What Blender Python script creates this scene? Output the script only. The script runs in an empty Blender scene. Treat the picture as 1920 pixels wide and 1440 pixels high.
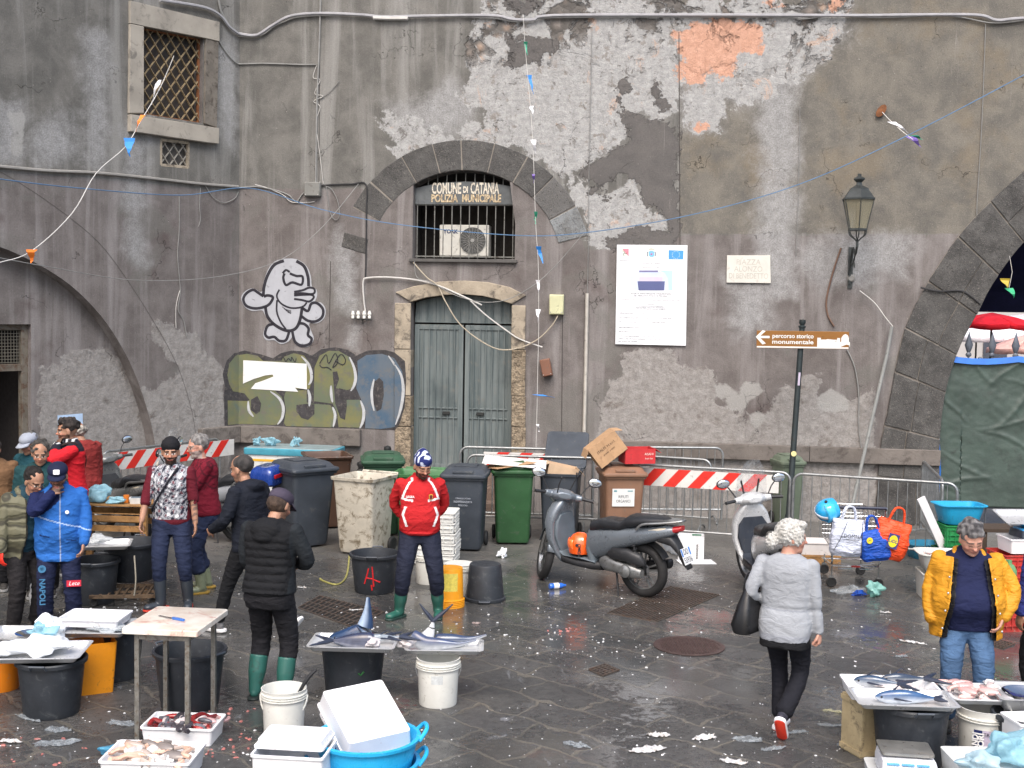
import bpy, bmesh, math, random
import numpy as np
from mathutils import Vector, Matrix, noise as mnoise
from mathutils.geometry import delaunay_2d_cdt
rad=math.radians
D=bpy.data
SC=bpy.context.scene
COL=SC.collection
random.seed(7);RNG=np.random.default_rng(7)
# ---------------------------------------------------------------- camera
F=2300.0;CAMH=3.2;PITCH=rad(3.53);ROLL=rad(0.95)
fwd=Vector((0, math.cos(PITCH), -math.sin(PITCH)))
up0=Vector((0, math.sin(PITCH), math.cos(PITCH)));r0=Vector((1, 0, 0))
rgt=r0*math.cos(ROLL)+up0*math.sin(ROLL)
upv=up0*math.cos(ROLL)-r0*math.sin(ROLL)
CAMP=Vector((0, 0, CAMH))
cd=D.cameras.new('camera');cd.sensor_width=36;cd.lens=36*F/1920;cd.clip_end=2000;cd.clip_start=.05
cam=D.objects.new('camera', cd);COL.objects.link(cam)
m=Matrix((rgt, upv, -fwd)).transposed().to_4x4();m.translation=CAMP
cam.matrix_world=m
SC.camera=cam
# ---------------------------------------------------------------- light: overcast day
w=D.worlds.new('World');SC.world=w;w.use_nodes=True
nt=w.node_tree;nt.nodes.clear()
bg=nt.nodes.new('ShaderNodeBackground');sk=nt.nodes.new('ShaderNodeTexSky');wo=nt.nodes.new('ShaderNodeOutputWorld')
sk.sky_type='NISHITA';sk.sun_disc=False;sk.sun_elevation=rad(52);sk.sun_rotation=rad(200)
sk.air_density=1.0;sk.dust_density=5.0;sk.ozone_density=1.0
bg.inputs[1].default_value=0.15
nt.links.new(sk.outputs[0], bg.inputs[0]);nt.links.new(bg.outputs[0], wo.inputs[0])
sl=D.lights.new('sun', 'SUN');sl.energy=1.5;sl.angle=rad(28);sl.color=(1, .985, .965)
so=D.objects.new('sun', sl);COL.objects.link(so)
so.rotation_euler=(rad(38), 0, rad(20));so.location=(5, -10, 20)
SC.view_settings.view_transform='Standard';SC.view_settings.look='None'
SC.view_settings.exposure=0.78;SC.view_settings.gamma=1;SC.view_settings.use_curve_mapping=False
# ---------------------------------------------------------------- geometry from the picture's rays (real places in metres)
def ray(px, py):
 return(fwd+rgt*((px-960)/F)-upv*((py-720)/F))
def G(px, py, z=0.0):
 d=ray(px, py);t=(z-CAMH)/d.z
 return CAMP+d*t
def AT(px, py, y):
 d=ray(px, py);return CAMP+d*(y/d.y)
class Plane:
 def __init__(s, org, rz):
  s.o=Vector(org);s.rz=rz
  s.u=Vector((math.cos(rz), math.sin(rz), 0));s.n=Vector((-math.sin(rz), math.cos(rz), 0))
 def uz(s, px, py, off=0.0):
  d=ray(px, py);q=s.o+s.n*off
  t=(q-CAMP).dot(s.n)/d.dot(s.n);p=CAMP+d*t-s.o
  return(p.dot(s.u), p.z)
 def P(s, u, off, z):return s.o+s.u*u+s.n*off+Vector((0, 0, z))
 def W(s, px, py, off=0.0):
  u, z=s.uz(px, py, off);return s.P(u, off, z)
CORN=CAMP+(ray(447, 940))*(19.9/ray(447, 940).y);CORN.z=0
MAIN=Plane(CORN, -math.atan(1/7.8))
LEFT=Plane(CORN, rad(53))
# ---------------------------------------------------------------- materials
def lin(c):
 def f(v):
  v/=255.0
  return v/12.92 if v<=.04045 else((v+.055)/1.055)**2.4
 return(f(c[0]), f(c[1]), f(c[2]), 1)
class NB:
 def __init__(s, name):
  s.m=D.materials.new(name);s.m.use_nodes=True;s.t=s.m.node_tree;s.b=s.t.nodes['Principled BSDF']
  s.out=s.t.nodes['Material Output']
 def n(s, typ, **kw):
  nd=s.t.nodes.new('ShaderNode'+typ)
  for k, v in kw.items():setattr(nd, k, v)
  return nd
 def L(s, a, b):s.t.links.new(a, b)
 def S(s, sock, v):
  if isinstance(v, bpy.types.NodeSocket):s.L(v, sock)
  elif v is not None:
   try:sock.default_value=v
   except Exception:sock.default_value=(v[0], v[1], v[2])
 def math(s, op, a, b=None, c=None, clamp=False):
  nd=s.n('Math', operation=op, use_clamp=clamp)
  s.S(nd.inputs[0], a)
  if b is not None:s.S(nd.inputs[1], b)
  if c is not None:s.S(nd.inputs[2], c)
  return nd.outputs[0]
 def mix(s, f, a, b, mode='MIX'):
  nd=s.n('Mix', data_type='RGBA', blend_type=mode)
  s.S(nd.inputs[0], f);s.S(nd.inputs[6], a);s.S(nd.inputs[7], b)
  return nd.outputs[2]
 def obj(s):return s.n('TexCoord').outputs['Object']
 def mapping(s, v, scale=(1, 1, 1), rot=(0, 0, 0), loc=(0, 0, 0)):
  nd=s.n('Mapping');s.L(v, nd.inputs[0]);nd.inputs[1].default_value=loc;nd.inputs[2].default_value=rot;nd.inputs[3].default_value=scale
  return nd.outputs[0]
 def noise(s, v, sc, det=4, rough=.55, dist=0):
  nd=s.n('TexNoise');s.L(v, nd.inputs['Vector']);nd.inputs['Scale'].default_value=sc
  nd.inputs['Detail'].default_value=det;nd.inputs['Roughness'].default_value=rough;nd.inputs['Distortion'].default_value=dist
  return nd.outputs[0]
 def ramp(s, v, a, b, va=0.0, vb=1.0):
  nd=s.n('MapRange', interpolation_type='SMOOTHSTEP');s.S(nd.inputs[0], v)
  nd.inputs[1].default_value=a;nd.inputs[2].default_value=b;nd.inputs[3].default_value=va;nd.inputs[4].default_value=vb
  return nd.outputs[0]
 def bump(s, h, st=.3, dist=.01, prev=None):
  nd=s.n('Bump');nd.inputs['Strength'].default_value=st;nd.inputs['Distance'].default_value=dist
  s.L(h, nd.inputs['Height'])
  if prev is not None:s.L(prev, nd.inputs['Normal'])
  s.L(nd.outputs[0], s.b.inputs['Normal']);return nd.outputs[0]
MATS={}
def mat(name, col, rough=.5, metal=0.0, var=.12, vs=6.0, grime=0.0, grimecol=(60, 52, 44), bump=.0, bs=40.0, bd=.004, spec=None, coat=0, alpha=None, trans=0, sss=0, specks=0.0, speckcol=(220, 218, 210), aniso=None):
 """general procedural material: colour variation, grime patches, fine bump"""
 if name in MATS:return MATS[name]
 b=NB(name);P=b.b;o=b.obj()
 c=lin(col)
 n1=b.noise(o, vs, 5, .6)
 dark=tuple(x*(1-var)for x in c[:3])+(1, );lite=tuple(min(1, x*(1+var))for x in c[:3])+(1, )
 colr=b.mix(b.ramp(n1, .3, .7), dark, lite)
 if grime:
  n2=b.noise(o, vs*1.7+1.3, 8, .7, .6)
  g=b.ramp(n2, .62-grime*.3, .72-grime*.1)
  colr=b.mix(b.math('MULTIPLY', g, min(1, .45+grime)), colr, lin(grimecol))
 if specks:
  n3=b.noise(o, 90, 2, .5)
  colr=b.mix(b.ramp(n3, .72-specks*.1, .76-specks*.1), colr, lin(speckcol))
 b.L(colr, P.inputs['Base Color'])
 rn=b.noise(o, vs*3, 4, .6)
 b.L(b.ramp(rn, .25, .75, max(.03, rough-.1), min(1, rough+.12)), P.inputs['Roughness'])
 P.inputs['Metallic'].default_value=metal
 if spec is not None:P.inputs['Specular IOR Level'].default_value=spec
 if coat:P.inputs['Coat Weight'].default_value=coat;P.inputs['Coat Roughness'].default_value=.08
 if trans:P.inputs['Transmission Weight'].default_value=trans
 if alpha is not None:P.inputs['Alpha'].default_value=alpha
 if sss:P.inputs['Subsurface Weight'].default_value=sss;P.inputs['Subsurface Radius'].default_value=(.02, .008, .004)
 if bump:
  b.bump(b.noise(o, bs, 5, .6), bump, bd)
 MATS[name]=b.m
 return b.m
def fabric(name, col, var=.15, folds=.35, rough=.85, fs=9.0, grime=0.0):
 if name in MATS:return MATS[name]
 b=NB(name);P=b.b;o=b.obj();c=lin(col)
 n1=b.noise(o, 5, 4, .6)
 dark=tuple(x*(1-var)for x in c[:3])+(1, );lite=tuple(min(1, x*(1+var))for x in c[:3])+(1, )
 colr=b.mix(b.ramp(n1, .3, .7), dark, lite)
 if grime:colr=b.mix(b.math('MULTIPLY', b.ramp(b.noise(o, 11, 6, .7), .55, .7), grime), colr, lin((70, 64, 58)))
 b.L(colr, P.inputs['Base Color']);P.inputs['Roughness'].default_value=rough
 P.inputs['Specular IOR Level'].default_value=.25
 mp=b.mapping(o, (1, 1, 2.2))
 h=b.noise(mp, fs, 3, .5, .8)
 n0=b.bump(h, folds, .05)
 b.bump(b.noise(o, 160, 2, .5), .15, .003, n0)
 MATS[name]=b.m
 return b.m
def plastic_film(name, col, al=.55, rough=.25):
 if name in MATS:return MATS[name]
 b=NB(name);P=b.b
 P.inputs['Base Color'].default_value=lin(col);P.inputs['Roughness'].default_value=rough
 o=b.obj();b.bump(b.noise(o, 30, 5, .65, 1.5), .7, .01)
 tl=b.n('BsdfTranslucent');tl.inputs[0].default_value=lin(col)
 tr=b.n('BsdfTransparent')
 m1=b.n('MixShader');m1.inputs[0].default_value=.35;b.L(P.outputs[0], m1.inputs[1]);b.L(tl.outputs[0], m1.inputs[2])
 m2=b.n('MixShader');b.S(m2.inputs[0], b.ramp(b.noise(o, 12, 4, .6), .3, .7, max(0, al-.15), min(1, al+.2)));b.L(tr.outputs[0], m2.inputs[1]);b.L(m1.outputs[0], m2.inputs[2])
 b.L(m2.outputs[0], b.out.inputs[0])
 MATS[name]=b.m;return b.m
def vcol(name, rough=.6, attr='col', bump=.0, bs=60, sss=0, metal=0, spec=.4, coat=0):
 """colour taken from the mesh attribute that carries the thing's own colours, plus fine variation"""
 if name in MATS:return MATS[name]
 b=NB(name);P=b.b;o=b.obj()
 a=b.n('Attribute');a.attribute_name=attr
 n1=b.ramp(b.noise(o, 7, 4, .6), .3, .7, .93, 1.06)
 mx=b.n('Vectorial' if False else 'VectorMath', operation='SCALE');b.L(a.outputs['Color'], mx.inputs[0]);b.L(n1, mx.inputs['Scale'])
 b.L(mx.outputs[0], P.inputs['Base Color']);P.inputs['Roughness'].default_value=rough
 P.inputs['Specular IOR Level'].default_value=spec;P.inputs['Metallic'].default_value=metal
 if coat:P.inputs['Coat Weight'].default_value=coat
 if sss:P.inputs['Subsurface Weight'].default_value=sss;P.inputs['Subsurface Radius'].default_value=(.012, .005, .003)
 if bump:b.bump(b.noise(o, bs, 4, .6), bump, .004)
 MATS[name]=b.m;return b.m
 # ---------------------------------------------------------------- objects
def empty(name, label, cat, loc=(0, 0, 0), rz=0.0, group=None, kind=None, rot=None):
 o=D.objects.new(name, None);COL.objects.link(o);o.empty_display_size=.1
 o.location=loc;o.rotation_euler=rot if rot else(0, 0, rz)
 o['label']=label;o['category']=cat
 if group:o['group']=group
 if kind:o['kind']=kind
 return o
def tag(o, label, cat, group=None, kind=None):
 o['label']=label;o['category']=cat
 if group:o['group']=group
 if kind:o['kind']=kind
 return o
class MB:
 """collects faces, then becomes ONE mesh object"""
 def __init__(s):s.v=[];s.f=[];s.mi=[];s.M=Matrix.Identity(4);s.cur=0
 def add(s, vs, fs):
  n=len(s.v);M=s.M
  s.v.extend([tuple(M@Vector(p))for p in vs]);s.f.extend([tuple(i+n for i in f)for f in fs]);s.mi.extend([s.cur]*len(fs));return s
 def box(s, c, sz, rz=0, R=None):
  x, y, z=(a/2 for a in sz);R=R or Matrix.Rotation(rz, 3, 'Z')
  vs=[Vector(c)+R@Vector(p)for p in[(-x, -y, -z), (x, -y, -z), (x, y, -z), (-x, y, -z), (-x, -y, z), (x, -y, z), (x, y, z), (-x, y, z)]]
  return s.add(vs, [(0, 3, 2, 1), (4, 5, 6, 7), (0, 1, 5, 4), (1, 2, 6, 5), (2, 3, 7, 6), (3, 0, 4, 7)])
 def bar(s, a, b, w, h=None):
  a=Vector(a);b=Vector(b);d=b-a;h=h or w
  q=d.to_track_quat('Z', 'Y').to_matrix();return s.box((a+b)/2, (w, h, d.length), R=q)
 def tube(s, pts, r, n=10, caps=True, closed=False):
  pts=[Vector(p)for p in pts];k=len(pts);rs=r if isinstance(r, (list, tuple))else[r]*k
  vs=[];fs=[];up=None
  for i, p in enumerate(pts):
   if closed:t=pts[(i+1)%k]-pts[i-1]
   else:t=(pts[min(i+1, k-1)]-pts[max(i-1, 0)])
   t=t.normalized()if t.length>1e-9 else Vector((0, 0, 1))
   if up is None:
    up=Vector((0, 0, 1))if abs(t.z)<.9 else Vector((1, 0, 0))
   x=up-t*up.dot(t)
   if x.length<1e-6:x=t.orthogonal()
   x.normalize();y=t.cross(x);up=x
   for j in range(n):
    a=2*math.pi*j/n;vs.append(p+(x*math.cos(a)+y*math.sin(a))*rs[i])
  m=k if closed else k-1
  for i in range(m):
   for j in range(n):
    a=i*n+j;b=i*n+(j+1)%n;c=((i+1)%k)*n+(j+1)%n;d=((i+1)%k)*n+j
    fs.append((a, b, c, d))
  if caps and not closed:
   fs.append(tuple(reversed(range(n))));fs.append(tuple((k-1)*n+j for j in range(n)))
  return s.add(vs, fs)
 def cyl(s, a, b, r, r2=None, n=20):return s.tube([a, b], [r, r if r2 is None else r2], n)
 def lathe(s, prof, n=28, c=(0, 0, 0), a0=0, a1=2*math.pi, sx=1, sy=1):
  full=abs(a1-a0-2*math.pi)<1e-6;k=n if full else n+1;c=Vector(c);vs=[];fs=[]
  for r, z in prof:
   for j in range(k):
    a=a0+(a1-a0)*j/n;vs.append(c+Vector((r*math.cos(a)*sx, r*math.sin(a)*sy, z)))
  for i in range(len(prof)-1):
   for j in range(n):
    j2=(j+1)%k if full else j+1
    fs.append((i*k+j, i*k+j2, (i+1)*k+j2, (i+1)*k+j))
  if full:
   if prof[0][0]>1e-6:fs.append(tuple(reversed(range(k))))
   if prof[-1][0]>1e-6:fs.append(tuple((len(prof)-1)*k+j for j in range(k)))
  return s.add(vs, fs)
 def rloft(s, rings, nr=4, cap0=True, cap1=True):
  """loft of rounded rectangles: (w, d, radius, z[, cx, cy])"""
  vs=[];fs=[];k=4*(nr+1)
  for rg in rings:
   w, d, r, z=rg[:4];cx, cy=(rg[4], rg[5])if len(rg)>4 else(0, 0)
   r=min(r, w/2-1e-4, d/2-1e-4)
   for q, (sx, sy)in enumerate([(1, 1), (-1, 1), (-1, -1), (1, -1)]):
    for j in range(nr+1):
     a=math.pi/2*(q+j/nr)
     vs.append((cx+sx*(w/2-r)+r*math.cos(a), cy+sy*(d/2-r)+r*math.sin(a), z))
  for i in range(len(rings)-1):
   for j in range(k):fs.append((i*k+j, i*k+(j+1)%k, (i+1)*k+(j+1)%k, (i+1)*k+j))
  if cap0:fs.append(tuple(reversed(range(k))))
  if cap1:fs.append(tuple((len(rings)-1)*k+j for j in range(k)))
  return s.add(vs, fs)
 def prism(s, pts, d, ax=1, off=0.0):
  """2D polygon (a,b) placed in the x-z plane, from y=off to y=off+d"""
  n=len(pts);vs=[(p[0], off, p[1])for p in pts]+[(p[0], off+d, p[1])for p in pts]
  tri=tri2(pts)
  fs=[t for t in tri]+[tuple(i+n for i in reversed(t))for t in tri]+[(i, i+n, (i+1)%n+n, (i+1)%n)for i in range(n)]
  return s.add(vs, fs)
 def ell(s, c, r, n=14, m=9, R=None):
  c=Vector(c);R=R or Matrix.Identity(3);vs=[];fs=[]
  for i in range(m+1):
   t=math.pi*i/m
   for j in range(n):
    a=2*math.pi*j/n;vs.append(c+R@Vector((r[0]*math.sin(t)*math.cos(a), r[1]*math.sin(t)*math.sin(a), r[2]*math.cos(t))))
  for i in range(m):
   for j in range(n):fs.append((i*n+j, (i+1)*n+j, (i+1)*n+(j+1)%n, i*n+(j+1)%n))
  return s.add(vs, fs)
 def ribbon(s, pts, w, y=0.0, th=.002, taper=False):
  """flat painted stroke in the x-z plane"""
  P=[Vector((p[0], p[1]))for p in pts];k=len(P);Lp=[];Rp=[]
  for i, p in enumerate(P):
   t=P[min(i+1, k-1)]-P[max(i-1, 0)]
   if t.length<1e-9:t=Vector((1, 0))
   t.normalize();nn=Vector((-t.y, t.x))
   ww=(w[i]if isinstance(w, (list, tuple))else w)/2
   if taper:ww*=max(.15, math.sin(math.pi*(i+.5)/k))**.6
   Lp.append(p+nn*ww);Rp.append(p-nn*ww)
  vs=[(a.x, y, a.y)for a in Lp]+[(a.x, y, a.y)for a in Rp]
  return s.add(vs, [(i, i+1, k+i+1, k+i)for i in range(k-1)])
 def build(s, name, mats, parent=None, smooth=True, bevel=0, loc=None, rz=0, ang=40, seg=2, solid=0, sub=0, rot=None):
  me=D.meshes.new(name);me.from_pydata(s.v, [], s.f);me.validate(clean_customdata=False);me.update()
  return fin(me, name, mats, parent, smooth, bevel, loc, rz, ang, seg, solid, sub, s.mi, rot)
def fin(me, name, mats, parent=None, smooth=True, bevel=0, loc=None, rz=0, ang=40, seg=2, solid=0, sub=0, mi=None, rot=None):
 if not isinstance(mats, (list, tuple)):mats=[mats]
 for mm in mats:me.materials.append(mm)
 if mi is not None and len(mats)>1 and len(mi)==len(me.polygons):
  me.polygons.foreach_set('material_index', mi)
 if not bevel and not solid:
  bm=bmesh.new();bm.from_mesh(me);bmesh.ops.recalc_face_normals(bm, faces=bm.faces);bm.to_mesh(me);bm.free()
 else:
  bm=bmesh.new();bm.from_mesh(me);bmesh.ops.remove_doubles(bm, verts=bm.verts, dist=1e-5);bmesh.ops.recalc_face_normals(bm, faces=bm.faces);bm.to_mesh(me);bm.free()
 if smooth:
  me.shade_smooth()
  try:me.set_sharp_from_angle(angle=rad(ang))
  except Exception:pass
 o=D.objects.new(name, me);COL.objects.link(o)
 if solid:
  md=o.modifiers.new('thick', 'SOLIDIFY');md.thickness=solid;md.offset=0
 if bevel:
  md=o.modifiers.new('bevel', 'BEVEL');md.width=bevel;md.segments=seg;md.limit_method='ANGLE';md.angle_limit=rad(50)
  md.harden_normals=False
 if sub:
  md=o.modifiers.new('sub', 'SUBSURF');md.levels=sub;md.render_levels=sub
 if loc is not None:o.location=loc
 if rot:o.rotation_euler=rot
 elif rz:o.rotation_euler=(0, 0, rz)
 if parent is not None:o.parent=parent
 return o
def tri2(pts):
 from mathutils.geometry import tessellate_polygon
 return[tuple(t)for t in tessellate_polygon([[Vector((p[0], p[1], 0))for p in pts]])]
def inpoly(P, X, Y):
 """vectorised point in polygon"""
 ins=np.zeros(X.shape, bool);n=len(P)
 for i in range(n):
  x1, y1=P[i];x2, y2=P[(i+1)%n]
  if y1==y2:continue
  c=((y1>Y)!=(y2>Y))&(X<(x2-x1)*(Y-y1)/(y2-y1)+x1)
  ins^=c
 return ins
def sdf(P, X, Y):
 """signed distance, positive inside"""
 d=np.full(X.shape, 1e9);n=len(P)
 for i in range(n):
  ax, ay=P[i];bx, by=P[(i+1)%n];ex, ey=bx-ax, by-ay;L2=ex*ex+ey*ey+1e-12
  t=np.clip(((X-ax)*ex+(Y-ay)*ey)/L2, 0, 1);d=np.minimum(d, np.hypot(X-ax-t*ex, Y-ay-t*ey))
 return np.where(inpoly(P, X, Y), d, -d)
def smooth_path(pts, n=6):
 """Catmull-Rom through points of any dimension"""
 P=[Vector(p)for p in pts];out=[]
 for i in range(len(P)-1):
  p0=P[max(i-1, 0)];p1=P[i];p2=P[i+1];p3=P[min(i+2, len(P)-1)]
  for j in range(n):
   t=j/n;out.append(.5*((2*p1)+(p2-p0)*t+(2*p0-5*p1+4*p2-p3)*t*t+(3*p1-p0-3*p2+p3)*t**3))
 out.append(P[-1]);return out
FONT=None
def text_mesh(txt, size, ext=0.0, align='CENTER', width=None, off=0.0, shear=0):
 cu=D.curves.new('lettering', 'FONT');cu.body=txt;cu.size=size;cu.extrude=ext;cu.align_x=align;cu.align_y='CENTER';cu.offset=off;cu.shear=shear
 cu.resolution_u=3
 to=D.objects.new('lettering', cu);COL.objects.link(to)
 dg=bpy.context.evaluated_depsgraph_get();me=D.meshes.new_from_object(to.evaluated_get(dg))
 D.objects.remove(to);D.curves.remove(cu)
 if width:
  xs=[v.co.x for v in me.vertices]
  if xs:
   s=width/max(1e-6, max(xs)-min(xs))
   for v in me.vertices:v.co.x*=s
 return me
def text(txt, size, m, parent, loc=(0, 0, 0), rot=(rad(90), 0, 0), ext=.0008, align='CENTER', width=None, name='lettering', off=0.0, shear=0):
 me=text_mesh(txt, size, ext, align, width, off, shear);me.materials.clear();me.materials.append(m)
 o=D.objects.new(name, me);COL.objects.link(o);o.parent=parent;o.location=loc;o.rotation_euler=rot
 return o
def eval_mesh(o):
 dg=bpy.context.evaluated_depsgraph_get();me=D.meshes.new_from_object(o.evaluated_get(dg));return me
def remesh(mb, voxel=.01, smooth_it=3, fac=.5):
 """fuse overlapping closed pieces into one continuous skin"""
 me=D.meshes.new('tmp');me.from_pydata(mb.v, [], mb.f);me.update()
 bm=bmesh.new();bm.from_mesh(me);bmesh.ops.recalc_face_normals(bm, faces=bm.faces);bm.to_mesh(me);bm.free()
 o=D.objects.new('tmp', me);COL.objects.link(o)
 md=o.modifiers.new('r', 'REMESH');md.mode='VOXEL';md.voxel_size=voxel;md.use_smooth_shade=True
 if smooth_it:
  ms=o.modifiers.new('s', 'SMOOTH');ms.factor=fac;ms.iterations=smooth_it
 r=eval_mesh(o);D.objects.remove(o);D.meshes.remove(me)
 r.shade_smooth()
 return r
def vco(me):
 a=np.empty(len(me.vertices)*3, np.float32);me.vertices.foreach_get('co', a);return a.reshape(-1, 3)
def vset(me, a):me.vertices.foreach_set('co', a.astype(np.float32).ravel());me.update()
def set_col(me, cols, name='col'):
 at=me.color_attributes.new(name, 'FLOAT_COLOR', 'POINT')
 c=np.ones((len(me.vertices), 4), np.float32);c[:, :3]=cols;at.data.foreach_set('color', c.ravel())
def vnorm(me):
 a=np.empty(len(me.vertices)*3, np.float32);me.vertices.foreach_get('normal', a);return a.reshape(-1, 3)
def wave_noise(P, seed=0, k=8, f0=1.0, f1=2.0):
 """cheap smooth random field from summed sines"""
 r=np.random.default_rng(seed);v=np.zeros(len(P))
 for i in range(k):
  d=r.normal(size=3);d/=np.linalg.norm(d);f=r.uniform(f0, f1);v+=np.sin((P@d)*f*6.283+r.uniform(0, 6.28))
 return v/math.sqrt(k)
 # ================================================================ ground of wet lava paving
def ground_mat():
 b=NB('wet_lava_paving');P=b.b;o=b.obj()
 nz=b.n('TexNoise');b.L(o, nz.inputs['Vector']);nz.inputs['Scale'].default_value=2.2;nz.inputs['Detail'].default_value=4
 wv=b.n('VectorMath', operation='MULTIPLY_ADD');b.L(nz.outputs['Color'], wv.inputs[0]);wv.inputs[1].default_value=(.34, .34, 0);b.L(o, wv.inputs[2])
 mp=b.mapping(wv.outputs[0], (1, 1, 1), (0, 0, rad(41)), (.3, .1, 0))
 br=b.n('TexBrick');b.L(mp, br.inputs['Vector']);br.inputs['Scale'].default_value=1.0;br.inputs['Brick Width'].default_value=.62;br.inputs['Row Height'].default_value=.42
 br.inputs['Mortar Size'].default_value=.024;br.inputs['Mortar Smooth'].default_value=.6;br.inputs['Color1'].default_value=(0, 0, 0, 1);br.inputs['Color2'].default_value=(1, 1, 1, 1);br.offset=.5
 mort=b.ramp(b.math('ADD', br.outputs['Fac'], b.math('MULTIPLY', b.math('SUBTRACT', b.noise(o, 10, 6, .75), .5), 1.5)), .35, .95)
 nA=b.noise(o, 1.6, 8, .65);nB=b.noise(o, 14, 7, .7);nF=b.noise(o, 80, 4, .7)
 wet=b.noise(o, .55, 5, .6, .4)
 gw=b.n('SeparateXYZ');b.L(o, gw.inputs[0])
 col=b.mix(br.outputs['Color'], lin((61, 62, 62)), lin((76, 76, 76)))
 col=b.mix(b.ramp(nA, .4, .7, 0, .6), col, lin((92, 91, 89)))
 col=b.mix(b.ramp(nB, .45, .65, 0, .5), col, lin((49, 49, 49)))
 col=b.mix(b.math('MULTIPLY', mort, b.ramp(nA, .3, .65, .25, .8)), col, lin((104, 100, 92)))
 col=b.mix(b.ramp(nF, .62, .7, 0, .55), col, lin((128, 124, 118)))
 dry=b.ramp(b.math('ADD', gw.outputs['Y'], b.math('MULTIPLY', nA, 3.0)), 15.5, 18.5)
 col=b.mix(b.math('MULTIPLY', dry, .6), col, lin((112, 110, 106)))
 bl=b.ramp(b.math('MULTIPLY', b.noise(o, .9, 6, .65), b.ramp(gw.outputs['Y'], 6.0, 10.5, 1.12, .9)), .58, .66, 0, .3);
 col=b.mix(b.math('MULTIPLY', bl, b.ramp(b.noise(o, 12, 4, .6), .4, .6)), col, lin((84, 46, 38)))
 b.L(col, P.inputs['Base Color'])
 wm=b.ramp(b.math('ADD', wet, b.math('MULTIPLY', b.math('SUBTRACT', nB, .5), .5)), .40, .52)
 wm=b.math('MULTIPLY', wm, b.math('SUBTRACT', 1.0, b.math('MULTIPLY', dry, .9)))
 film=b.math('MULTIPLY', b.ramp(b.noise(b.mapping(o, (1.6, .7, 1)), 1.1, 8, .68, 1.2), .60, .66), b.ramp(gw.outputs['Y'], 13.0, 9.0));col=b.mix(b.math('MULTIPLY', film, .5), col, lin((150, 154, 160)));b.L(col, P.inputs['Base Color'])  # pale reflective sheen of the nearer wet paving, painted into the base colour
 ro=b.math('SUBTRACT', b.ramp(nB, .3, .7, .38, .52), b.math('MULTIPLY', wm, .37));b.L(ro, P.inputs['Roughness'])
 b.L(b.math('MULTIPLY_ADD', wm, .45, .45), P.inputs['Specular IOR Level'])
 h=b.math('SUBTRACT', b.math('ADD', b.math('MULTIPLY', nB, .008), b.math('MULTIPLY', nF, .004)), b.math('MULTIPLY', mort, .008))
 h=b.math('ADD', h, b.math('MULTIPLY', b.noise(o, 4, 4, .6), .01))
 h=b.math('MULTIPLY', h, b.math('SUBTRACT', 1.1, b.math('MULTIPLY', wm, .95)))
 bn=b.n('Bump');bn.inputs['Strength'].default_value=.9;bn.inputs['Distance'].default_value=1;b.L(h, bn.inputs['Height']);b.L(bn.outputs[0], P.inputs['Normal'])
 return b.m
GM=ground_mat()
mb=MB();mb.add([(-300, -200, 0), (300, -200, 0), (300, 600, 0), (-300, 600, 0)], [(0, 1, 2, 3)])
g=mb.build('ground', GM, smooth=False);g['kind']='structure';g['label']='wet dark lava stone paving of the market square'
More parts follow.
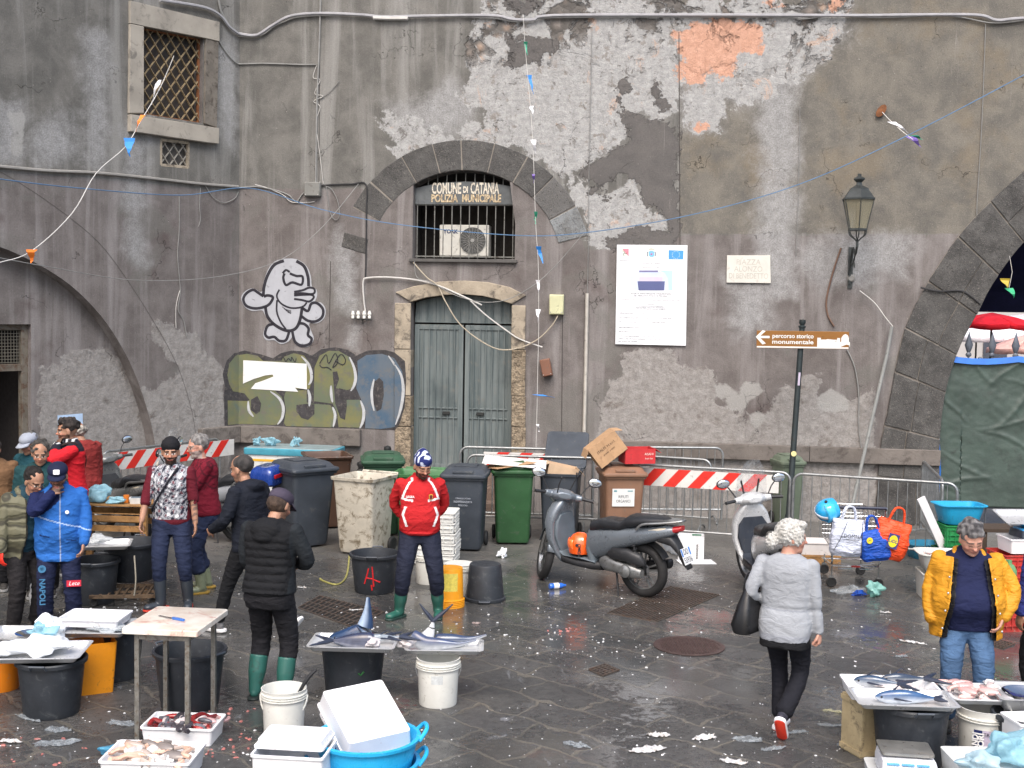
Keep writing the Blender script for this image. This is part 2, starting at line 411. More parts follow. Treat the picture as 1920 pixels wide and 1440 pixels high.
# ================================================================ the old building
def U(px, py, P=None):return(P or MAIN).uz(px, py)
def polyU(pts, P=None):return[U(x, y, P)for x, y in pts]
def wall_mat():
 b=NB('weathered_render');P=b.b;o=b.obj()
 A=b.n('Attribute');A.attribute_name='ma';Bt=b.n('Attribute');Bt.attribute_name='mb'
 sa=b.n('SeparateColor');b.L(A.outputs['Color'], sa.inputs[0]);sb=b.n('SeparateColor');b.L(Bt.outputs['Color'], sb.inputs[0])
 pale, dark, orange, purple=sa.outputs[0], sa.outputs[1], sa.outputs[2], A.outputs['Alpha']
 low, wash, brown, soft=sb.outputs[0], sb.outputs[1], sb.outputs[2], Bt.outputs['Alpha']
 nA=b.noise(o, 2.2, 9, .68, .3);nB=b.noise(o, 9, 8, .7);nC=b.noise(o, 1.0, 6, .6);nF=b.noise(o, 45, 5, .7)
 st=b.noise(b.mapping(o, (3.2, 3.2, .22)), 1.0, 6, .62, .5);st2=b.noise(b.mapping(o, (11, 11, .5)), 1.0, 4, .6, .3)
 jag=b.math('ADD', b.math('MULTIPLY', b.math('SUBTRACT', nA, .5), 1.9), b.math('MULTIPLY', b.math('SUBTRACT', nB, .5), .5))
 def msk(f, amp, e):return b.ramp(b.math('MULTIPLY_ADD', jag, amp, f), -e, e)
 mpale=msk(pale, .5, .025);mdark=msk(dark, .5, .006);mor=msk(orange, .45, .02);mpur=msk(purple, .06, .01)
 mlow=msk(low, .28, .02);mwash=msk(wash, .12, .02);mbrown=msk(brown, .04, .02);msoft=b.ramp(b.math('MULTIPLY_ADD', b.math('SUBTRACT', nA, .5), .9, soft), -.18, .22)
 def two(c1, c2, n, lo=.3, hi=.7):return b.mix(b.ramp(n, lo, hi), lin(c1), lin(c2))
 base=two((88, 87, 84), (112, 110, 106), nA)
 base=b.mix(b.ramp(st, .46, .68, 0, .85), base, lin((134, 133, 130)))
 base=b.mix(b.ramp(nC, .55, .75, 0, .5), base, lin((78, 78, 74)))
 brn=two((92, 90, 86), (116, 112, 104), nA)
 brn=b.mix(b.ramp(nC, .5, .68, 0, .6), brn, lin((118, 108, 92)))
 brn=b.mix(b.ramp(nF, .6, .66, 0, .5), brn, lin((140, 134, 124)));brn=b.mix(b.ramp(b.noise(o, 70, 3, .6), .6, .66, 0, .6), brn, lin((52, 50, 46)))
 col=b.mix(mbrown, base, brn)
 pur=two((92, 87, 85), (114, 109, 107), nA)
 pur=b.mix(b.ramp(st, .47, .68, 0, .8), pur, lin((134, 130, 129)))
 pur=b.mix(b.ramp(nC, .56, .72, 0, .7), pur, lin((84, 74, 72)))
 pur=b.mix(b.ramp(b.noise(o, .8, 5, .6, 1.0), .56, .66, 0, .55), pur, lin((104, 103, 99)))
 col=b.mix(mpur, col, pur)
 softc=two((126, 126, 126), (152, 152, 152), nB)
 col=b.mix(b.math('MULTIPLY', msoft, b.ramp(nF, .35, .6, .55, 1.0)), col, softc)
 pc=two((138, 138, 137), (164, 164, 163), nB)
 pc=b.mix(b.ramp(b.noise(o, 4, 8, .7), .57, .62, 0, .6), pc, lin((112, 104, 96)))
 pc=b.mix(b.ramp(b.noise(o, 6.5, 7, .7, .5), .62, .66, 0, .7), pc, lin((84, 80, 77)))
 vr=b.n('TexVoronoi');b.L(o, vr.inputs['Vector']);vr.inputs['Scale'].default_value=5;zz=b.n('SeparateXYZ');b.L(o, zz.inputs[0])
 rub=b.math('MULTIPLY', b.ramp(b.noise(o, 1.6, 7, .7, .5), .50, .56), b.ramp(b.math('ADD', zz.outputs['Z'], b.math('MULTIPLY', b.math('SUBTRACT', nC, .5), 2.0)), 6.6, 7.5))
 rc=b.mix(b.ramp(vr.outputs['Distance'], .0, .5), b.mix(vr.outputs['Color'], lin((98, 96, 94)), lin((176, 146, 122))), lin((72, 66, 60)))
 pc=b.mix(b.math('MULTIPLY', rub, .8), pc, rc);pc=b.mix(b.ramp(b.noise(o, 2.1, 9, .75, .8), .60, .64, 0, .55), pc, lin((180, 150, 130)));pc=b.mix(b.ramp(b.noise(o, 3.1, 9, .78, .4), .58, .61, 0, .8), pc, lin((98, 95, 92)))
 col=b.mix(mpale, col, pc)
 col=b.mix(mor, col, two((172, 132, 112), (192, 152, 132), nB))
 col=b.mix(mdark, col, two((84, 82, 81), (98, 95, 93), nA))
 lc=two((122, 118, 115), (148, 145, 142), nB);lc=b.mix(b.ramp(nA, .56, .66, 0, .7), lc, lin((92, 84, 78)))
 col=b.mix(mlow, col, lc)
 col=b.mix(b.math('MULTIPLY', mwash, .8), col, lin((150, 149, 146)))
 col=b.mix(b.ramp(st2, .66, .74, 0, .4), col, lin((138, 135, 131)))
 g=b.ramp(nF, .25, .75, .98, 1.26);vm=b.n('VectorMath', operation='SCALE');b.L(col, vm.inputs[0]);b.L(g, vm.inputs['Scale'])
 col=b.mix(b.ramp(b.noise(o, 38, 2, .5), .72, .75, 0, .7), vm.outputs[0], lin((180, 176, 168)))
 col=b.mix(b.ramp(b.noise(o, 26, 3, .6), .70, .73, 0, .8), col, lin((40, 38, 36)))
 vo=b.n('TexVoronoi', feature='DISTANCE_TO_EDGE');vo.inputs['Scale'].default_value=.8
 wv=b.n('VectorMath', operation='ADD');b.L(o, wv.inputs[0]);nz=b.n('TexNoise');b.L(o, nz.inputs['Vector']);nz.inputs['Scale'].default_value=3;nz.inputs['Detail'].default_value=6
 b.L(nz.outputs['Color'], wv.inputs[1]);b.L(wv.outputs[0], vo.inputs['Vector'])
 crack=b.math('MULTIPLY', b.ramp(vo.outputs[0], .0, .006, 1, 0), b.ramp(nC, .5, .6))
 col=b.mix(b.math('MULTIPLY', crack, .75), col, lin((45, 42, 40)))
 b.L(col, P.inputs['Base Color']);P.inputs['Roughness'].default_value=.9;P.inputs['Specular IOR Level'].default_value=.2
 rel=b.math('SUBTRACT', b.math('SUBTRACT', 0.0, b.math('MULTIPLY', mlow, .012)), b.math('MULTIPLY', mpale, .014))
 rel=b.math('ADD', rel, b.math('MULTIPLY', mdark, .014));rel=b.math('SUBTRACT', rel, b.math('MULTIPLY', b.math('MULTIPLY', rub, mpale), b.math('MULTIPLY', vr.outputs['Distance'], .06)))
 rel=b.math('ADD', rel, b.math('MULTIPLY', b.math('MULTIPLY', b.math('MAXIMUM', mpale, mlow), b.noise(o, 7, 10, .72)), .03))
 rel=b.math('ADD', rel, b.math('MULTIPLY', nF, .006));rel=b.math('SUBTRACT', rel, b.math('MULTIPLY', crack, .006))
 bn=b.n('Bump');bn.inputs['Strength'].default_value=1.0;bn.inputs['Distance'].default_value=1.0;b.L(rel, bn.inputs['Height']);b.L(bn.outputs[0], P.inputs['Normal'])
 return b.m
WM=wall_mat()
FAR=-9.0
def layer(polys, X, Z, P):
 v=np.full(X.shape, FAR)
 for pl in polys:v=np.maximum(v, sdf(polyU(pl, P), X, Z))
 return v
def wall_sheet(name, P, u0, u1, z0, z1, holes, step, layers, parent, **kw):
 us=np.arange(u0, u1+1e-6, step);zs=np.arange(z0, z1+1e-6, step)
 X, Z=np.meshgrid(us, zs);X=X.ravel();Z=Z.ravel();keep=np.ones(X.shape, bool)
 edge_pts=[];edges=[]
 for h in holes:
  s=sdf(h, X, Z);keep&=(s<-step*.35)
  n0=len(edge_pts);dens=[]
  for i in range(len(h)):
   a=np.array(h[i]);b_=np.array(h[(i+1)%len(h)]);k=max(1, int(np.linalg.norm(b_-a)/step))
   for j in range(k):dens.append(a+(b_-a)*j/k)
  edge_pts+=dens;m=len(dens);edges+=[(n0+i, n0+(i+1)%m)for i in range(m)]
 border=(X<u0+1e-6)|(X>u1-step*.9)|(Z<z0+1e-6)|(Z>z1-step*.9)
 keep|=border&np.array([True]*len(X))&~np.any([sdf(h, X, Z)>-1e-3 for h in holes], axis=0)if holes else border
 pts=[Vector(p)for p in edge_pts]+[Vector((x, z))for x, z in zip(X[keep], Z[keep])]
 r=delaunay_2d_cdt(pts, edges, [], 0, 1e-5)
 V=np.array([(v.x, v.y)for v in r[0]]);T=np.array([f for f in r[2]])
 c=V[T].mean(axis=1);bad=np.zeros(len(T), bool)
 for h in holes:bad|=inpoly(h, c[:, 0], c[:, 1])
 T=T[~bad]
 me=D.meshes.new(name);me.from_pydata([(v[0], 0, v[1])for v in V], [], [tuple(int(i)for i in t)for t in T]);me.update()
 for an, ls in(('ma', layers[:4]), ('mb', layers[4:])):
  at=me.color_attributes.new(an, 'FLOAT_COLOR', 'POINT')
  c=np.stack([layer(l, V[:, 0], V[:, 1], P)for l in ls], axis=1).astype(np.float32);at.data.foreach_set('color', c.ravel())
 return fin(me, name, WM, parent, smooth=False, **kw)
def reveal(mb, poly, d, closed=True, y0=0.0):
 n=len(poly);vs=[(p[0], y0, p[1])for p in poly]+[(p[0], d, p[1])for p in poly]
 mb.add(vs, [(i, (i+1)%n, (i+1)%n+n, i+n)for i in range(n if closed else n-1)])
def attr_fill(o, purple=1.0, **k):
 me=o.data
 for an in('ma', 'mb'):
  at=me.color_attributes.new(an, 'FLOAT_COLOR', 'POINT');c=np.full((len(me.vertices), 4), FAR, np.float32)
  if an=='ma' and purple:c[:, 3]=9
  if an=='mb' and k.get('low'):c[:, 0]=k['low']
  at.data.foreach_set('color', c.ravel())
BLD=empty('old_building', 'weathered grey stone and plaster market building with an arched doorway and peeling walls', 'building', CORN, MAIN.rz)
def lava_mat():
 b=NB('lava_stone');o=b.obj();a=b.n('Attribute');a.attribute_name='col'
 c=b.mix(b.ramp(b.noise(o, 3, 7, .7), .35, .7), a.outputs['Color'], lin((90, 89, 87)));c=b.mix(b.ramp(b.noise(o, 60, 3, .6), .6, .66, 0, .7), c, lin((126, 122, 116)));c=b.mix(b.ramp(b.noise(o, 45, 3, .6), .6, .66, 0, .8), c, lin((40, 39, 38)))
 b.L(c, b.b.inputs['Base Color']);b.b.inputs['Roughness'].default_value=.85
 bn=b.n('Bump');bn.inputs['Strength'].default_value=1;bn.inputs['Distance'].default_value=1;b.L(b.math('ADD', b.math('MULTIPLY', b.noise(o, 40, 5, .7), .012), b.math('MULTIPLY', b.noise(o, 6, 6, .6), .02)), bn.inputs['Height']);b.L(bn.outputs[0], b.b.inputs['Normal']);return b.m
lava=lava_mat();limestone=mat('limestone', (158, 147, 130), .8, var=.2, vs=3, grime=.45, grimecol=(78, 72, 66), bump=.6, bs=30, bd=.01)
iron=mat('dark_iron', (58, 60, 60), .55, .6, var=.2, grime=.3, grimecol=(74, 58, 46), bump=.2)
rust=mat('rusty_iron', (122, 78, 48), .8, .2, var=.3, vs=14, bump=.3)
darkin=mat('dark_interior', (38, 34, 31), .9)
galv=mat('galvanised_steel', (150, 153, 154), .42, .75, var=.15, vs=9, grime=.25, grimecol=(92, 88, 84))
CX, CY, RI, RO=871, 500, 181, 238
lun=[(773, 487), (774, 420)]+[(CX+RI*math.cos(rad(a)), CY-RI*math.sin(rad(a)))for a in range(122, 56, -6)]+[(966, 420), (965, 486)]
lunU=polyU(lun)
door=[(770, 880), (771, 566), (800, 558), (835, 553), (870, 552), (905, 555), (935, 562), (960, 570), (958, 880)]
doorU=polyU(door)
arch_in=[(1762, 985), (1760, 870), (1763, 800), (1772, 735), (1786, 685), (1802, 642), (1830, 590), (1860, 533), (1905, 470), (1965, 410), (2060, 345), (2180, 300), (2320, 285)]
arch_out=[(1640, 985), (1650, 842), (1664, 770), (1677, 700), (1695, 620), (1733, 540), (1790, 452), (1830, 405), (1885, 352), (1930, 312), (2030, 240), (2170, 185), (2320, 165)]
aiU=[Vector(p)for p in smooth_path(polyU(arch_in), 3)];aoU=[Vector(p)for p in smooth_path(polyU(arch_out), 3)]
cxm=aiU[-1].x
archhole=[(p.x, max(p.y, -.2))for p in aiU]+[(2*cxm-p.x, max(p.y, -.2))for p in reversed(aiU[:-1])]
archhole[0]=(archhole[0][0], -.25);archhole[-1]=(archhole[-1][0], -.25)
L_pale=[[(893, 0), (897, 20), (889, 43), (873, 70), (883, 110), (880, 133), (870, 157), (863, 177), (870, 193), (905, 200), (913, 217), (906, 237), (880, 238), (843, 253), (823, 262), (830, 276), (850, 274), (960, 273), (1013, 300), (1063, 353), (1095, 400), (1115, 465), (1140, 470), (1157, 460), (1250, 433), (1253, 410), (1206, 380), (1193, 333), (1180, 333), (1133, 367), (1107, 357), (1103, 333), (1070, 330), (1103, 310), (1133, 293), (1177, 263), (1172, 215), (1208, 212), (1220, 235), (1270, 213), (1273, 160), (1280, 230), (1300, 250), (1350, 250), (1360, 190), (1450, 185), (1500, 140), (1560, 100), (1593, 60), (1595, 0)], 
[(705, 200), (770, 222), (800, 240), (830, 250), (850, 275), (815, 272), (780, 282), (742, 295), (725, 250)]]
L_dark=[[(1070, 330), (1103, 333), (1107, 357), (1133, 367), (1180, 333), (1193, 333), (1206, 380), (1253, 410), (1255, 435), (1275, 434), (1274, 225), (1270, 213), (1220, 235), (1208, 212), (1172, 215), (1177, 263), (1133, 293), (1103, 310)], 
[(1145, 175), (1160, 160), (1175, 165), (1168, 188), (1145, 188)], [(1210, 170), (1230, 150), (1240, 175), (1250, 200), (1225, 195)], [(955, 70), (990, 70), (1050, 80), (1035, 105), (1000, 115), (985, 120), (950, 125), (940, 95)], [(955, 0), (1030, 0), (1010, 22), (975, 26), (950, 24)], 
[(1155, 440), (1200, 430), (1275, 436), (1275, 460), (1140, 468)]]
L_or=[[(1268, 60), (1300, 38), (1405, 40), (1440, 48), (1425, 98), (1390, 103), (1385, 140), (1360, 143), (1345, 130), (1330, 140), (1300, 153), (1268, 155)], [(1308, 230), (1318, 225), (1330, 230), (1332, 240), (1320, 246), (1308, 240)], [(1440, 6), (1490, 0), (1480, 18), (1455, 22)], [(1550, 0), (1575, 0), (1565, 16)]]
L_pur=[[(400, 346), (450, 352), (600, 356), (690, 352), (700, 392), (740, 345), (790, 300), (871, 270), (960, 285), (1035, 350), (1070, 420), (1100, 470), (1160, 465), (1275, 446), (1275, 440), (1810, 440), (1900, 640), (1900, 1300), (400, 1300)]]
L_low=[[(1120, 838), (1125, 780), (1143, 712), (1172, 705), (1158, 680), (1175, 655), (1255, 652), (1272, 685), (1300, 697), (1335, 695), (1343, 715), (1340, 760), (1385, 765), (1382, 795), (1440, 768), (1455, 740), (1475, 722), (1490, 735), (1495, 708), (1540, 700), (1532, 745), (1560, 760), (1600, 748), (1642, 724), (1640, 1200), (1120, 1200)]]
L_wash=[[(1340, 720), (1360, 715), (1378, 735), (1375, 745), (1345, 745)], [(1350, 762), (1385, 738), (1395, 718), (1430, 718), (1433, 735), (1405, 750), (1400, 768), (1370, 772)], [(1535, 740), (1560, 728), (1590, 750), (1592, 770), (1555, 775), (1530, 770)], [(1395, 785), (1420, 770), (1450, 775), (1420, 800)]]
L_brown=[[(1274, 0-400), (2400, -400), (2400, 439), (1274, 439)]]
L_soft=[[(1268, 90), (1600, 20), (1590, 70), (1510, 130), (1465, 180), (1440, 190), (1345, 190), (1350, 245), (1310, 250), (1270, 235)], [(1420, 130), (1500, 110), (1500, 480), (1490, 560), (1425, 560), (1418, 400)], 
[(720, 200), (780, 190), (850, 150), (900, 190), (860, 260), (760, 270)], [(625, 420), (672, 480), (672, 560), (660, 640), (625, 520)], [(1360, 530), (1445, 530), (1440, 620), (1380, 620)], [(1500, 445), (1720, 445), (1690, 520), (1560, 540), (1500, 520)]]
holesM=[lunU, doorU, archhole]
mw=wall_sheet('wall', MAIN, 0, 20, -.2, 10.9, holesM, .1, [L_pale, L_dark, L_or, L_pur, L_low, L_wash, L_brown, L_soft], BLD)
for h_, d_, c_ in((lunU, .38, True), (doorU, .3, False), (archhole, .9, False)):mb=MB();reveal(mb, h_, d_, closed=c_);attr_fill(mb.build('reveal', WM, BLD, smooth=False))
mb=MB()
for h, y0, y1 in((lunU, .75, 0), (doorU, .5, 0)):
 xs=[p[0]for p in h];zs=[p[1]for p in h]
 mb.box(((min(xs)+max(xs))/2, y0+.02, (min(zs)+max(zs))/2), (max(xs)-min(xs)+.6, .04, max(zs)-min(zs)+.6))
for sx in(0, 1):
 xs=[p[0]for p in lunU];x=min(xs)-.02 if not sx else max(xs)+.02
 mb.box((x, .57, lunU[0][1]+.7), (.04, .36, 1.6))
mb.build('back_wall', darkin, BLD, smooth=False)
def ring_blocks(inn, out, n, seed, y0=-.03, y1=.25, split=.6, col=(66, 65, 64), t0=0, t1=1, gap=.006, parent=BLD, name='stone_arch', special=None, nd=5):
 r=random.Random(seed)
 def res(path):
  P=[Vector(p)for p in path];L=[0]
  for i in range(1, len(P)):L.append(L[-1]+(P[i]-P[i-1]).length)
  def f(t):
   s=t*L[-1]
   for i in range(1, len(P)):
    if L[i]>=s-1e-9:
     q=(s-L[i-1])/max(1e-9, L[i]-L[i-1]);return P[i-1].lerp(P[i], q)
   return P[-1]
  return f
 fi, fo=res(inn), res(out);cuts=[t0]
 for i in range(1, n):cuts.append(t0+(t1-t0)*(i+r.uniform(-.12, .12))/n)
 cuts.append(t1);vs=[];fs=[];cols=[]
 for i in range(n):
  a, b_=cuts[i], cuts[i+1];sp=[0, 1]
  if r.random()<split:sp=[0, r.uniform(.35, .65), 1]
  for q in range(len(sp)-1):
   s0, s1=sp[q]+(.01 if q else 0), sp[q+1]
   W=max(.05, (fi(a)-fi(b_)).length);g=gap/W*(b_-a)
   ring=[]
   for j in range(nd):t=a+g+(b_-a-2*g)*j/(nd-1);ring.append(fi(t).lerp(fo(t), s0))
   for j in range(nd):t=b_-g-(b_-a-2*g)*j/(nd-1);ring.append(fi(t).lerp(fo(t), s1))
   n0=len(vs);k=len(ring);yy=y0+r.uniform(-.008, .008)
   vs+=[(p.x+r.uniform(-.004, .004), yy, p.y+r.uniform(-.004, .004))for p in ring]+[(p.x, y1, p.y)for p in ring]
   fs+=[tuple(n0+j for j in range(k))]+[(n0+j, n0+(j+1)%k, n0+(j+1)%k+k, n0+j+k)for j in range(k)]
   c0=special[i]if special and i in special else col
   v=r.uniform(.82, 1.2);c=[x*v for x in lin(c0)[:3]];cols+=[c]*(2*k)
 me=D.meshes.new(name);me.from_pydata(vs, [], fs);me.update()
 o=fin(me, name, lava, parent, smooth=False, bevel=.012)
 set_col(o.data, np.array(cols));return o
def circ(r, a0, a1, n=24):return[U(CX+r*math.cos(rad(a0+(a1-a0)*i/n)), CY-r*math.sin(rad(a0+(a1-a0)*i/n)))for i in range(n+1)]
ring_blocks(circ(RI, 14, 152), circ(RO, 14, 152), 9, 3, y0=-.012, y1=.2, split=.0, col=(70, 69, 68), special={0:(128, 132, 134), 1:(92, 91, 90)})
ring_blocks(circ(RI+6, 154, 173, 6), circ(RO-4, 156, 171, 6), 2, 5, y0=-.004, y1=.1, split=.5, col=(74, 72, 70))
ring_blocks([p for p in aiU if True], [p for p in aoU], 12, 11, y0=-.05, y1=.3, split=.85, col=(60, 59, 58), gap=.009)
mb=MB();mort=[(p.x, p.y)for p in aiU]+[(p.x, p.y)for p in reversed(aoU)]
mb.prism([(x, z)for x, z in mort], .29, off=-.03);mb.build('mortar', mat('mortar', (128, 122, 114), .9, var=.2, bump=.5), BLD, smooth=False)
mb=MB();mort=circ(RI+1, 14, 152)+list(reversed(circ(RO-1, 14, 152)))
mb.prism(mort, .2, off=-.004);mb.build('mortar', MATS['mortar'], BLD, smooth=False)
def strip(path_in, path_out, y0, y1, name, m_, n=None, bevel=.01):
 mb=MB();k=len(path_in)
 vs=[(p[0], y0, p[1])for p in path_in]+[(p[0], y0, p[1])for p in path_out]+[(p[0], y1, p[1])for p in path_in]+[(p[0], y1, p[1])for p in path_out]
 fs=[]
 for i in range(k-1):
  fs+=[(i, i+1, k+i+1, k+i), (2*k+i, 3*k+i, 3*k+i+1, 2*k+i+1), (i, 2*k+i, 2*k+i+1, i+1), (k+i, k+i+1, 3*k+i+1, 3*k+i)]
 fs+=[(0, k, 3*k, 2*k), (k-1, 3*k-1, 4*k-1, 2*k-1)]
 return mb.add(vs, fs).build(name, m_, BLD, smooth=False, bevel=bevel)
din=polyU([(771, 566), (800, 558), (835, 553), (870, 552), (905, 555), (935, 562), (960, 570)])
dout=polyU([(742, 548), (775, 537), (825, 528), (870, 526), (915, 529), (955, 538), (987, 554)])
strip(din, dout, -.035, .3, 'door_lintel', limestone)
bz=U(770, 880)[1]
roughst=mat('chipped_stone', (150, 136, 116), .9, var=.28, vs=9, grime=.5, grimecol=(88, 78, 66), bump=1.6, bs=22, bd=.03)
for s_, xi, xo in((-1, 771, 741), (1, 960, 986)):
 ys=[568 if s_<0 else 572, 655, 742, 800, 880]
 for k in range(4):
  a=U(xi, ys[k]);b_=U(xi, ys[k+1]);c=U(xo, ys[k]);d=U(xo, ys[k+1])
  x0, x1=sorted((a[0], c[0]));lowr=(k>=2)if s_<0 else(k>=1)
  ztop=a[1]-.004;
  if k==0:ztop=min(a[1], U(xi, 566)[1])-.002
  mb=MB();mb.box(((x0+x1)/2, .13, (ztop+b_[1])/2), (x1-x0, .33, ztop-b_[1]-.004));mb.build('door_jamb', roughst if lowr else limestone, BLD, smooth=False, bevel=.012)
mb=MB();x0=U(745, 880)[0];x1=U(985, 880)[0]
for k in range(3):mb.box(((x0+x1)/2, -.14-.16*k, bz*(1-(k)/3)/2-.1), (x1-x0+.1*k, .33, bz*(1-k/3)+.2))if False else mb.box(((x0+x1)/2, .1-.3*k, (bz*(1-k/3))/2-.05), (x1-x0+.1*k, .302, bz*(1-k/3)+.1))
mb.build('door_step', mat('worn_step', (104, 88, 78), .8, var=.25, grime=.4, bump=.5), BLD, smooth=False, bevel=.015)
dm=NB('faded_door_paint');o_=dm.obj();st=dm.noise(dm.mapping(o_, (9, 9, .8)), 1, 6, .65)
cc=dm.mix(dm.ramp(st, .3, .7), lin((76, 88, 90)), lin((114, 122, 122)));cc=dm.mix(dm.ramp(dm.noise(o_, 5, 8, .7), .55, .7, 0, .7), cc, lin((118, 116, 110)))
cc=dm.mix(dm.ramp(dm.noise(o_, 2, 4, .6), .5, .75, 0, .5), cc, lin((58, 68, 70)));dm.L(cc, dm.b.inputs['Base Color']);dm.b.inputs['Roughness'].default_value=.6
dm.bump(dm.noise(o_, 30, 5, .6), .3, .004);DOORM=dm.m
ztr=U(866, 606)[1]
xc=U(866, 700)[0];xl=U(771, 700)[0];xr=U(960, 700)[0]
mb=MB();tp=[(xl+.01, ztr)]+[(p[0], p[1]-.004)for p in polyU([(776, 566), (800, 559), (835, 554), (870, 553), (905, 556), (935, 563), (956, 570)])]+[(xr-.01, ztr)]
mb.prism(tp, .03, off=.2);dtop=mb.build('door_transom', DOORM, BLD, smooth=False)
mb=MB()
for k in range(12):x=xl+.08+(xr-xl-.16)*k/11;zt=0.0;mb.box((x, .185, (ztr+U(866, 560)[1])/2), (.014, .014, U(866, 562)[1]-ztr-.03-abs(k-5.5)*.012))
mb.build('bar', DOORM, dtop, smooth=False)
for s_, xa, xb in((0, xl+.01, xc-.015), (1, xc+.015, xr-.01)):
 mb=MB();w_=xb-xa;zt=ztr-.03;h_=zt-bz
 mb.box(((xa+xb)/2, .225, bz+h_/2), (w_, .03, h_))
 for xx in(xa+.04, xb-.04):mb.box((xx, .2, bz+h_/2), (.08, .03, h_-.01))
 for zz in(bz+.05, zt-.05, U(866, 768)[1], U(866, 786)[1]):mb.box(((xa+xb)/2, .205, zz), (w_-.16, .028, .06 if zz in(bz+.05, zt-.05)else.022))
 dl=mb.build('door_leaf', DOORM, BLD, smooth=False, bevel=.004)
 mb=MB()
 for k in range(6):x=xa+.14+(w_-.28)*k/5;mb.box((x, .185, bz+h_*.5), (.016, .016, h_-.1))
 mb.build('bar', DOORM, dl, smooth=False)
 mb=MB();x=xb-.26 if s_==0 else xa+.26;mb.box((x, .178, U(866, 777)[1]), (.12, .03, .05));mb.build('lock', iron, dl, bevel=.004)
x0, x1=U(776, 400)[0], U(964, 400)[0];zb=U(870, 382)[1]
arcp=[U(x, y)for x, y in[(776, 352), (800, 346), (835, 341), (870, 339), (905, 341), (940, 345), (964, 350)]]
wf=empty('window', 'x', 'x');del wf['label'], wf['category'];wf.parent=BLD
mb=MB();mb.prism([(x0, zb)]+arcp+[(x1, zb)], .02, off=.1)
sp=mb.build('sign_panel', mat('sign_grey', (88, 92, 94), .6, var=.2, vs=4, grime=.3, grimecol=(50, 50, 48)), wf, smooth=False)
wp=mat('worn_white_paint', (214, 206, 190), .7, var=.18, vs=12, grime=.5, grimecol=(110, 96, 78));wp2=mat('worn_cream_paint', (196, 178, 146), .7, var=.22, vs=12, grime=.6, grimecol=(110, 86, 60))
for t_, px, py, w_, s_, mm in(('COMUNE', 835, 353, 56, 25, wp), ('DI', 871, 355, 9, 14, wp), ('CATANIA', 907, 353, 54, 25, wp), ('POLIZIA', 831, 371.5, 51, 17, wp2), ('MUNICIPALE', 901, 371.5, 74, 17, wp2)):
 u, z=U(px, py, MAIN);text(t_, s_/119*1.15, mm, sp, (u, .096, z), width=w_/119*(1.0), off=.006)
mb=MB()
for k in range(12):
 u=x0+.03+(x1-x0-.06)*k/11;mb.cyl((u, .13, U(870, 484)[1]), (u, .13, zb), .009, n=6)
mb.cyl((x0, .13, zb-.008), (x1, .13, zb-.008), .012, n=6);mb.cyl((x0, .13, U(870, 481)[1]), (x1, .13, U(870, 481)[1]), .012, n=6)
for k in range(11):
 u=x0+.05+(x1-x0-.1)*k/10;mb.cyl((u, .14, arcp[3][1]-.05), (u, .14, U(CX, CY-RI+3+abs(k-5)*1.6)[1]), .008, n=6)
mb.build('window_bars', mat('grey_bars', (120, 120, 116), .6, .3, grime=.4), wf)
mb=MB();zc=U(870, 489)[1];mb.box(((x0+x1)/2, .09, zc), (x1-x0+.12, .3, .05));mb.build('sill', mat('grey_sill', (84, 82, 80), .8, bump=.3), wf, smooth=False, bevel=.006)
u, z=U(864, 479);AC=empty('air_conditioner', 'white air conditioner outdoor unit with round fan grille behind the barred window', 'air conditioner', MAIN.P(u, .42, z), MAIN.rz)
acm=mat('ac_white', (196, 194, 186), .5, var=.06, grime=.2);W_, H_=.80, .5
mb=MB();mb.box((0, 0, H_/2), (W_, .28, H_));mb.build('casing', acm, AC, bevel=.015)
fx=.14;mb=MB();mb.lathe([(.0, 0), (.21, 0), (.21, .006), (0, .006)], 36);
mb.v=[(p[0]+fx, -.146+p[2]*-1, p[1]+H_/2)for p in mb.v];mb.build('fan_opening', mat('fan_dark', (50, 50, 50), .6), AC, smooth=False)
mb=MB()
for r_ in[.03+.02*i for i in range(10)]:mb.tube([(fx+r_*math.cos(a*math.pi/18), -.16, H_/2+r_*math.sin(a*math.pi/18))for a in range(36)], .0022, 5, closed=True)
for a in range(0, 360, 15):mb.tube([(fx, -.158, H_/2), (fx+.21*math.cos(rad(a)), -.158, H_/2+.21*math.sin(rad(a)))], .0018, 4)
mb.cyl((fx, -.15, H_/2), (fx, -.168, H_/2), .03);mb.build('fan_grille', mat('grille_grey', (150, 150, 146), .5), AC)
mb=MB()
for k in range(9):mb.box((-W_/2-.001, 0, .08+k*.042), (.004, .2, .015))
mb.build('louvre', MATS['fan_dark'], AC, smooth=False)
text('YORK', .085, mat('logo_navy', (34, 44, 84), .5), AC, (-.22, -.1425, H_*.78), off=.004)
plm=mat('plinth_stone', (108, 102, 97), .88, var=.18, vs=2.5, grime=.45, grimecol=(76, 70, 66), bump=.6, bs=26, bd=.01)
def band(xa, xb, ya, yb, h, name='plinth'):
 a=U(xa, ya);b_=U(xb, yb);zt=(a[1]+b_[1])/2
 mb=MB();n=max(1, int((b_[0]-a[0])/1.6))
 for k in range(n):
  q0=a[0]+(b_[0]-a[0])*k/n;q1=a[0]+(b_[0]-a[0])*(k+1)/n;mb.box(((q0+q1)/2, -.04, zt-h/2), (q1-q0-.004, .12, h))
 return mb.build(name, plm, BLD, smooth=False, bevel=.012)
band(455, 678, 797, 806, .27);band(1046, 1762, 822, 843, .24)
pL=lambda pts:polyU(pts, LEFT)
win=pL([(268, 50), (381, 72), (379, 231), (266, 213)]);smallw=pL([(302, 262), (354, 268), (353, 314), (302, 309)])
la=pL([(-60, 448), (0, 463), (45, 482), (90, 506), (130, 533), (167, 567), (200, 606), (228, 650), (250, 694), (268, 742), (282, 790), (290, 830), (293, 900), (294, 960)])
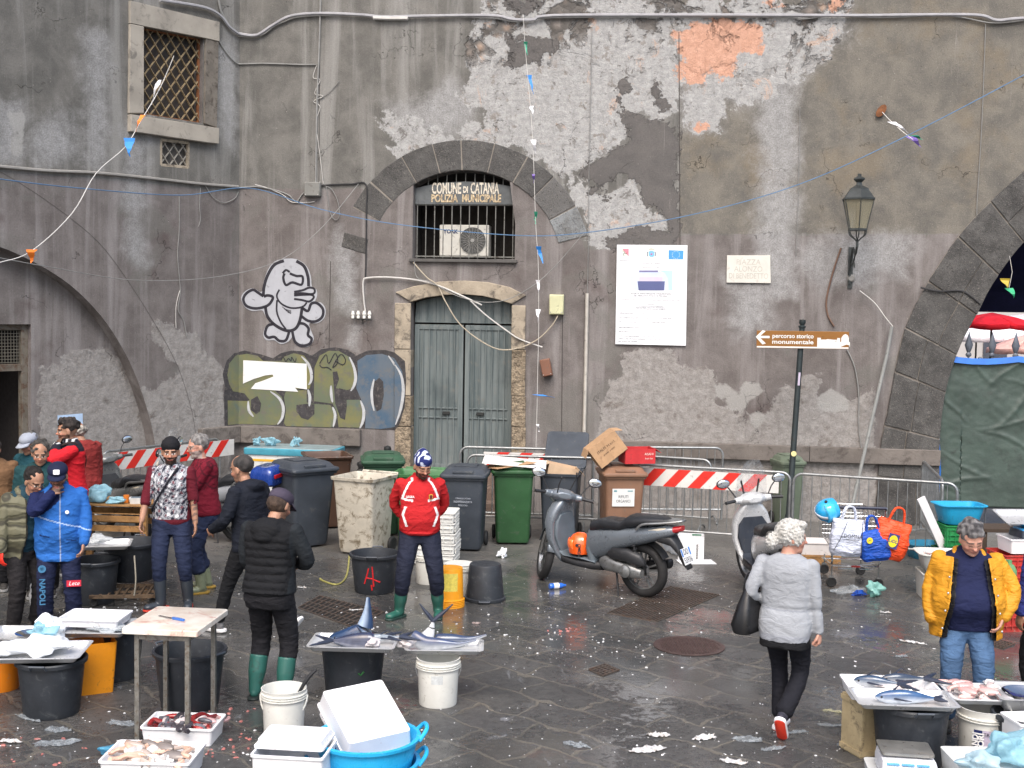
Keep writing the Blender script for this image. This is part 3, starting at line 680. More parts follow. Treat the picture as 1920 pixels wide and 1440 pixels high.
zt=la[0][1];la=smooth_path([Vector(p)for p in la], 3)
xm=la[0].x;la_poly=[(p.x, p.y)for p in la];la_poly[-1]=(la_poly[-1][0], -.25)
full=[(2*xm-x, z)for x, z in reversed(la_poly[1:])]+la_poly
mirror_ok=True
LROT=LEFT.rz-MAIN.rz
K_low=[[(340, 700), (290, 640), (287, 607), (310, 600), (343, 618), (380, 636), (386, 660), (400, 670), (420, 690), (425, 800), (447, 1200), (270, 1200), (200, 760)]]
K_pur=[[(-500, 320), (0, 322), (180, 335), (447, 362), (447, 1400), (-500, 1400)]]
K_soft=[[(157, 60), (205, 60), (203, 240), (195, 315), (160, 315)], [(0, 190), (40, 190), (45, 290), (20, 310), (-20, 300)], [(235, 240), (275, 255), (270, 500), (235, 480)], [(410, 90), (440, 60), (440, 300), (412, 240)], [(60, 240), (150, 200), (150, 310), (60, 310)]]
K_wash=[[(15, 215), (45, 205), (47, 240), (40, 290), (22, 295), (25, 240)]]
wall_sheet('wall', LEFT, -14, 0, -.2, 10.9, [win, smallw, full], .1, [[], [], [], K_pur, K_low, K_wash, [], K_soft], BLD, rz=LROT)
for h_, d_, c_ in((win, .22, True), (smallw, .12, True), (full, .22, False)):mb=MB();reveal(mb, h_, d_, closed=c_);attr_fill(mb.build('reveal', WM, BLD, smooth=False, rz=LROT))
R_low=[[(75, 690), (90, 690), (108, 680), (112, 665), (135, 658), (170, 660), (205, 652), (232, 680), (300, 800), (320, 1300), (60, 1300), (75, 760)]]
Lrec=Plane(LEFT.P(0, .22, 0), LEFT.rz)
rdoor=[Lrec.uz(x, y)for x, y in[(58, 608), (58, 1030)]];rdoor=[(rdoor[0][0]-1.9, rdoor[0][1]), rdoor[0], (rdoor[1][0], -.25), (rdoor[0][0]-1.9, -.25)]
_pl=polyU
ws=wall_sheet('wall', Lrec, -10.5, -1.0, -.2, 5.4, [rdoor], .1, [[], [], [], [[(-900, -400), (600, -400), (600, 1500), (-900, 1500)]], R_low, [], [], []], BLD, rz=LROT)
ws.location=Matrix.Rotation(LROT, 3, 'Z')@Vector((0, .22, 0))
mb=MB();reveal(mb, rdoor, .45, closed=False, y0=.22);o=mb.build('reveal', WM, BLD, smooth=False, rz=LROT);attr_fill(o)
xs=[p[0]for p in rdoor];ztp=rdoor[0][1];zgr=Lrec.uz(20, 690)[1]
dw=empty('doorway', 'x', 'x');del dw['label'], dw['category'];dw.parent=BLD;dw.rotation_euler=(0, 0, LROT)
mb=MB();fy=.34
mb.box((max(xs)-.05, fy, ztp/2), (.1, .1, ztp));mb.box(((min(xs)+max(xs))/2, fy, zgr), (max(xs)-min(xs)-.2, .09, .1));mb.box(((min(xs)+max(xs))/2, fy, ztp-.04), (max(xs)-min(xs)-.2, .09, .08))
mb.build('door_frame', mat('old_frame', (104, 98, 88), .7, var=.2, grime=.5, grimecol=(80, 56, 40)), dw, smooth=False, bevel=.005)
mb=MB();g=max(xs)-.1
while g>min(xs):mb.box((g, fy, (zgr+ztp)/2), (.008, .008, ztp-zgr-.12));g-=.045
z_=zgr+.07
while z_<ztp-.08:mb.box(((min(xs)+max(xs))/2, fy, z_), (max(xs)-min(xs)-.2, .008, .008));z_+=.045
mb.build('mesh_grille', mat('mesh_grey', (112, 108, 98), .7, .3), dw, smooth=False)
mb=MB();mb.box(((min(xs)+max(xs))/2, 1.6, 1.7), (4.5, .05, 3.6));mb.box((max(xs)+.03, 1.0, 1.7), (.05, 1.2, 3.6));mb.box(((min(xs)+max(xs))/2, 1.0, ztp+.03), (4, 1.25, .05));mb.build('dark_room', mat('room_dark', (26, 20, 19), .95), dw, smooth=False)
so_=smooth_path([Vector(p)for p in pL([(-40, 300), (40, 345), (120, 400), (185, 455), (235, 520), (280, 590), (320, 660), (345, 720), (365, 800), (372, 900)])], 4)
mb=MB()
mb.ribbon([(p.x, p.y)for p in so_], .007, y=-.004);mb.build('arch_line', mat('line_dark', (84, 78, 76), .9), BLD, smooth=False, rz=LROT)
wstone=mat('window_stone', (156, 150, 140), .85, var=.14, vs=2.5, grime=.3, grimecol=(96, 92, 88), bump=.3, bs=26)
def lbox(name, pts, y0, y1, m_, bevel=.012, par=BLD):
 mb=MB();mb.prism(pL(pts), y1-y0, off=y0);return mb.build(name, m_, par, smooth=False, bevel=bevel, rz=LROT if par is BLD else 0)
wn=empty('window', 'x', 'x');del wn['label'], wn['category'];wn.parent=BLD;wn.rotation_euler=(0, 0, LROT)
lbox('window_surround', [(241, 2), (408, 42), (408, 78), (381, 72), (268, 50), (241, 44)], -.05, .2, wstone, par=wn)
lbox('window_surround', [(241, 45), (266, 50), (266, 213), (239, 213)], -.05, .2, wstone, par=wn)
lbox('window_surround', [(383, 73), (407, 78), (404, 240), (381, 232)], -.04, .2, mat('grey_stone', (112, 106, 98), .85, var=.2, grime=.4, bump=.5), par=wn)
lbox('window_sill', [(239, 215), (404, 241), (404, 270), (384, 268), (268, 251), (239, 247)], -.09, .2, wstone, par=wn)
def lattice(poly, y, sp, w_, m_, name, par, th=.03):
 xs=[p[0]for p in poly];zs=[p[1]for p in poly];mb=MB()
 x0, x1, z0, z1=min(xs), max(xs), min(zs), max(zs)
 for sgn in(1, -1):
  c=x0+z0*0-(z1-z0)*1.3
  while c<x1+(z1-z0)*1.3:
   pts=[]
   for z in np.linspace(z0, z1, 60):
    x=(c+(z-z0)*.8)if sgn>0 else(c-(z-z0)*.8)
    if x0<=x<=x1:pts.append((x, z))
   if len(pts)>2:mb.bar((pts[0][0], y+(.006 if sgn>0 else-.006), pts[0][1]), (pts[-1][0], y+(.006 if sgn>0 else-.006), pts[-1][1]), w_, .01)
   c+=sp
 return mb.build(name, m_, par, smooth=False)
lat=mat('weathered_wood', (142, 126, 98), .8, var=.25, vs=14, grime=.4, grimecol=(112, 78, 48))
lattice(win, .09, .19, .035, lat, 'lattice', wn)
mb=MB();q=win
for a, b_ in((0, 1), (1, 2), (2, 3), (3, 0)):mb.bar((q[a][0], .1, q[a][1]), (q[b_][0], .1, q[b_][1]), .05, .05)
mb.build('window_frame', rust, wn, smooth=False, bevel=.004)
mb=MB();mb.prism(win, .02, off=.2);mb.build('pane', mat('dirty_glass', (62, 56, 52), .35, var=.3), wn, smooth=False)
vn=empty('window', 'x', 'x');del vn['label'], vn['category'];vn.parent=BLD;vn.rotation_euler=(0, 0, LROT)
lattice(smallw, .04, .17, .03, mat('grey_lattice', (150, 146, 138), .8), 'lattice', vn)
mb=MB();q=smallw
for a, b_ in((0, 1), (1, 2), (2, 3), (3, 0)):mb.bar((q[a][0], .02, q[a][1]), (q[b_][0], .02, q[b_][1]), .045, .04)
mb.build('window_frame', limestone, vn, smooth=False);mb=MB();mb.prism(smallw, .02, off=.1);mb.build('back_board', mat('vent_grey', (96, 92, 88), .9), vn, smooth=False)
a=U(374, 803, LEFT);mb=MB();mb.box(((a[0]+0)/2-.02, -.04, a[1]-.14), (-a[0]+.02, .12, .27));mb.build('plinth', plm, BLD, smooth=False, bevel=.012, rz=LROT)
for pts in([(600, 0), (598, 345)], [(620, 490), (617, 655)], [(1273, 60), (1275, 460)], [(1055, 560), (1053, 820)]):MB().ribbon(polyU(pts), .012, y=-.003).build('seam', mat('seam_dark', (62, 58, 56), .9), BLD, smooth=False)
mb=MB()
mb.box((9, .35, 11.05), (19, .9, .3));mb.build('cornice', plm, BLD, smooth=False)
mb=MB()
mb.box((6.8, 6.2, 11.1), (13, 11.4, .1));mb.build('roof', plm, BLD, smooth=False)
# ================================================================ things fixed to the facade
def wthing(name, label, cat, px, py, P=MAIN, off=0.0, group=None):
 u, z=P.uz(px, py, off);e=empty(name, label, cat, P.P(u, off, z), P.rz, group);e['_u']=u;return e, (lambda x, y:(P.uz(x, y, off)[0]-u, P.uz(x, y, off)[1]-z))
bd, loc=wthing('notice_board', 'large white works notice board with three crests and a blue picture, screwed to the wall', 'notice board', 1221, 646)
q=[loc(*p)for p in[(1157, 459), (1289, 460), (1286, 648), (1154, 645)]]
mb=MB();mb.prism(q, .02, off=-.035);mb.build('panel', mat('board_white', (232, 234, 238), .35, var=.03), bd, smooth=False)
def bl(x, y):return loc(1140+x/12, 445+y/12)
def bl2(x, y):return loc(1140+x/12, 540+y/12)
def flat(pts, col, par, y, name, f=None, th=.001, rough=.5):
 mb=MB();mb.prism([f(*p)if f else p for p in pts], th, off=y);return mb.build(name, mat('print_%d_%d_%d'%tuple(col), tuple(col), rough, var=.06), par, smooth=False)
Y0=-.0365
fl=flat([(1365, 290), (1700, 300), (1692, 500), (1362, 495)], (70, 148, 226), bd, Y0, 'flag', bl)
mb=MB();cx, cz=bl(1528, 398)
for k in range(12):
 a=rad(30*k);R=.056;sx, sz=cx+R*math.cos(a), cz+R*math.sin(a);mb.prism([(sx+(.0075 if j%2==0 else.0035)*math.sin(rad(36*j)), sz+(.0075 if j%2==0 else.0035)*math.cos(rad(36*j)))for j in range(10)], .001, off=Y0-.0015)
mb.build('stars', mat('star_white', (236, 240, 230), .5), fl, smooth=False)
sh=flat([(285, 255), (470, 255), (468, 440), (440, 478), (310, 478), (283, 440)], (218, 226, 214), bd, Y0, 'shield', bl)
flat([(320, 256), (470, 256), (468, 440)], (232, 130, 146), sh, Y0-.0015, 'shield_field', bl);
mb=MB()
for k in range(3):
 a=rad(90+120*k);c0=bl(378, 355);mb.ribbon([(c0[0], c0[1]), (c0[0]+.03*math.cos(a), c0[1]+.03*math.sin(a)), (c0[0]+.045*math.cos(a+.9), c0[1]+.045*math.sin(a+.9))], .01, y=Y0-.003)
mb.build('emblem', mat('emblem_grey', (110, 116, 110), .6), sh, smooth=False)
cr=flat([(915, 330), (945, 305), (1010, 305), (1045, 335), (1048, 400), (1020, 445), (945, 445), (915, 405)], (120, 178, 226), bd, Y0, 'crest', bl)
flat([(890, 240), (930, 255), (975, 235), (1020, 255), (1075, 242), (1040, 290), (925, 290)], (190, 192, 182), cr, Y0-.001, 'crown', bl)
mb=MB();mb.ribbon([bl(900, 320), bl(880, 375), bl(900, 435)], .012, y=Y0-.0015);mb.build('crest_edge', mat('emblem_dark', (66, 72, 84), .6), cr, smooth=False)
mb=MB();mb.ribbon([bl(1055, 320), bl(1075, 375), bl(1055, 435)], .012, y=Y0-.0015);mb.build('crest_edge', MATS['emblem_dark'], cr, smooth=False)
flat([(950, 375), (1000, 362), (1000, 392), (965, 395)], (190, 60, 90), cr, Y0-.0015, 'crest_figure', bl)
pc=flat([(500, 1180), (500, 900), (560, 810), (690, 770), (1130, 770), (1280, 800), (1350, 930), (1365, 1195)], (196, 206, 226), bd, Y0, 'picture', bl)
flat([(1130, 750), (1455, 750), (1450, 1195), (1366, 1195), (1350, 930), (1280, 800)], (176, 226, 232), pc, Y0, 'picture_sky', bl)
flat([(700, 745), (1125, 745), (1128, 785), (700, 785)], (120, 120, 160), pc, Y0-.0015, 'picture_band', bl)
flat([(665, 990), (1280, 990), (1262, 1195), (690, 1195)], (84, 92, 136), pc, Y0-.0015, 'picture_stone', bl)
flat([(705, 895), (1225, 895), (1225, 985), (705, 985)], (206, 190, 216), pc, Y0-.0015, 'picture_sign', bl)
ink=mat('notice_ink', (70, 74, 84), .6);inkl=mat('notice_ink_faded', (128, 128, 136), .6)
def tl(t, x, y, w, f, size=.03, mm=ink, al='CENTER'):
 u, z=f(x, y);text(t, size, mm, bd, (u, Y0-.0005, z), width=w/12/122*1.0, align=al, ext=.0004)
tl('REGIONE SICILIA', 375, 522, 215, bl, .018);tl('Comune di Catania', 965, 582, 430, bl, .04, inkl);tl('DIREZIONE CULTURA', 960, 680, 410, bl, .03, inkl)
tl('LAVORI DI MANUTENZIONE STRAORDINARIA', 962, 130, 945, bl2, .036);tl('DEL MERCATO ITTICO "A PISCARIA"', 965, 180, 780, bl2, .036)
tl('INTERVENTO FINANZIATO DAL MINISTERO DELLO SVILUPPO E DAI FONDI', 970, 272, 1310, bl2, .026, inkl)
for t, x, y, w in(('COMMITTENTE', 960, 378, 170), ('COMUNE DI CATANIA DIREZIONE', 972, 412, 550), ('RESPONSABILE UNICO DEL PROCEDIMENTO', 985, 445, 730), ('UFFICIO TECNICO LAVORI PUBBLICI', 965, 478, 690)):tl(t, x, y, w, bl2, .02)
for t, x, y, w in(('IMPRESA ESECUTRICE', 245, 566, 330), ('DATA CONSEGNA DEI LAVORI', 245, 668, 430), ('CUP', 240, 758, 60), ('DIRETTORE OPERATIVO LAVORI', 240, 888, 455), ('RESP SICUREZZA', 240, 980, 240), ('CAPO CANTIERE IMPRESA', 235, 1078, 470), ('DIRETTORE TECNICO IMPRESA', 235, 1140, 610), ('RESP TECNICO DEL CANTIERE', 235, 1200, 420)):
 tl(t, x, y, w, bl2, .026, ink, 'LEFT');tl('di lavori e opere edili', x+w+30, y+6, 320, bl2, .02, inkl, 'LEFT')
for t, x, y, w in(('DATA DI FINE LAVORI', 1140, 684, 290), ('DIRETTORE LAVORI', 990, 774, 290)):tl(t, x, y, w, bl2, .026, ink, 'LEFT');tl('ing. e arch.', x+w+30, y+4, 190, bl2, .02, inkl, 'LEFT')
pq, loc=wthing('street_plaque', 'small cream marble street name plaque with faded engraved letters', 'plaque', 1403, 530)
mb=MB();mb.prism([loc(*p)for p in[(1363, 479), (1444, 479), (1445, 531), (1362, 530)]], .03, off=-.03);mb.build('slab', mat('cream_marble', (204, 202, 194), .6, var=.06, grime=.2, grimecol=(160, 154, 144), bump=.2), pq, smooth=False, bevel=.004)
eg=mat('engraving', (178, 175, 166), .7)
for t, y, w in(('PIAZZA', 492, 44), ('ALONZO', 505, 52), ('DI BENEDETTO', 518, 72)):u, z=loc(1403, y);text(t, .12, eg, pq, (u, -.0305, z), width=w/122)
tp, loc=wthing('torn_poster', 'torn blank white poster pasted over the graffiti', 'poster', 517, 735)
mb=MB();mb.prism([loc(410+x/4.113, 470+y/4.113)for x, y in[(192, 845), (680, 872), (682, 1070), (590, 1055), (615, 1088), (250, 1065), (285, 1022), (350, 1000), (425, 970), (418, 955), (360, 962), (270, 990), (190, 1025)]], .004, off=-.014);mb.build('paper', mat('old_paper', (222, 222, 220), .8, var=.05, vs=8, grime=.12, grimecol=(190, 160, 140)), tp, smooth=False)
nl=Plane(LEFT.P(0, .22, 0), LEFT.rz)
np_, loc=wthing('notice_sheet', 'pale blue printed notice sheet taped to the plaster by the doorway', 'notice', 132, 822, nl)
mb=MB();mb.prism([loc(*p)for p in[(107, 779), (154, 775), (155, 818), (110, 822)]], .004, off=-.012);sh_=mb.build('paper', mat('blue_paper', (176, 200, 228), .7, var=.1), np_, smooth=False)
for k, (t, w)in enumerate((('A VISO', 24), ('mercato del pesce', 34), ('orario di vendita', 30), ('piazza', 20))):u, z=loc(131, 787+k*8);text(t, .05, MATS['notice_ink'], sh_, (u, -.0135, z), width=w/150)
def g2(x, y):return U(410+x/4.113, 470+y/4.113)
GP=lambda pts:[g2(*p)for p in pts]
def gfill(name, pts, m_, y, par=BLD):
 mb=MB();mb.add([(p[0], y, p[1])for p in GP(pts)], tri2(GP(pts)));return mb.build(name, m_, par, smooth=False)
gm=NB('graffiti_fill');o_=gm.obj();n1=gm.noise(o_, 1.6, 5, .6);n2=gm.noise(o_, 6, 6, .7)
cc=gm.mix(gm.ramp(n1, .35, .65), lin((118, 115, 74)), lin((96, 104, 84)));cc=gm.mix(gm.ramp(gm.noise(o_, 2.3, 3), .55, .7, 0, .8), cc, lin((76, 98, 104)));cc=gm.mix(gm.ramp(n2, .5, .66, 0, .75), cc, lin((102, 98, 90)));gm.L(cc, gm.b.inputs[0]);gm.b.inputs['Roughness'].default_value=.9
gb_=NB('graffiti_blue');o_=gb_.obj();cc=gb_.mix(gb_.ramp(gb_.noise(o_, 2.2, 5), .35, .65), lin((66, 90, 112)), lin((92, 102, 112)));cc=gb_.mix(gb_.ramp(gb_.noise(o_, 5, 7, .75), .48, .62, 0, .7), cc, lin((104, 104, 104)));gb_.L(cc, gb_.b.inputs[0]);gb_.b.inputs['Roughness'].default_value=.9
gd=mat('graffiti_outline', (58, 56, 58), .9, var=.25, vs=9, grime=.4, grimecol=(96, 90, 86));gw=mat('graffiti_white', (176, 178, 180), .85, var=.1, vs=12, grime=.2);gk=mat('paste_paper', (168, 170, 176), .85, var=.06, vs=5, grime=.1)
gl=mat('paste_ink', (38, 36, 44), .8, var=.1)
gr=gfill('graffiti', [(45, 1350), (40, 1130), (45, 1040), (30, 950), (60, 850), (120, 790), (200, 770), (330, 800), (420, 830), (480, 790), (560, 770), (640, 775), (720, 810), (790, 760), (900, 745), (1000, 765), (1060, 810), (1150, 770), (1280, 765), (1380, 790), (1440, 850), (1450, 1000), (1440, 1200), (1400, 1330), (1355, 1385), (1100, 1372), (600, 1360), (180, 1335)], gd, -.003)
gfill('letter_fill', [(65, 960), (80, 870), (130, 810), (220, 795), (300, 810), (345, 850), (470, 850), (500, 820), (580, 790), (660, 810), (712, 880), (722, 1000), (700, 1065), (520, 1070), (430, 1075), (490, 1130), (500, 1230), (470, 1320), (440, 1345), (180, 1335), (70, 1345), (68, 1155), (220, 1160), (240, 1150), (200, 1100), (110, 1085), (80, 1030)], gm.m, -.006, gr)
gfill('letter_fill', [(520, 1080), (680, 1075), (680, 1170), (720, 1180), (860, 1190), (905, 1250), (890, 1350), (870, 1362), (520, 1352), (505, 1330), (520, 1230), (505, 1130)], gm.m, -.006, gr)
gfill('letter_fill', [(740, 900), (780, 810), (850, 772), (930, 775), (1010, 820), (1050, 890), (1060, 980), (1040, 1060), (990, 1075), (930, 1060), (925, 1150), (1090, 1150), (1120, 1250), (1100, 1365), (925, 1360), (915, 1250), (880, 1180), (735, 1160)], gm.m, -.006, gr)
gfill('letter_fill', [(1070, 850), (1140, 805), (1260, 795), (1360, 830), (1420, 930), (1438, 1080), (1420, 1220), (1360, 1360), (1250, 1375), (1130, 1370), (1135, 1260), (1100, 1150), (1062, 1060), (1075, 950)], gb_.m, -.006, gr)
GPo=GP
GP=lambda pts:polyU([(410+x/4.113, 470+y/4.113)for x, y in pts], LEFT)
for nm, pts, m_, y in(('graffiti', [(152, 785), (120, 790), (60, 850), (30, 950), (45, 1040), (40, 1130), (45, 1350), (152, 1338)], gd, -.003), ('letter_fill', [(152, 800), (130, 810), (80, 870), (65, 960), (80, 1030), (110, 1085), (152, 1090)], gm.m, -.006), ('letter_fill', [(68, 1155), (152, 1158), (152, 1336), (70, 1345)], gm.m, -.006)):
 o=gfill(nm, pts, m_, y);o.rotation_euler=(0, 0, LROT)
GP=GPo
for nm, pts, m_, y in(('graffiti', [(1361, 785), (1440, 850), (1450, 1000), (1440, 1200), (1400, 1330), (1361, 1385)], gd, -.039), ('letter_fill', [(1361, 832), (1420, 930), (1438, 1080), (1420, 1220), (1361, 1358)], gb_.m, -.042)):gfill(nm, pts, m_, y)
MB().ribbon([(p[0], p[1])for p in smooth_path([Vector(q)for q in GP([(1366, 880), (1412, 960), (1428, 1060), (1420, 1160), (1400, 1250), (1368, 1340)])], 4)], .05, y=-.045, taper=True).build('highlight', gw, BLD, smooth=False)
gfill('letter_hole', [(1200, 1010), (1240, 980), (1270, 1010), (1275, 1110), (1255, 1220), (1220, 1240), (1195, 1180), (1190, 1080)], gd, -.009, gr)
gfill('letter_hole', [(880, 935), (915, 930), (930, 990), (905, 1060), (985, 1075), (990, 1200), (975, 1305), (940, 1290), (900, 1180), (890, 1060)], gd, -.009, gr)
gfill('letter_hole', [(600, 1190), (680, 1180), (740, 1185), (740, 1260), (690, 1305), (640, 1290), (600, 1240)], gd, -.009, gr)
gfill('letter_hole', [(250, 1150), (300, 1120), (330, 1180), (320, 1240), (290, 1260), (250, 1230)], gd, -.009, gr)
for pts, w_ in(([(640, 815), (690, 870), (715, 940), (715, 1000), (695, 1035)], .05), ([(1010, 820), (1045, 900), (1058, 980), (1045, 1040), (1020, 1082)], .05), ([(1310, 810), (1360, 880), (1415, 960), (1432, 1060), (1425, 1160), (1405, 1250), (1365, 1350)], .055), ([(1200, 990), (1182, 1080), (1185, 1160), (1200, 1235)], .045), ([(1095, 1155), (1120, 1230), (1115, 1310), (1090, 1370)], .05), ([(868, 1040), (870, 1110), (880, 1170)], .045), ([(880, 1205), (900, 1270), (885, 1360)], .045), ([(690, 1070), (705, 1130), (700, 1200)], .05), ([(400, 1085), (470, 1140), (500, 1210), (490, 1290), (455, 1340)], .05), ([(230, 1160), (235, 1230), (270, 1280)], .045)):
 MB().ribbon([(p[0], p[1])for p in smooth_path([Vector(q)for q in GP(pts)], 4)], w_, y=-.012, taper=True).build('highlight', gw, gr, smooth=False)
mb=MB()
for pts in([(480, 850), (500, 820), (520, 855), (540, 830), (560, 850), (565, 820), (590, 860), (600, 830)], [(780, 870), (830, 800), (850, 870), (900, 790), (920, 860), (880, 900), (940, 800), (980, 840), (960, 880), (900, 850)], [(870, 920), (840, 900), (800, 900), (780, 880)]):
 MB().ribbon([(p[0], p[1])for p in smooth_path([Vector(q)for q in GP(pts)], 4)], .014, y=-.0135).build('tag', gl, gr, smooth=False)
mb=MB()
for pts in([(-20, 690), (0, 740), (20, 690), (30, 740)], [(40, 700), (35, 760), (60, 740), (70, 700)], [(80, 700), (110, 690), (90, 730), (120, 760)], [(130, 680), (135, 740), (150, 750)]):
 mb.ribbon([(p[0], p[1])for p in smooth_path([Vector(q)for q in GP(pts)], 4)], .04, y=-.004, taper=True)
mb.build('graffiti', gw, BLD, smooth=False)
cr_, loc=wthing('paste_up_drawing', 'pasted cut-out line drawing of a standing beaked creature on the wall', 'street art', 530, 650)
def c2(x, y):return loc(410+x/4.113, 470+y/4.113)
def cfill(name, pts, m_, y):
 q=[c2(*p)for p in pts];q=[(p[0], p[1])for p in smooth_path([Vector(a)for a in q+[q[0]]], 3)][:-1];mb=MB();mb.prism(q, .003, off=y-.003);return mb.build(name, m_, cr_, smooth=False)
cfill('paper', [(500, 62), (600, 65), (680, 120), (712, 200), (720, 275), (755, 300), (760, 350), (745, 395), (790, 400), (825, 450), (815, 520), (760, 560), (700, 560), (715, 620), (735, 680), (700, 735), (640, 740), (600, 700), (575, 660), (540, 700), (480, 720), (430, 690), (370, 690), (345, 650), (360, 590), (400, 565), (360, 500), (335, 460), (260, 465), (200, 430), (175, 360), (210, 310), (270, 290), (330, 320), (345, 250), (380, 150), (430, 85)], gk, -.006)
mb=MB()
def ln(pts, w_=.04):mb.ribbon([(p[0], p[1])for p in smooth_path([Vector(q)for q in[c2(*p)for p in pts]], 5)], w_, y=-.011)
ln([(505, 78), (430, 110), (375, 200), (350, 290), (347, 352)], .05);ln([(600, 80), (660, 120), (690, 200), (695, 275)], .05)
ln([(347, 352), (300, 320), (265, 302), (215, 330), (192, 375), (215, 425), (280, 445), (350, 435), (395, 410), (420, 360), (380, 345), (350, 355)], .045)
ln([(362, 430), (375, 500), (420, 560), (490, 605), (550, 618), (600, 595), (630, 530), (645, 440)], .05);ln([(470, 300), (450, 350), (480, 405), (550, 440), (620, 440), (660, 425), (680, 400)], .03);ln([(452, 380), (450, 470), (480, 550), (520, 605)], .03)
ln([(583, 318), (650, 305), (700, 285), (738, 295), (740, 325), (710, 335), (640, 328), (583, 335)], .035);ln([(583, 345), (650, 340), (715, 340), (735, 360), (700, 392), (640, 380), (583, 372)], .035)
ln([(495, 175), (520, 150), (550, 165)], .035);ln([(510, 175), (500, 210), (520, 265), (570, 245), (640, 262), (648, 200), (600, 195), (550, 175)], .04)
ln([(645, 440), (690, 465), (715, 410), (760, 405), (805, 450), (800, 510), (750, 545), (690, 540), (640, 505)], .045)
ln([(430, 565), (380, 580), (360, 640), (385, 670), (430, 665), (470, 695), (520, 690), (545, 625)], .045);ln([(570, 625), (590, 700), (640, 732), (700, 720), (718, 680), (690, 650), (695, 600), (660, 565), (620, 560)], .045)
for k in range(4):ln([(490+k*14, 432+k*14), (520+k*10, 452+k*10), (560, 462+k*8)], .01)
mb.build('ink_line', gl, cr_, smooth=False)
LN, loc=wthing('wall_lantern', 'old iron street lantern with glass panes on a scrolled wall bracket', 'street lamp', 1592, 520)
li=mat('lantern_iron', (72, 76, 76), .5, .6, var=.2, bump=.2);gl_=NB('lantern_glass');gl_.b.inputs['Base Color'].default_value=lin((176, 170, 146));gl_.b.inputs['Roughness'].default_value=.25;gl_.b.inputs['Transmission Weight'].default_value=.5;gl_.b.inputs['Alpha'].default_value=.75
Q0=lambda y:loc(1597, y)[1]
cy=-.62;lx=loc(1597, 420)[0]
def hexring(r, z):return[(lx+r*math.cos(rad(60*k+30)), cy+r*math.sin(rad(60*k+30)), z)for k in range(6)]
def hexloft(rings, name, m_, par=LN, cap=True):
 mb=MB();vs=[];fs=[]
 for r, z in rings:vs+=hexring(r, z)
 for i in range(len(rings)-1):
  for j in range(6):fs.append((i*6+j, i*6+(j+1)%6, (i+1)*6+(j+1)%6, (i+1)*6+j))
 if cap:fs+=[tuple(reversed(range(6))), tuple((len(rings)-1)*6+j for j in range(6))]
 mb.add(vs, fs);return mb.build(name, m_, par, smooth=False)
sc_=119/122
z0, z1, z2, z3, z4=Q0(435), Q0(380), Q0(362), Q0(358), Q0(350)
hexloft([(.13, z0), (.235, z1)], 'lamp_glass', gl_.m, cap=False)
hexloft([(.25, z1-.015), (.25, z1+.01)], 'rim', li);hexloft([(.24, z1+.01), (.15, z1+.13), (.145, z1+.15), (.05, z1+.2), (.04, z1+.24), (.085, z1+.28), (.085, z1+.3), (.03, z1+.33), (.03, z1+.36), (.0, z1+.37)], 'lamp_roof', li)
hexloft([(.145, z0-.02), (.145, z0+.01)], 'base', li)
mb=MB();A_=hexring(.135, z0);B_=hexring(.24, z1)
for a, b_ in zip(A_, B_):mb.tube([a, b_], .008, 5)
for k in range(6):
 a=A_[k];mb.tube(smooth_path([a, (lx+(a[0]-lx)*.9, cy+(a[1]-cy)*.9, z0-.08), (lx+(a[0]-lx)*.25, cy+(a[1]-cy)*.25, z0-.15), (lx, cy, z0-.2)], 3), .009, 5)
mb.cyl((lx, cy, z0-.16), (lx, cy, z0-.26), .02, n=8);mb.build('cage', li, LN)
mb=MB();zb_=z0-.24
mb.tube(smooth_path([(lx, cy, zb_), (lx, cy+.15, zb_-.12), (lx-.01, -.28, zb_-.02), (lx-.01, -.08, zb_-.3), (lx-.01, -.05, zb_-.55)], 5), .018, 8)
mb.tube(smooth_path([(lx, cy+.05, zb_-.03), (lx, cy+.3, zb_-.22), (lx, -.12, zb_-.25), (lx, -.04, zb_-.1)], 5), .012, 6)
for k in range(4):mb.tube([(lx+.0, -.12-.09*k+.04*math.cos(a*.63), zb_-.18-.03*k+.04*math.sin(a*.63))for a in range(10)], .007, 5, closed=True)
mb.box((lx, -.012, zb_-.3), (.07, .025, .62));mb.build('bracket', li, LN)
mb=MB();c0=loc(1595, 522);mb.lathe([(.0, 0), (.06, 0), (.06, .04), (.04, .05), (.04, .07), (0, .07)], 18);mb.v=[(a+c0[0], -c, b_+c0[1])for a, b_, c in mb.v];mb.build('junction', mat('dull_grey_box', (120, 118, 114), .7), LN)
def box_on(label, x0, y0, x1, y1, col, d=.09, name='electric_box', cat='electric box', P=MAIN):
 e, loc=wthing(name, label, cat, (x0+x1)/2, y1, P);a=loc(x0, y0);b_=loc(x1, y1);w_=b_[0]-a[0];h=a[1]-b_[1]
 m_=mat('box_%d_%d_%d'%col, col, .55, var=.08, grime=.25, grimecol=(90, 86, 78));mb=MB();mb.box((0, -d/2-.002, h/2), (w_, d, h));mb.build('housing', m_, e, bevel=.01)
 mb=MB();mb.box((0, -d-.008, h/2), (w_*.92, .016, h*.92));cv=mb.build('lid', m_, e, bevel=.006)
 mb=MB()
 for sx in(-1, 1):mb.cyl((sx*w_*.38, -d-.014, h*.12), (sx*w_*.38, -d-.022, h*.12), .008, n=8)
 mb.build('screw', MATS['snap']if 'snap' in MATS else mat('snap', (190, 190, 190), .3, .8), cv);return e
box_on('cream plastic electric box to the right of the door', 1031, 552, 1057, 590, (196, 196, 158), .11)
box_on('grey electric junction box where the wall cables meet', 573, 342, 603, 369, (122, 122, 118), .09)
e_=box_on('small rusty brown box hanging askew from loose wires', 1019, 672, 1037, 705, (122, 84, 66), .11);e_.rotation_euler=(0, rad(-12), MAIN.rz)
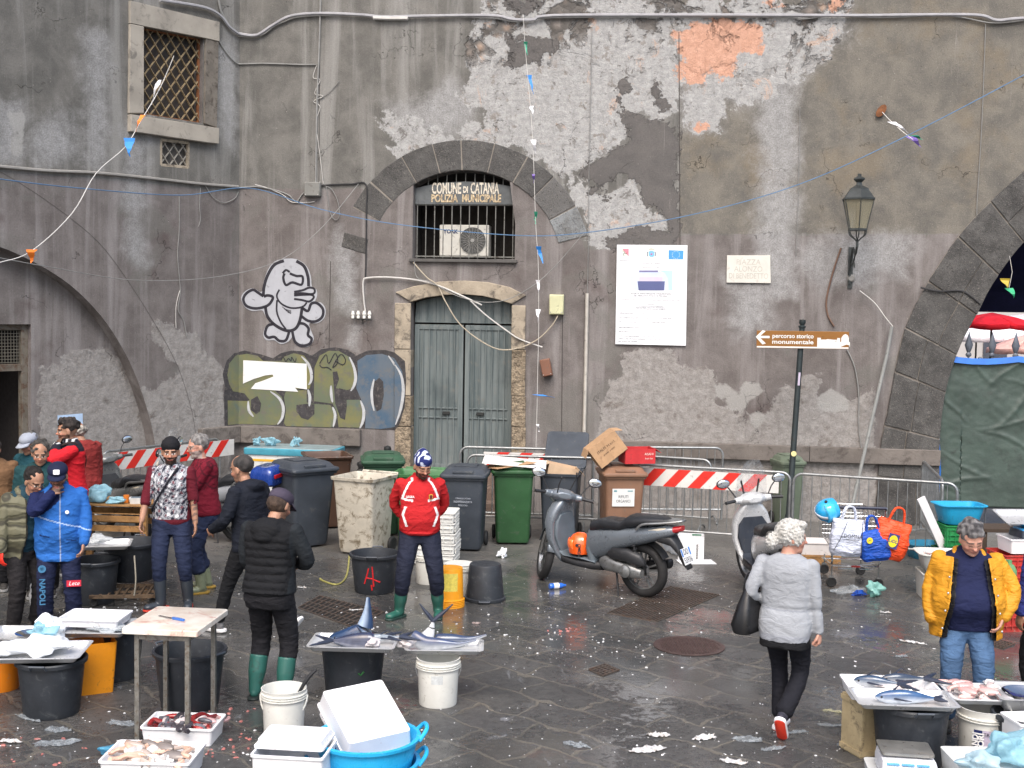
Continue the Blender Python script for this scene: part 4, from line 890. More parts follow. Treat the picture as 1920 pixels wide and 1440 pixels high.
bk, loc=wthing('insulator_rack', 'rack of four white porcelain insulators beside the paste-up', 'insulators', 680, 600)
mb=MB();a=loc(662, 597);b_=loc(700, 600);mb.tube([(a[0], -.08, a[1]), (b_[0], -.08, b_[1])], .008, 6);mb.tube([(0, 0, b_[1]), (0, -.08, b_[1])], .012, 6);mb.build('rail', iron, bk)
pw_=mat('porcelain', (222, 222, 216), .25, var=.04)
for x in(664, 674, 685, 695):
 mb=MB();q=loc(x, 597);mb.lathe([(0, 0), (.022, 0), (.026, .03), (.02, .045), (.03, .06), (.03, .085), (.02, .1), (.022, .12), (0, .125)], 14, c=(q[0], -.08, q[1]));mb.build('insulator', pw_, bk)
pb0=AT(1478, 950, 17.9);SP=empty('sign_post', 'tall dark iron post with ball finial carrying the brown direction sign', 'sign post', (pb0.x, 17.9, 0))
topz=AT(1505, 598, 17.9).z;bz0=0
mb=MB();mb.lathe([(.11, 0), (.11, .05), (.07, .08), (.06, .2), (.045, .25), (.042, topz-.28), (.042, topz-.26), (.06, topz-.25), (.06, topz-.23), (.04, topz-.21), (.04, topz-.13), (.055, topz-.12), (.055, topz-.1), (.03, topz-.09), (.05, topz-.055), (.045, topz-.01), (0, topz)], 16)
mb.build('post', mat('green_grey_iron', (54, 62, 64), .5, .5, grime=.2), SP)
pt=AT(1505, 598, 17.9);SP.rotation_euler=(0, math.atan((pt.x-pb0.x)/topz), 0)
a=AT(1421, 620, 17.8);b_=AT(1591, 654, 17.8);cx_=(a.x+b_.x)/2
sgn=D.objects.new('sign_board', None);
zc=(a.z+b_.z)/2;W_=b_.x-a.x;H_=.255
mb=MB();mb.box((0, 0, 0), (W_, .02, H_));brn=mat('sign_brown', (132, 88, 34), .45, var=.05, grime=.12)
D.objects.remove(sgn);sb_=mb.build('sign_board', brn, SP, smooth=False, bevel=.004);sb_.location=(-.02, -.06, zc);sb_.location.x=cx_-(pb0.x+(pt.x-pb0.x)*zc/topz)
sb_.rotation_euler=(0, rad(-3.4+.9), rad(-4))
ww=mat('sign_white', (214, 214, 210), .5, var=.05, grime=.1)
def sg(pts, name='symbol', mm=ww, y=-.0115):
 mb=MB();mb.prism([((x-1507)/118*.985, -(z-638)/118)for x, z in pts], .001, off=y-.001);return mb.build(name, mm, sb_, smooth=False)
mb=MB();mb.box((0, -.0112, -H_/2+.018), (W_-.01, .002, .022));mb.build('edge_stripe', ww, sb_, smooth=False)
sg([(1426, 634), (1438, 622), (1443, 624), (1434, 632), (1450, 632), (1450, 636), (1434, 636), (1444, 645), (1438, 647)], 'arrow')
for t, x, y, w_ in(('percorso', 1474, 632, 38), ('storico', 1511, 632, 29), ('monumentale', 1490, 642, 70)):text(t, .088, ww, sb_, ((x-1507)/118*.985, -.0125, -(y-638)/118), width=w_/118, off=.002)
sg([(1532, 650), (1532, 634), (1538, 634), (1538, 637), (1546, 637), (1550, 636), (1560, 637), (1566, 637), (1566, 634), (1571, 634), (1571, 650)], 'castle');
sg([(1571, 650), (1571, 641), (1573, 640), (1573, 634), (1576, 629), (1580, 627), (1584, 629), (1586, 634), (1586, 640), (1588, 641), (1588, 650), (1587, 646), (1582, 645), (1577, 647)], 'dome')
mb=MB();mb.box((0, -.0465, AT(1500, 710, 17.9).z), (.03, .004, .19));mb.build('sticker', mat('sticker', (190, 180, 200), .5), SP, smooth=False)
mb=MB();mb.lathe([(0, 0), (.04, 0), (.04, .003), (0, .003)], 16);mb.v=[(a_, -.045-c_, b__+AT(1490, 850, 17.9).z)for a_, b__, c_ in mb.v];mb.build('sticker', mat('sticker_yellow', (220, 210, 150), .5), SP)
def wcable(name, label, pts, r, m_, P=MAIN, off=-.02, cat='cable', n=5, sm=True, group=None, offs=None):
 q=[P.W(x, y, (offs[i]if offs else off))for i, (x, y)in enumerate(pts)];o0=q[0].copy();q=[a-o0 for a in q]
 if sm:q=smooth_path(q, n)
 mb=MB();mb.tube(q, r, 6);o=mb.build(name, m_, None, loc=o0);return tag(o, label, cat, group)
cgr=mat('cable_grey', (132, 132, 130), .6, var=.15);cwh=mat('cable_white', (196, 194, 190), .5, var=.08);cbk=mat('cable_black', (44, 44, 46), .6);cbl=mat('cord_blue', (88, 122, 158), .6);cbr=mat('cable_brown', (108, 84, 70), .7)
cx1=AT(1598, 905, 18.0);cx2=MAIN.W(1676, 612, -.1)
o=MB();o.tube([(0, 0, 0), MAIN.W(1664, 660, -.1)-Vector((cx1.x, 18.2, .0)), MAIN.W(1672, 612, -.1)-Vector((cx1.x, 18.2, 0))], .028, 10)
pp=o.build('conduit_pipe', mat('pipe_grey', (134, 136, 134), .5, var=.1, grime=.2), None, loc=(cx1.x, 18.2, 0));tag(pp, 'long grey conduit pipe leaning against the wall under the lantern', 'pipe')
wcable('cable', 'white wire rising from the leaning conduit pipe', [(1674, 612), (1660, 595), (1640, 568), (1612, 545)], .008, cwh, off=-.08)
wcable('cable', 'brown cable hanging beside the lantern bracket', [(1577, 465), (1562, 510), (1550, 560), (1552, 590), (1564, 612)], .014, cbr)
wcable('cable', 'thin grey cable running down from the brown sign', [(1588, 655), (1603, 690), (1610, 740), (1610, 800), (1616, 845)], .01, cgr)
wcable('wall_pipe', 'straight white vertical pipe right of the doorway', [(1101, 550), (1098, 700), (1095, 822)], .028, mat('pipe_white', (178, 174, 166), .5, grime=.15), cat='pipe', off=-.04)
wcable('cable', 'thin wire rising from the white vertical pipe', [(1101, 550), (1103, 460), (1104, 340), (1107, 200), (1110, 50)], .005, cgr)
wcable('cable', 'thick grey cable bundle crossing the top of the facade', [(447, 63), (480, 66), (510, 48), (545, 30), (600, 25), (680, 28), (720, 32), (790, 30), (920, 29), (960, 36), (1000, 37), (1040, 29), (1300, 28), (1600, 29), (1700, 28), (1830, 28), (1870, 38), (1920, 34), (2100, 28), (2450, 26)], .024, mat('cable_bundle', (156, 156, 160), .5), off=-.05)
wcable('cable', 'second cable under the top bundle', [(447, 68), (490, 66), (525, 44), (600, 29), (900, 33), (970, 41), (1040, 33), (1450, 32), (1500, 36), (1560, 30), (1650, 33), (1780, 30), (1860, 43), (1920, 38)], .010, cgr, off=-.04)
wcable('cable', 'cable bundle drooping in at the top left corner', [(300, 0), (380, 13), (412, 28), (430, 50), (447, 63)], .024, MATS['cable_bundle'], LEFT, off=-.05)
wcable('cable', 'cable loop hanging from the top edge at the facade corner', [(410, 0), (416, 25), (433, 52), (447, 62)], .018, cgr, LEFT, off=-.04)
wcable('cable', 'white sleeve section of the top cable', [(700, 33), (730, 34), (765, 34)], .034, cwh, off=-.05)
wcable('cable', 'vertical grey conduit from the top cable to the junction box', [(601, 0), (598, 100), (594, 200), (592, 345)], .016, cgr)
wcable('cable', 'horizontal cable from the corner to the conduit', [(447, 120), (500, 119), (560, 121), (594, 121)], .011, cgr);wcable('cable', 'cable wriggling from the barred window to the corner', [(410, 75), (422, 95), (437, 113), (447, 120)], .011, cgr, LEFT)
wcable('cable', 'tangle of loose wire on the vertical conduit', [(594, 122), (587, 145), (600, 150), (590, 175), (606, 180), (588, 190), (600, 200), (592, 230), (596, 262), (601, 300), (606, 345)], .005, cwh)
wcable('cable', 'short wire sticking out right of the conduit', [(600, 185), (618, 172), (636, 152)], .006, cgr)
wcable('cable', 'long pale cable along the left facade', [(-200, 292), (0, 312), (90, 320), (180, 324), (300, 336), (380, 345), (447, 350)], .022, mat('cable_pale', (140, 138, 134), .7), LEFT, off=-.03)
wcable('cable', 'cables from the corner to the junction box', [(447, 352), (480, 350), (510, 355), (540, 365), (555, 378), (566, 365), (575, 357)], .010, cgr);wcable('cable', 'lower loop of cable under the junction box', [(478, 346), (500, 352), (530, 365), (545, 378), (570, 380), (590, 378)], .006, cwh)
wcable('cable', 'cable hanging in a loop left of the junction box', [(382, 343), (400, 370), (420, 380), (440, 372), (447, 360)], .006, cgr, LEFT);wcable('cable', 'short end of cable hanging from the long pale cable', [(376, 352), (374, 385), (376, 410), (372, 425)], .006, cgr, LEFT)
wcable('cable', 'black cable from the junction box to the arch', [(603, 348), (625, 346), (660, 345), (686, 346), (687, 400), (686, 490), (685, 520)], .012, cbk)
wcable('cable', 'loop of pale wire right of the junction box', [(607, 348), (622, 355), (634, 380), (636, 405), (628, 412), (618, 395), (612, 350)], .006, cgr)
wcable('conduit_pipe', 'white bent conduit from the insulators over the doorway', [(686, 592), (682, 560), (681, 528), (690, 521), (730, 520), (780, 525), (820, 535), (860, 552), (903, 572)], .013, cwh, off=-.05, cat='pipe')
wcable('conduit_pipe', 'white conduit slanting across the right door jamb', [(880, 562), (910, 590), (950, 620), (975, 636), (1017, 651)], .011, cwh, off=-.06, cat='pipe')
wcable('cable', 'long cable drooping across the double door to the cream box', [(775, 492), (800, 520), (820, 535), (835, 565), (860, 605), (895, 635), (935, 655), (975, 652), (1010, 635), (1035, 610), (1046, 592)], .010, mat('cable_beige', (170, 160, 142), .6), off=-.09)
wcable('cable', 'thin cable drooping from the window over the door lintel', [(777, 490), (782, 520), (810, 530), (850, 552), (900, 566), (950, 562), (1000, 535), (1040, 500), (1075, 460), (1097, 435)], .006, cgr, off=-.1)
wcable('cable', 'frayed rope hanging down the left facade', [(336, 368), (336, 430), (333, 480), (338, 545), (334, 580), (344, 600), (350, 630)], .007, cgr, LEFT)
wcable('cable', 'loose strings below the knot of the frayed rope', [(337, 545), (330, 575), (330, 615)], .005, cwh, LEFT)
wcable('cable', 'white line down the wall left of the lantern', [(1500, 200), (1498, 300), (1494, 440), (1492, 480)], .004, cgr);wcable('cable', 'white line down the wall at the right above the big arch', [(1848, 45), (1845, 130), (1840, 250), (1832, 380), (1832, 405)], .006, cgr)
wcable('cable', 'black cable over the stones of the big arch', [(1726, 539), (1760, 546), (1800, 545), (1820, 555), (1838, 570)], .013, cbk, off=-.07)
mb=MB()
def cord(name, label, pts, r, m_, cat='cord', n=8):
 o0=pts[0].copy();q=smooth_path([p-o0 for p in pts], n);mb=MB();mb.tube(q, r, 5);return tag(mb.build(name, m_, None, loc=o0), label, cat)
W=MAIN.W
cord('cord', 'pale cord sagging from the left edge to the hook over the arch', [AT(-30, 478, 14), AT(100, 502, 15), AT(250, 525, 16.5), AT(400, 520, 18), AT(520, 490, 18.8), AT(600, 430, 19), W(672, 345, -.06)], .0055, cgr)
cord('cord', 'blue cord strung across the whole square', [AT(-30, 332, 13), AT(140, 352, 15), AT(340, 366, 18), AT(470, 353, 19.3), W(600, 392, -.1), AT(740, 420, 19.1), AT(960, 441, 18.6), AT(1100, 436, 18.3), AT(1300, 402, 17.6), AT(1500, 345, 17.2), AT(1700, 255, 16.8), AT(1940, 130, 16.4)], .007, cbl)
pen={}
def pennant(par, o0, p, sz, col, dirv=(0, -1), name='pennant', seed=0):
 r=random.Random(seed);m_=mat('flag_%d_%d_%d'%col, col, .6, var=.1);mb=MB();a=Vector(p)-o0;w_, h=sz;n=5;vs=[];fs=[]
 for i in range(n+1):
  t=i/n
  for sgn in(-1, 1):vs.append((a.x+dirv[0]*h*t+sgn*w_/2*(1-t)*1.0+r.uniform(-.01, .01), a.y+.03*math.sin(t*5+seed)*1, a.z+dirv[1]*h*t))
 fs=[(2*i, 2*i+1, 2*i+3, 2*i+2)for i in range(n)];mb.add(vs, fs);o=mb.build(name, m_, par, smooth=False, solid=.002);return o
bl_, wh_, gr_, or_, pu_=(40, 128, 208), (214, 214, 218), (46, 150, 120), (226, 120, 34), (120, 96, 176)
P1=[AT(x, y, 18.2)for x, y in[(981, 28), (984, 80), (990, 150), (996, 220), (1000, 290), (1002, 350), (1005, 430), (1009, 490), (1010, 560), (1010, 620), (1008, 700), (1007, 760), (1005, 840)]]
B=empty('bunting_string', 'hanging string of small coloured pennants in front of the doorway arch', 'bunting', P1[-1]);mb=MB();mb.tube(smooth_path([p-P1[-1]for p in P1], 4), .0045, 5);mb.build('string', cwh, B)
for k, (x, y, w_, h, c, dv)in enumerate([(985, 78, .06, .2, gr_, (.15, -1)), (992, 140, .07, .28, bl_, (.25, -1)), (996, 198, .06, .2, wh_, (.2, -1)), (1000, 262, .08, .2, wh_, (.2, -1)), (1001, 327, .05, .12, pu_, (0, -1)), (1004, 397, .05, .18, gr_, (0, -1)), (1009, 462, .08, .25, bl_, (.3, -1)), (1009, 525, .07, .18, wh_, (.1, -1)), (1009, 580, .06, .2, wh_, (0, -1)), (1008, 740, .16, .26, bl_, (1, -.15)), (1008, 795, .05, .12, wh_, (.2, -1))]):pennant(B, P1[-1], AT(x, y, 18.18), (w_, h), c, dv, seed=k)
P2=[LEFT.W(326, 105, -.1), AT(300, 165, 15.6), AT(265, 225, 15), AT(235, 275, 14.6), AT(180, 325, 14), AT(135, 400, 13.4), AT(60, 470, 12.8), AT(0, 492, 12.4), AT(-60, 505, 12)]
B=empty('bunting_string', 'white bunting string with blue and orange pennants at the barred window', 'bunting', P2[-1]);mb=MB();mb.tube(smooth_path([p-P2[-1]for p in P2], 5), .0055, 5);mb.build('string', cwh, B)
for k, (x, y, d_, w_, h, c, dv)in enumerate([(240, 258, 14.5, .14, .22, bl_, (.1, -1)), (267, 215, 14.8, .05, .2, or_, (-.4, -1)), (300, 150, 15.4, .05, .3, wh_, (-.4, -1)), (60, 468, 12.7, .12, .14, or_, (-.1, -1))]):pennant(B, P2[-1], AT(x, y, d_), (w_, h), c, dv, seed=k+20)
P3=[W(1652, 208, -.03), W(1668, 225, -.2), W(1690, 245, -.35), W(1712, 262, -.4)]
B=empty('bunting_string', 'scrap of bunting with white and violet pennants fluttering from a hole in the wall', 'bunting', P3[0]);mb=MB();mb.tube([p-P3[0]for p in P3], .006, 5);mb.build('string', cwh, B)
for k, (x, y, w_, h, c, dv)in enumerate([(1672, 228, .12, .32, wh_, (.8, -.5)), (1706, 256, .14, .26, pu_, (.7, -.6)), (1712, 254, .14, .2, gr_, (.8, -.3))]):pennant(B, P3[0], W(x, y, -.3), (w_, h), c, dv, seed=k+40)
mb=MB();mb.lathe([(0, 0), (.05, .0), (.06, .02), (.0, .03)], 10, sx=1, sy=1.8);mb.v=[(a, -c, -b_*1)for a, b_, c in mb.v];mb.build('wall_hook', rust, B, rot=(0, rad(35), MAIN.rz))
P4=[AT(1893, 480, 17), AT(1898, 510, 17), AT(1892, 540, 17)]
B=empty('bunting_string', 'yellow and green pennants hanging in the mouth of the big arch', 'bunting', P4[0]);mb=MB();mb.tube([p-P4[0]for p in P4], .004, 5);mb.build('string', cwh, B)
pennant(B, P4[0], AT(1886, 522, 17), (.14, .14), (170, 150, 50), (.1, -1), seed=51);pennant(B, P4[0], AT(1893, 540, 17), (.14, .14), (40, 160, 110), (.5, -1), seed=52)
# ================================================================ beyond the big arch, and the tarpaulin in its mouth
bx=aiU[0].x
fo=MAIN.P(bx-.05, .12, 0);FE=empty('iron_fence', 'grey iron railing with spear finials behind the green tarpaulin', 'fence', fo, MAIN.rz)
zt=MAIN.uz(1850, 655, .12)[1];fm=mat('fence_paint', (92, 98, 108), .5, .3, grime=.2)
mb=MB();mb.bar((0, 0, zt-.25), (4.2, 0, zt-.25), .05, .03);mb.bar((0, 0, .3), (4.2, 0, .3), .05, .03);mb.build('rail', fm, FE, smooth=False)
for k in range(13):
 x=.06+k*.34;mb=MB();mb.cyl((x, 0, 0), (x, 0, zt-.1), .014, n=8)
 mb.lathe([(0, zt-.13), (.035, zt-.11), (.045, zt-.09), (.035, zt-.06), (.02, zt-.05), (.03, zt-.04), (.062, zt+.06), (.03, zt+.16), (.0, zt+.27)], 8, c=(x, 0, 0), sy=.5);mb.build('spear_bar', fm, FE)
 mb=MB();mb.cyl((x+.17, 0, .3), (x+.17, 0, zt-.2), .010, n=6);mb.ell((x+.17, 0, zt-.15), (.035, .035, .035), 10, 7);mb.build('ball_bar', fm, FE)
tm=mat('green_tarp', (60, 74, 68), .5, var=.22, vs=2.2, grime=.3, grimecol=(52, 60, 56), bump=.4, bs=34, bd=.008);tb=mat('tarp_blue', (34, 104, 190), .45, var=.1)
nx, nz=150, 96;vs=[];rt=random.Random(8);CR=[(rt.uniform(-.2, 3.6), rt.uniform(.2, 2.5), (math.cos(t_), math.sin(t_)), rt.uniform(.8, 2.2))for t_ in[rt.choice([rt.uniform(.5, .9), rt.uniform(.2, .6), rt.uniform(2.2, 2.9)])for _ in range(34)]];z0_, z1_=.32, zt-.14;W_=3.6
r=np.random.default_rng(4);
for j in range(nz+1):
 for i in range(nx+1):
  u=i/nx;v=j/nz;x=-.04+u*W_+(.05*(1-v)if u<.1 else 0);z=z0_+(z1_-z0_)*v-.05*abs(math.sin(u*math.pi*3.2))*(v)
  d=.02*mnoise.noise((u*3+v*4, v*1.5-u, 1))+.006*mnoise.noise((u*40, v*26, 3))
  X_, Z_=u*W_, v*2.6;w_=.05*mnoise.noise((X_*1.5, Z_*1.5, 7))
  for(lx, lz, la, lr)in CR:
   q=(X_-lx)*la[0]+(Z_-lz)*la[1];dd=(X_-lx)*-la[1]+(Z_-lz)*la[0]+w_*2;
   if 0<q<lr:d+=.024*math.exp(-abs(dd)/.035)*math.sin(math.pi*q/lr)
  vs.append((x, -.06-abs(d)*1.2-.05*(1-v), z))
mb=MB();mb.add(vs, [(j*(nx+1)+i, j*(nx+1)+i+1, (j+1)*(nx+1)+i+1, (j+1)*(nx+1)+i)for j in range(nz)for i in range(nx)])
TP=mb.build('tarpaulin', tm, None, loc=fo, rz=MAIN.rz, solid=.004, ang=180);tag(TP, 'creased dark green tarpaulin hung across the mouth of the big arch', 'tarpaulin')
mb=MB();pts=[(-.02+u*W_/16, -.085, z1_-.05*abs(math.sin(u/16*math.pi*3.2))+.0)for u in range(17)]
vs=[(p[0], p[1]-.01, p[2]+.05)for p in pts]+[(p[0], p[1]-.03, p[2]-.04)for p in pts];mb.add(vs, [(i, i+1, 18+i, 17+i)for i in range(16)])
vs=[(-.045, -.1, z0_+.1+(z1_-z0_)*k/10*.95)for k in range(11)]+[(.02+.02*math.sin(k), -.12, z0_+.1+(z1_-z0_)*k/10*.95)for k in range(11)];mb.add(vs, [(i, i+1, 12+i, 11+i)for i in range(10)])
mb.build('blue_edge', tb, TP, smooth=False, solid=.004)
zc=MAIN.uz(1860, 584, .5)[1];aw=empty('awning', 'dark navy market awning inside the arch passage', 'awning', MAIN.P(bx+2.6, 3.0, 0), MAIN.rz)
mb=MB();n=fabric('navy_awning', (20, 22, 52), folds=.1)
vs=[(-4.5, -1.6, zc+2.6), (4.5, -1.6, zc+2.6), (4.5, 0, zc+.35), (-4.5, 0, zc+.35), (-4.5, .02, zc), (4.5, .02, zc)];mb.add(vs, [(0, 1, 2, 3), (3, 2, 5, 4)]);mb.build('canopy', n, aw, smooth=False, solid=.01)
mb=MB();mb.cyl((-2.6, 0, 0), (-2.6, 0, zc+.2), .03);mb.build('pole', iron, aw);mb=MB();mb.cyl((3.6, 0, 0), (3.6, 0, zc+.2), .03);mb.build('pole', iron, aw)
def parasol(px, pytop, y, r, cols, label, H=None, n=8, drop=.35):
 p=AT(px, pytop, y);e=empty('market_parasol', label, 'parasol', (p.x, y, 0), group=None);zt=p.z
 mb=MB();mb.cyl((0, 0, 0), (0, 0, zt), .025);mb.build('pole', iron, e);ms=[fabric('paras_%d_%d_%d'%c, c, folds=.2)for c in cols]
 for k in range(n):
  mb=MB();a0, a1=2*math.pi*k/n, 2*math.pi*(k+1)/n;R=[]
  for t in(0, .5, .97, 1.0):
   zz=zt-drop*t**1.3-(.12 if t==1.0 else 0);rr=r*min(t, .98);R.append([(rr*math.cos(a0+(a1-a0)*q/4), rr*math.sin(a0+(a1-a0)*q/4), zz-(.04*math.sin(q/4*math.pi)if t>.4 else 0))for q in range(5)])
  mb.add([q for r_ in R for q in r_], [(i*5+j, i*5+j+1, (i+1)*5+j+1, (i+1)*5+j)for i in range(3)for j in range(4)]);mb.build('canopy_panel', ms[k%len(ms)], e, solid=.004)
 return e
parasol(1860, 586, 30, 1.15, [(214, 30, 44)], 'red market parasol seen through the arch above the tarpaulin', drop=.26)
parasol(1832, 600, 36, 2.0, [(232, 228, 232), (232, 228, 232), (232, 228, 232), (214, 40, 54)], 'white and red parasol behind the plain red one', drop=.46)
parasol(1945, 622, 33, 1.3, [(226, 176, 164)], 'faded pink parasol at the right behind the railing', drop=.45)
parasol(1930, 588, 40, 2.2, [(230, 214, 218)], 'large pale parasol farthest back in the arch', drop=.35)
st=empty('market_stall', 'low market stall with green and white goods beyond the railing', 'stall', (AT(1850, 650, 27).x, 27, 0))
mb=MB();mb.box((0, 0, .9), (3.2, 1.2, .06));mb.build('table_top', mat('stall_green', (84, 130, 60), .7), st, smooth=False)
for sx in(-1, 1):
 for sy in(-1, 1):mb=MB();mb.box((sx*1.5, sy*.5, .43), (.06, .06, .86));mb.build('leg', lat, st, smooth=False)
r=random.Random(3)
for k in range(9):
 c=r.choice([(220, 220, 216), (96, 150, 60), (150, 60, 50), (200, 190, 150)]);e=empty('goods_crate', 'open %s produce crate on the far stall, number %s from its left end'%({220:'white', 96:'green', 150:'dark red', 200:'straw-coloured'}[c[0]], ['one', 'two', 'three', 'four', 'five', 'six', 'seven', 'eight', 'nine'][k]), 'crate', (st.location.x-1.35+k*.33, 27+r.uniform(-.3, .3), .935), group='crates on the far stall')
 mb=MB();w_, d_, h=.3, .4, .18;mb.box((0, 0, .01), (w_, d_, .02))
 for sx in(-1, 1):mb.box((sx*(w_/2-.01), 0, h/2+.01), (.016, d_, h))
 for sy in(-1, 1):mb.box((0, sy*(d_/2-.01), h/2+.01), (w_-.035, .016, h))
 mb.build('box', mat('crate_c_%d'%c[0], c, .7), e, smooth=False)
fb=empty('far_building', 'pale grey building across the street beyond the arch', 'building', (14, 58, 0))
mb=MB();mb.box((0, 0, 6), (40, 2, 12));mb.build('wall', mat('far_wall', (176, 172, 170), .9, var=.1, vs=.5), fb, smooth=False)
for k in range(12):
 for q in range(3):mb=MB();mb.box((-18+k*3.3, -1.02, 2.2+q*3.6), (1.1, .1, 1.9));mb.build('window', mat('far_window', (70, 74, 84), .3), fb, smooth=False)
 # ================================================================ people
SKIN={'light':(190, 154, 134), 'tan':(164, 124, 102), 'dark':(136, 98, 78), 'pink':(188, 142, 124)}
skinm=vcol('skin', .5, sss=.12, spec=.35, bump=.15, bs=120)
hairm=vcol('hair', .6, spec=.4)
_h=NB('hair');_h.m=hairm;_h.t=hairm.node_tree;_h.b=_h.t.nodes['Principled BSDF'];_o=_h.obj();_n=_h.noise(_h.mapping(_o, (150, 150, 22)), 1, 3, .6, 1.5)
_l=_h.b.inputs['Base Color'].links[0].from_socket;_h.L(_h.mix(_h.ramp(_n, .35, .65, 0, .55), _l, (.35, .34, .33, 1), 'MULTIPLY'), _h.b.inputs['Base Color']);_h.bump(_n, 1.0, .012)
clothm=vcol('cloth_print', .85, spec=.2)
_h=NB('cloth');_h.m=clothm;_h.t=clothm.node_tree;_h.b=_h.t.nodes['Principled BSDF'];_o=_h.obj();_h.bump(_h.noise(_o, 220, 2, .5), .25, .003, _h.bump(_h.noise(_h.mapping(_o, (1, 1, 1.8)), 9, 4, .55, 1.0), .35, .045))
BODY=[(.80, .165, .11, -.005), (.88, .175, .125, -.01), (.95, .172, .122, -.008), (1.03, .160, .112, 0), (1.12, .155, .108, .004), (1.20, .163, .115, .006), (1.28, .176, .122, .006), (1.35, .182, .118, 0), (1.405, .165, .10, -.006), (1.445, .125, .082, -.01), (1.475, .075, .068, -.008)]
def ik(a, t, l1, l2, hint):
 a=Vector(a);t=Vector(t);d=t-a;L=min(d.length, (l1+l2)*.998);dn=d.normalized();t2=a+dn*L
 c=(l1*l1+L*L-l2*l2)/(2*L);h=math.sqrt(max(0, l1*l1-c*c));hv=Vector(hint)-dn*Vector(hint).dot(dn)
 if hv.length<1e-5:hv=dn.orthogonal()
 return a+dn*c+hv.normalized()*h, t2
def eloft(mb, rings, T, n=28):
 vs=[];fs=[];k=len(rings)
 for z, rx, ry, yo in rings:
  for j in range(n):
   a=2*math.pi*j/n;ca, sa=math.cos(a), math.sin(a);e=.82
   vs.append(T@Vector((rx*math.copysign(abs(ca)**e, ca), yo+ry*math.copysign(abs(sa)**e, sa), z)))
 for i in range(k-1):
  for j in range(n):fs.append((i*n+j, i*n+(j+1)%n, (i+1)*n+(j+1)%n, (i+1)*n+j))
 fs.append(tuple(reversed(range(n))));fs.append(tuple((k-1)*n+j for j in range(n)))
 mb.add(vs, fs)
def limb(mb, pts, rs, n=14):
 P=smooth_path(pts, 4);m=len(P);k=len(rs);R=[]
 for i in range(m):
  t=i/(m-1)*(k-1);a=int(min(t, k-2));R.append(rs[a]+(rs[a+1]-rs[a])*(t-a))
 P=[P[0]-(P[1]-P[0]).normalized()*R[0]*.5]+P+[P[-1]+(P[-1]-P[-2]).normalized()*R[-1]*.45];R=[R[0]*.6]+R+[R[-1]*.6]
 mb.tube(P, R, n)
def hand(mb, w, d, pn, side, curl=.5, r=.0088, spread=.0, thumb=.6):
 """palm, four bent fingers of different length and a thumb from the side of the palm; pn = palm normal"""
 d=Vector(d).normalized();pn=Vector(pn);pn=(pn-d*pn.dot(d)).normalized();s=d.cross(pn)*side
 R=Matrix((s*side, d, -pn)).transposed()if False else Matrix((s, d, pn)).transposed()
 if R.determinant()<0:R=Matrix((s, d, -pn)).transposed()
 mb.ell(w+d*.045, (.041, .052, .016), 12, 8, R=R)
 mb.ell(w+d*.065, (.040, .03, .014), 12, 8, R=R)
 for i, (off, L)in enumerate([(-.030, .058), (-.010, .074), (.010, .080), (.030, .072)]):
  q=w+d*(.082-abs(off)*.2)+s*off*-1;dirv=(d+s*(-off*3*spread)).normalized();pts=[q-dirv*.02, q];a=0
  for seg in(.45, .32, .27):
   a+=curl*(.75+.12*i*.5);v=dirv*math.cos(a)+pn*math.sin(a);q=q+v*L*seg;pts.append(q)
  mb.tube(pts, [r*1.05, r*1.05, r, r*.92, r*.75], 8)
 q=w+d*.02+s*.034;v1=(d*.62+s*.75*thumb+pn*.3).normalized();v2=(d*.85+s*.25*thumb+pn*(.2+curl*.5)).normalized()
 mb.tube([q-v1*.012, q+v1*.03, q+v1*.03+v2*.028, q+v1*.03+v2*.05], [r*1.4, r*1.35, r*1.1, r*.8], 8)
def folds(me, amp, seed, T=None, f=(3, 9), ridged=True):
 amp*=.8
 P=vco(me);N=vnorm(me);r=np.random.default_rng(seed);v=np.zeros(len(P))
 Q=P*np.array([1, 1, 1.15])
 Q=Q+.03*np.stack([wave_noise(Q, seed+1, 4, 2, 4), wave_noise(Q, seed+2, 4, 2, 4), wave_noise(Q, seed+3, 4, 2, 4)], 1)
 for i in range(5):
  d=r.normal(size=3)*np.array([.6, .6, 1]);d/=np.linalg.norm(d);s=np.sin((Q@d)*r.uniform(*f)*6.28+r.uniform(0, 6));v+=(1-2*np.abs(s)**.7)if ridged else s
 v=v/2.2;v=np.clip(v, -1.1, 1.6);vset(me, P+N*(amp*(v*.75+.35))[:, None])
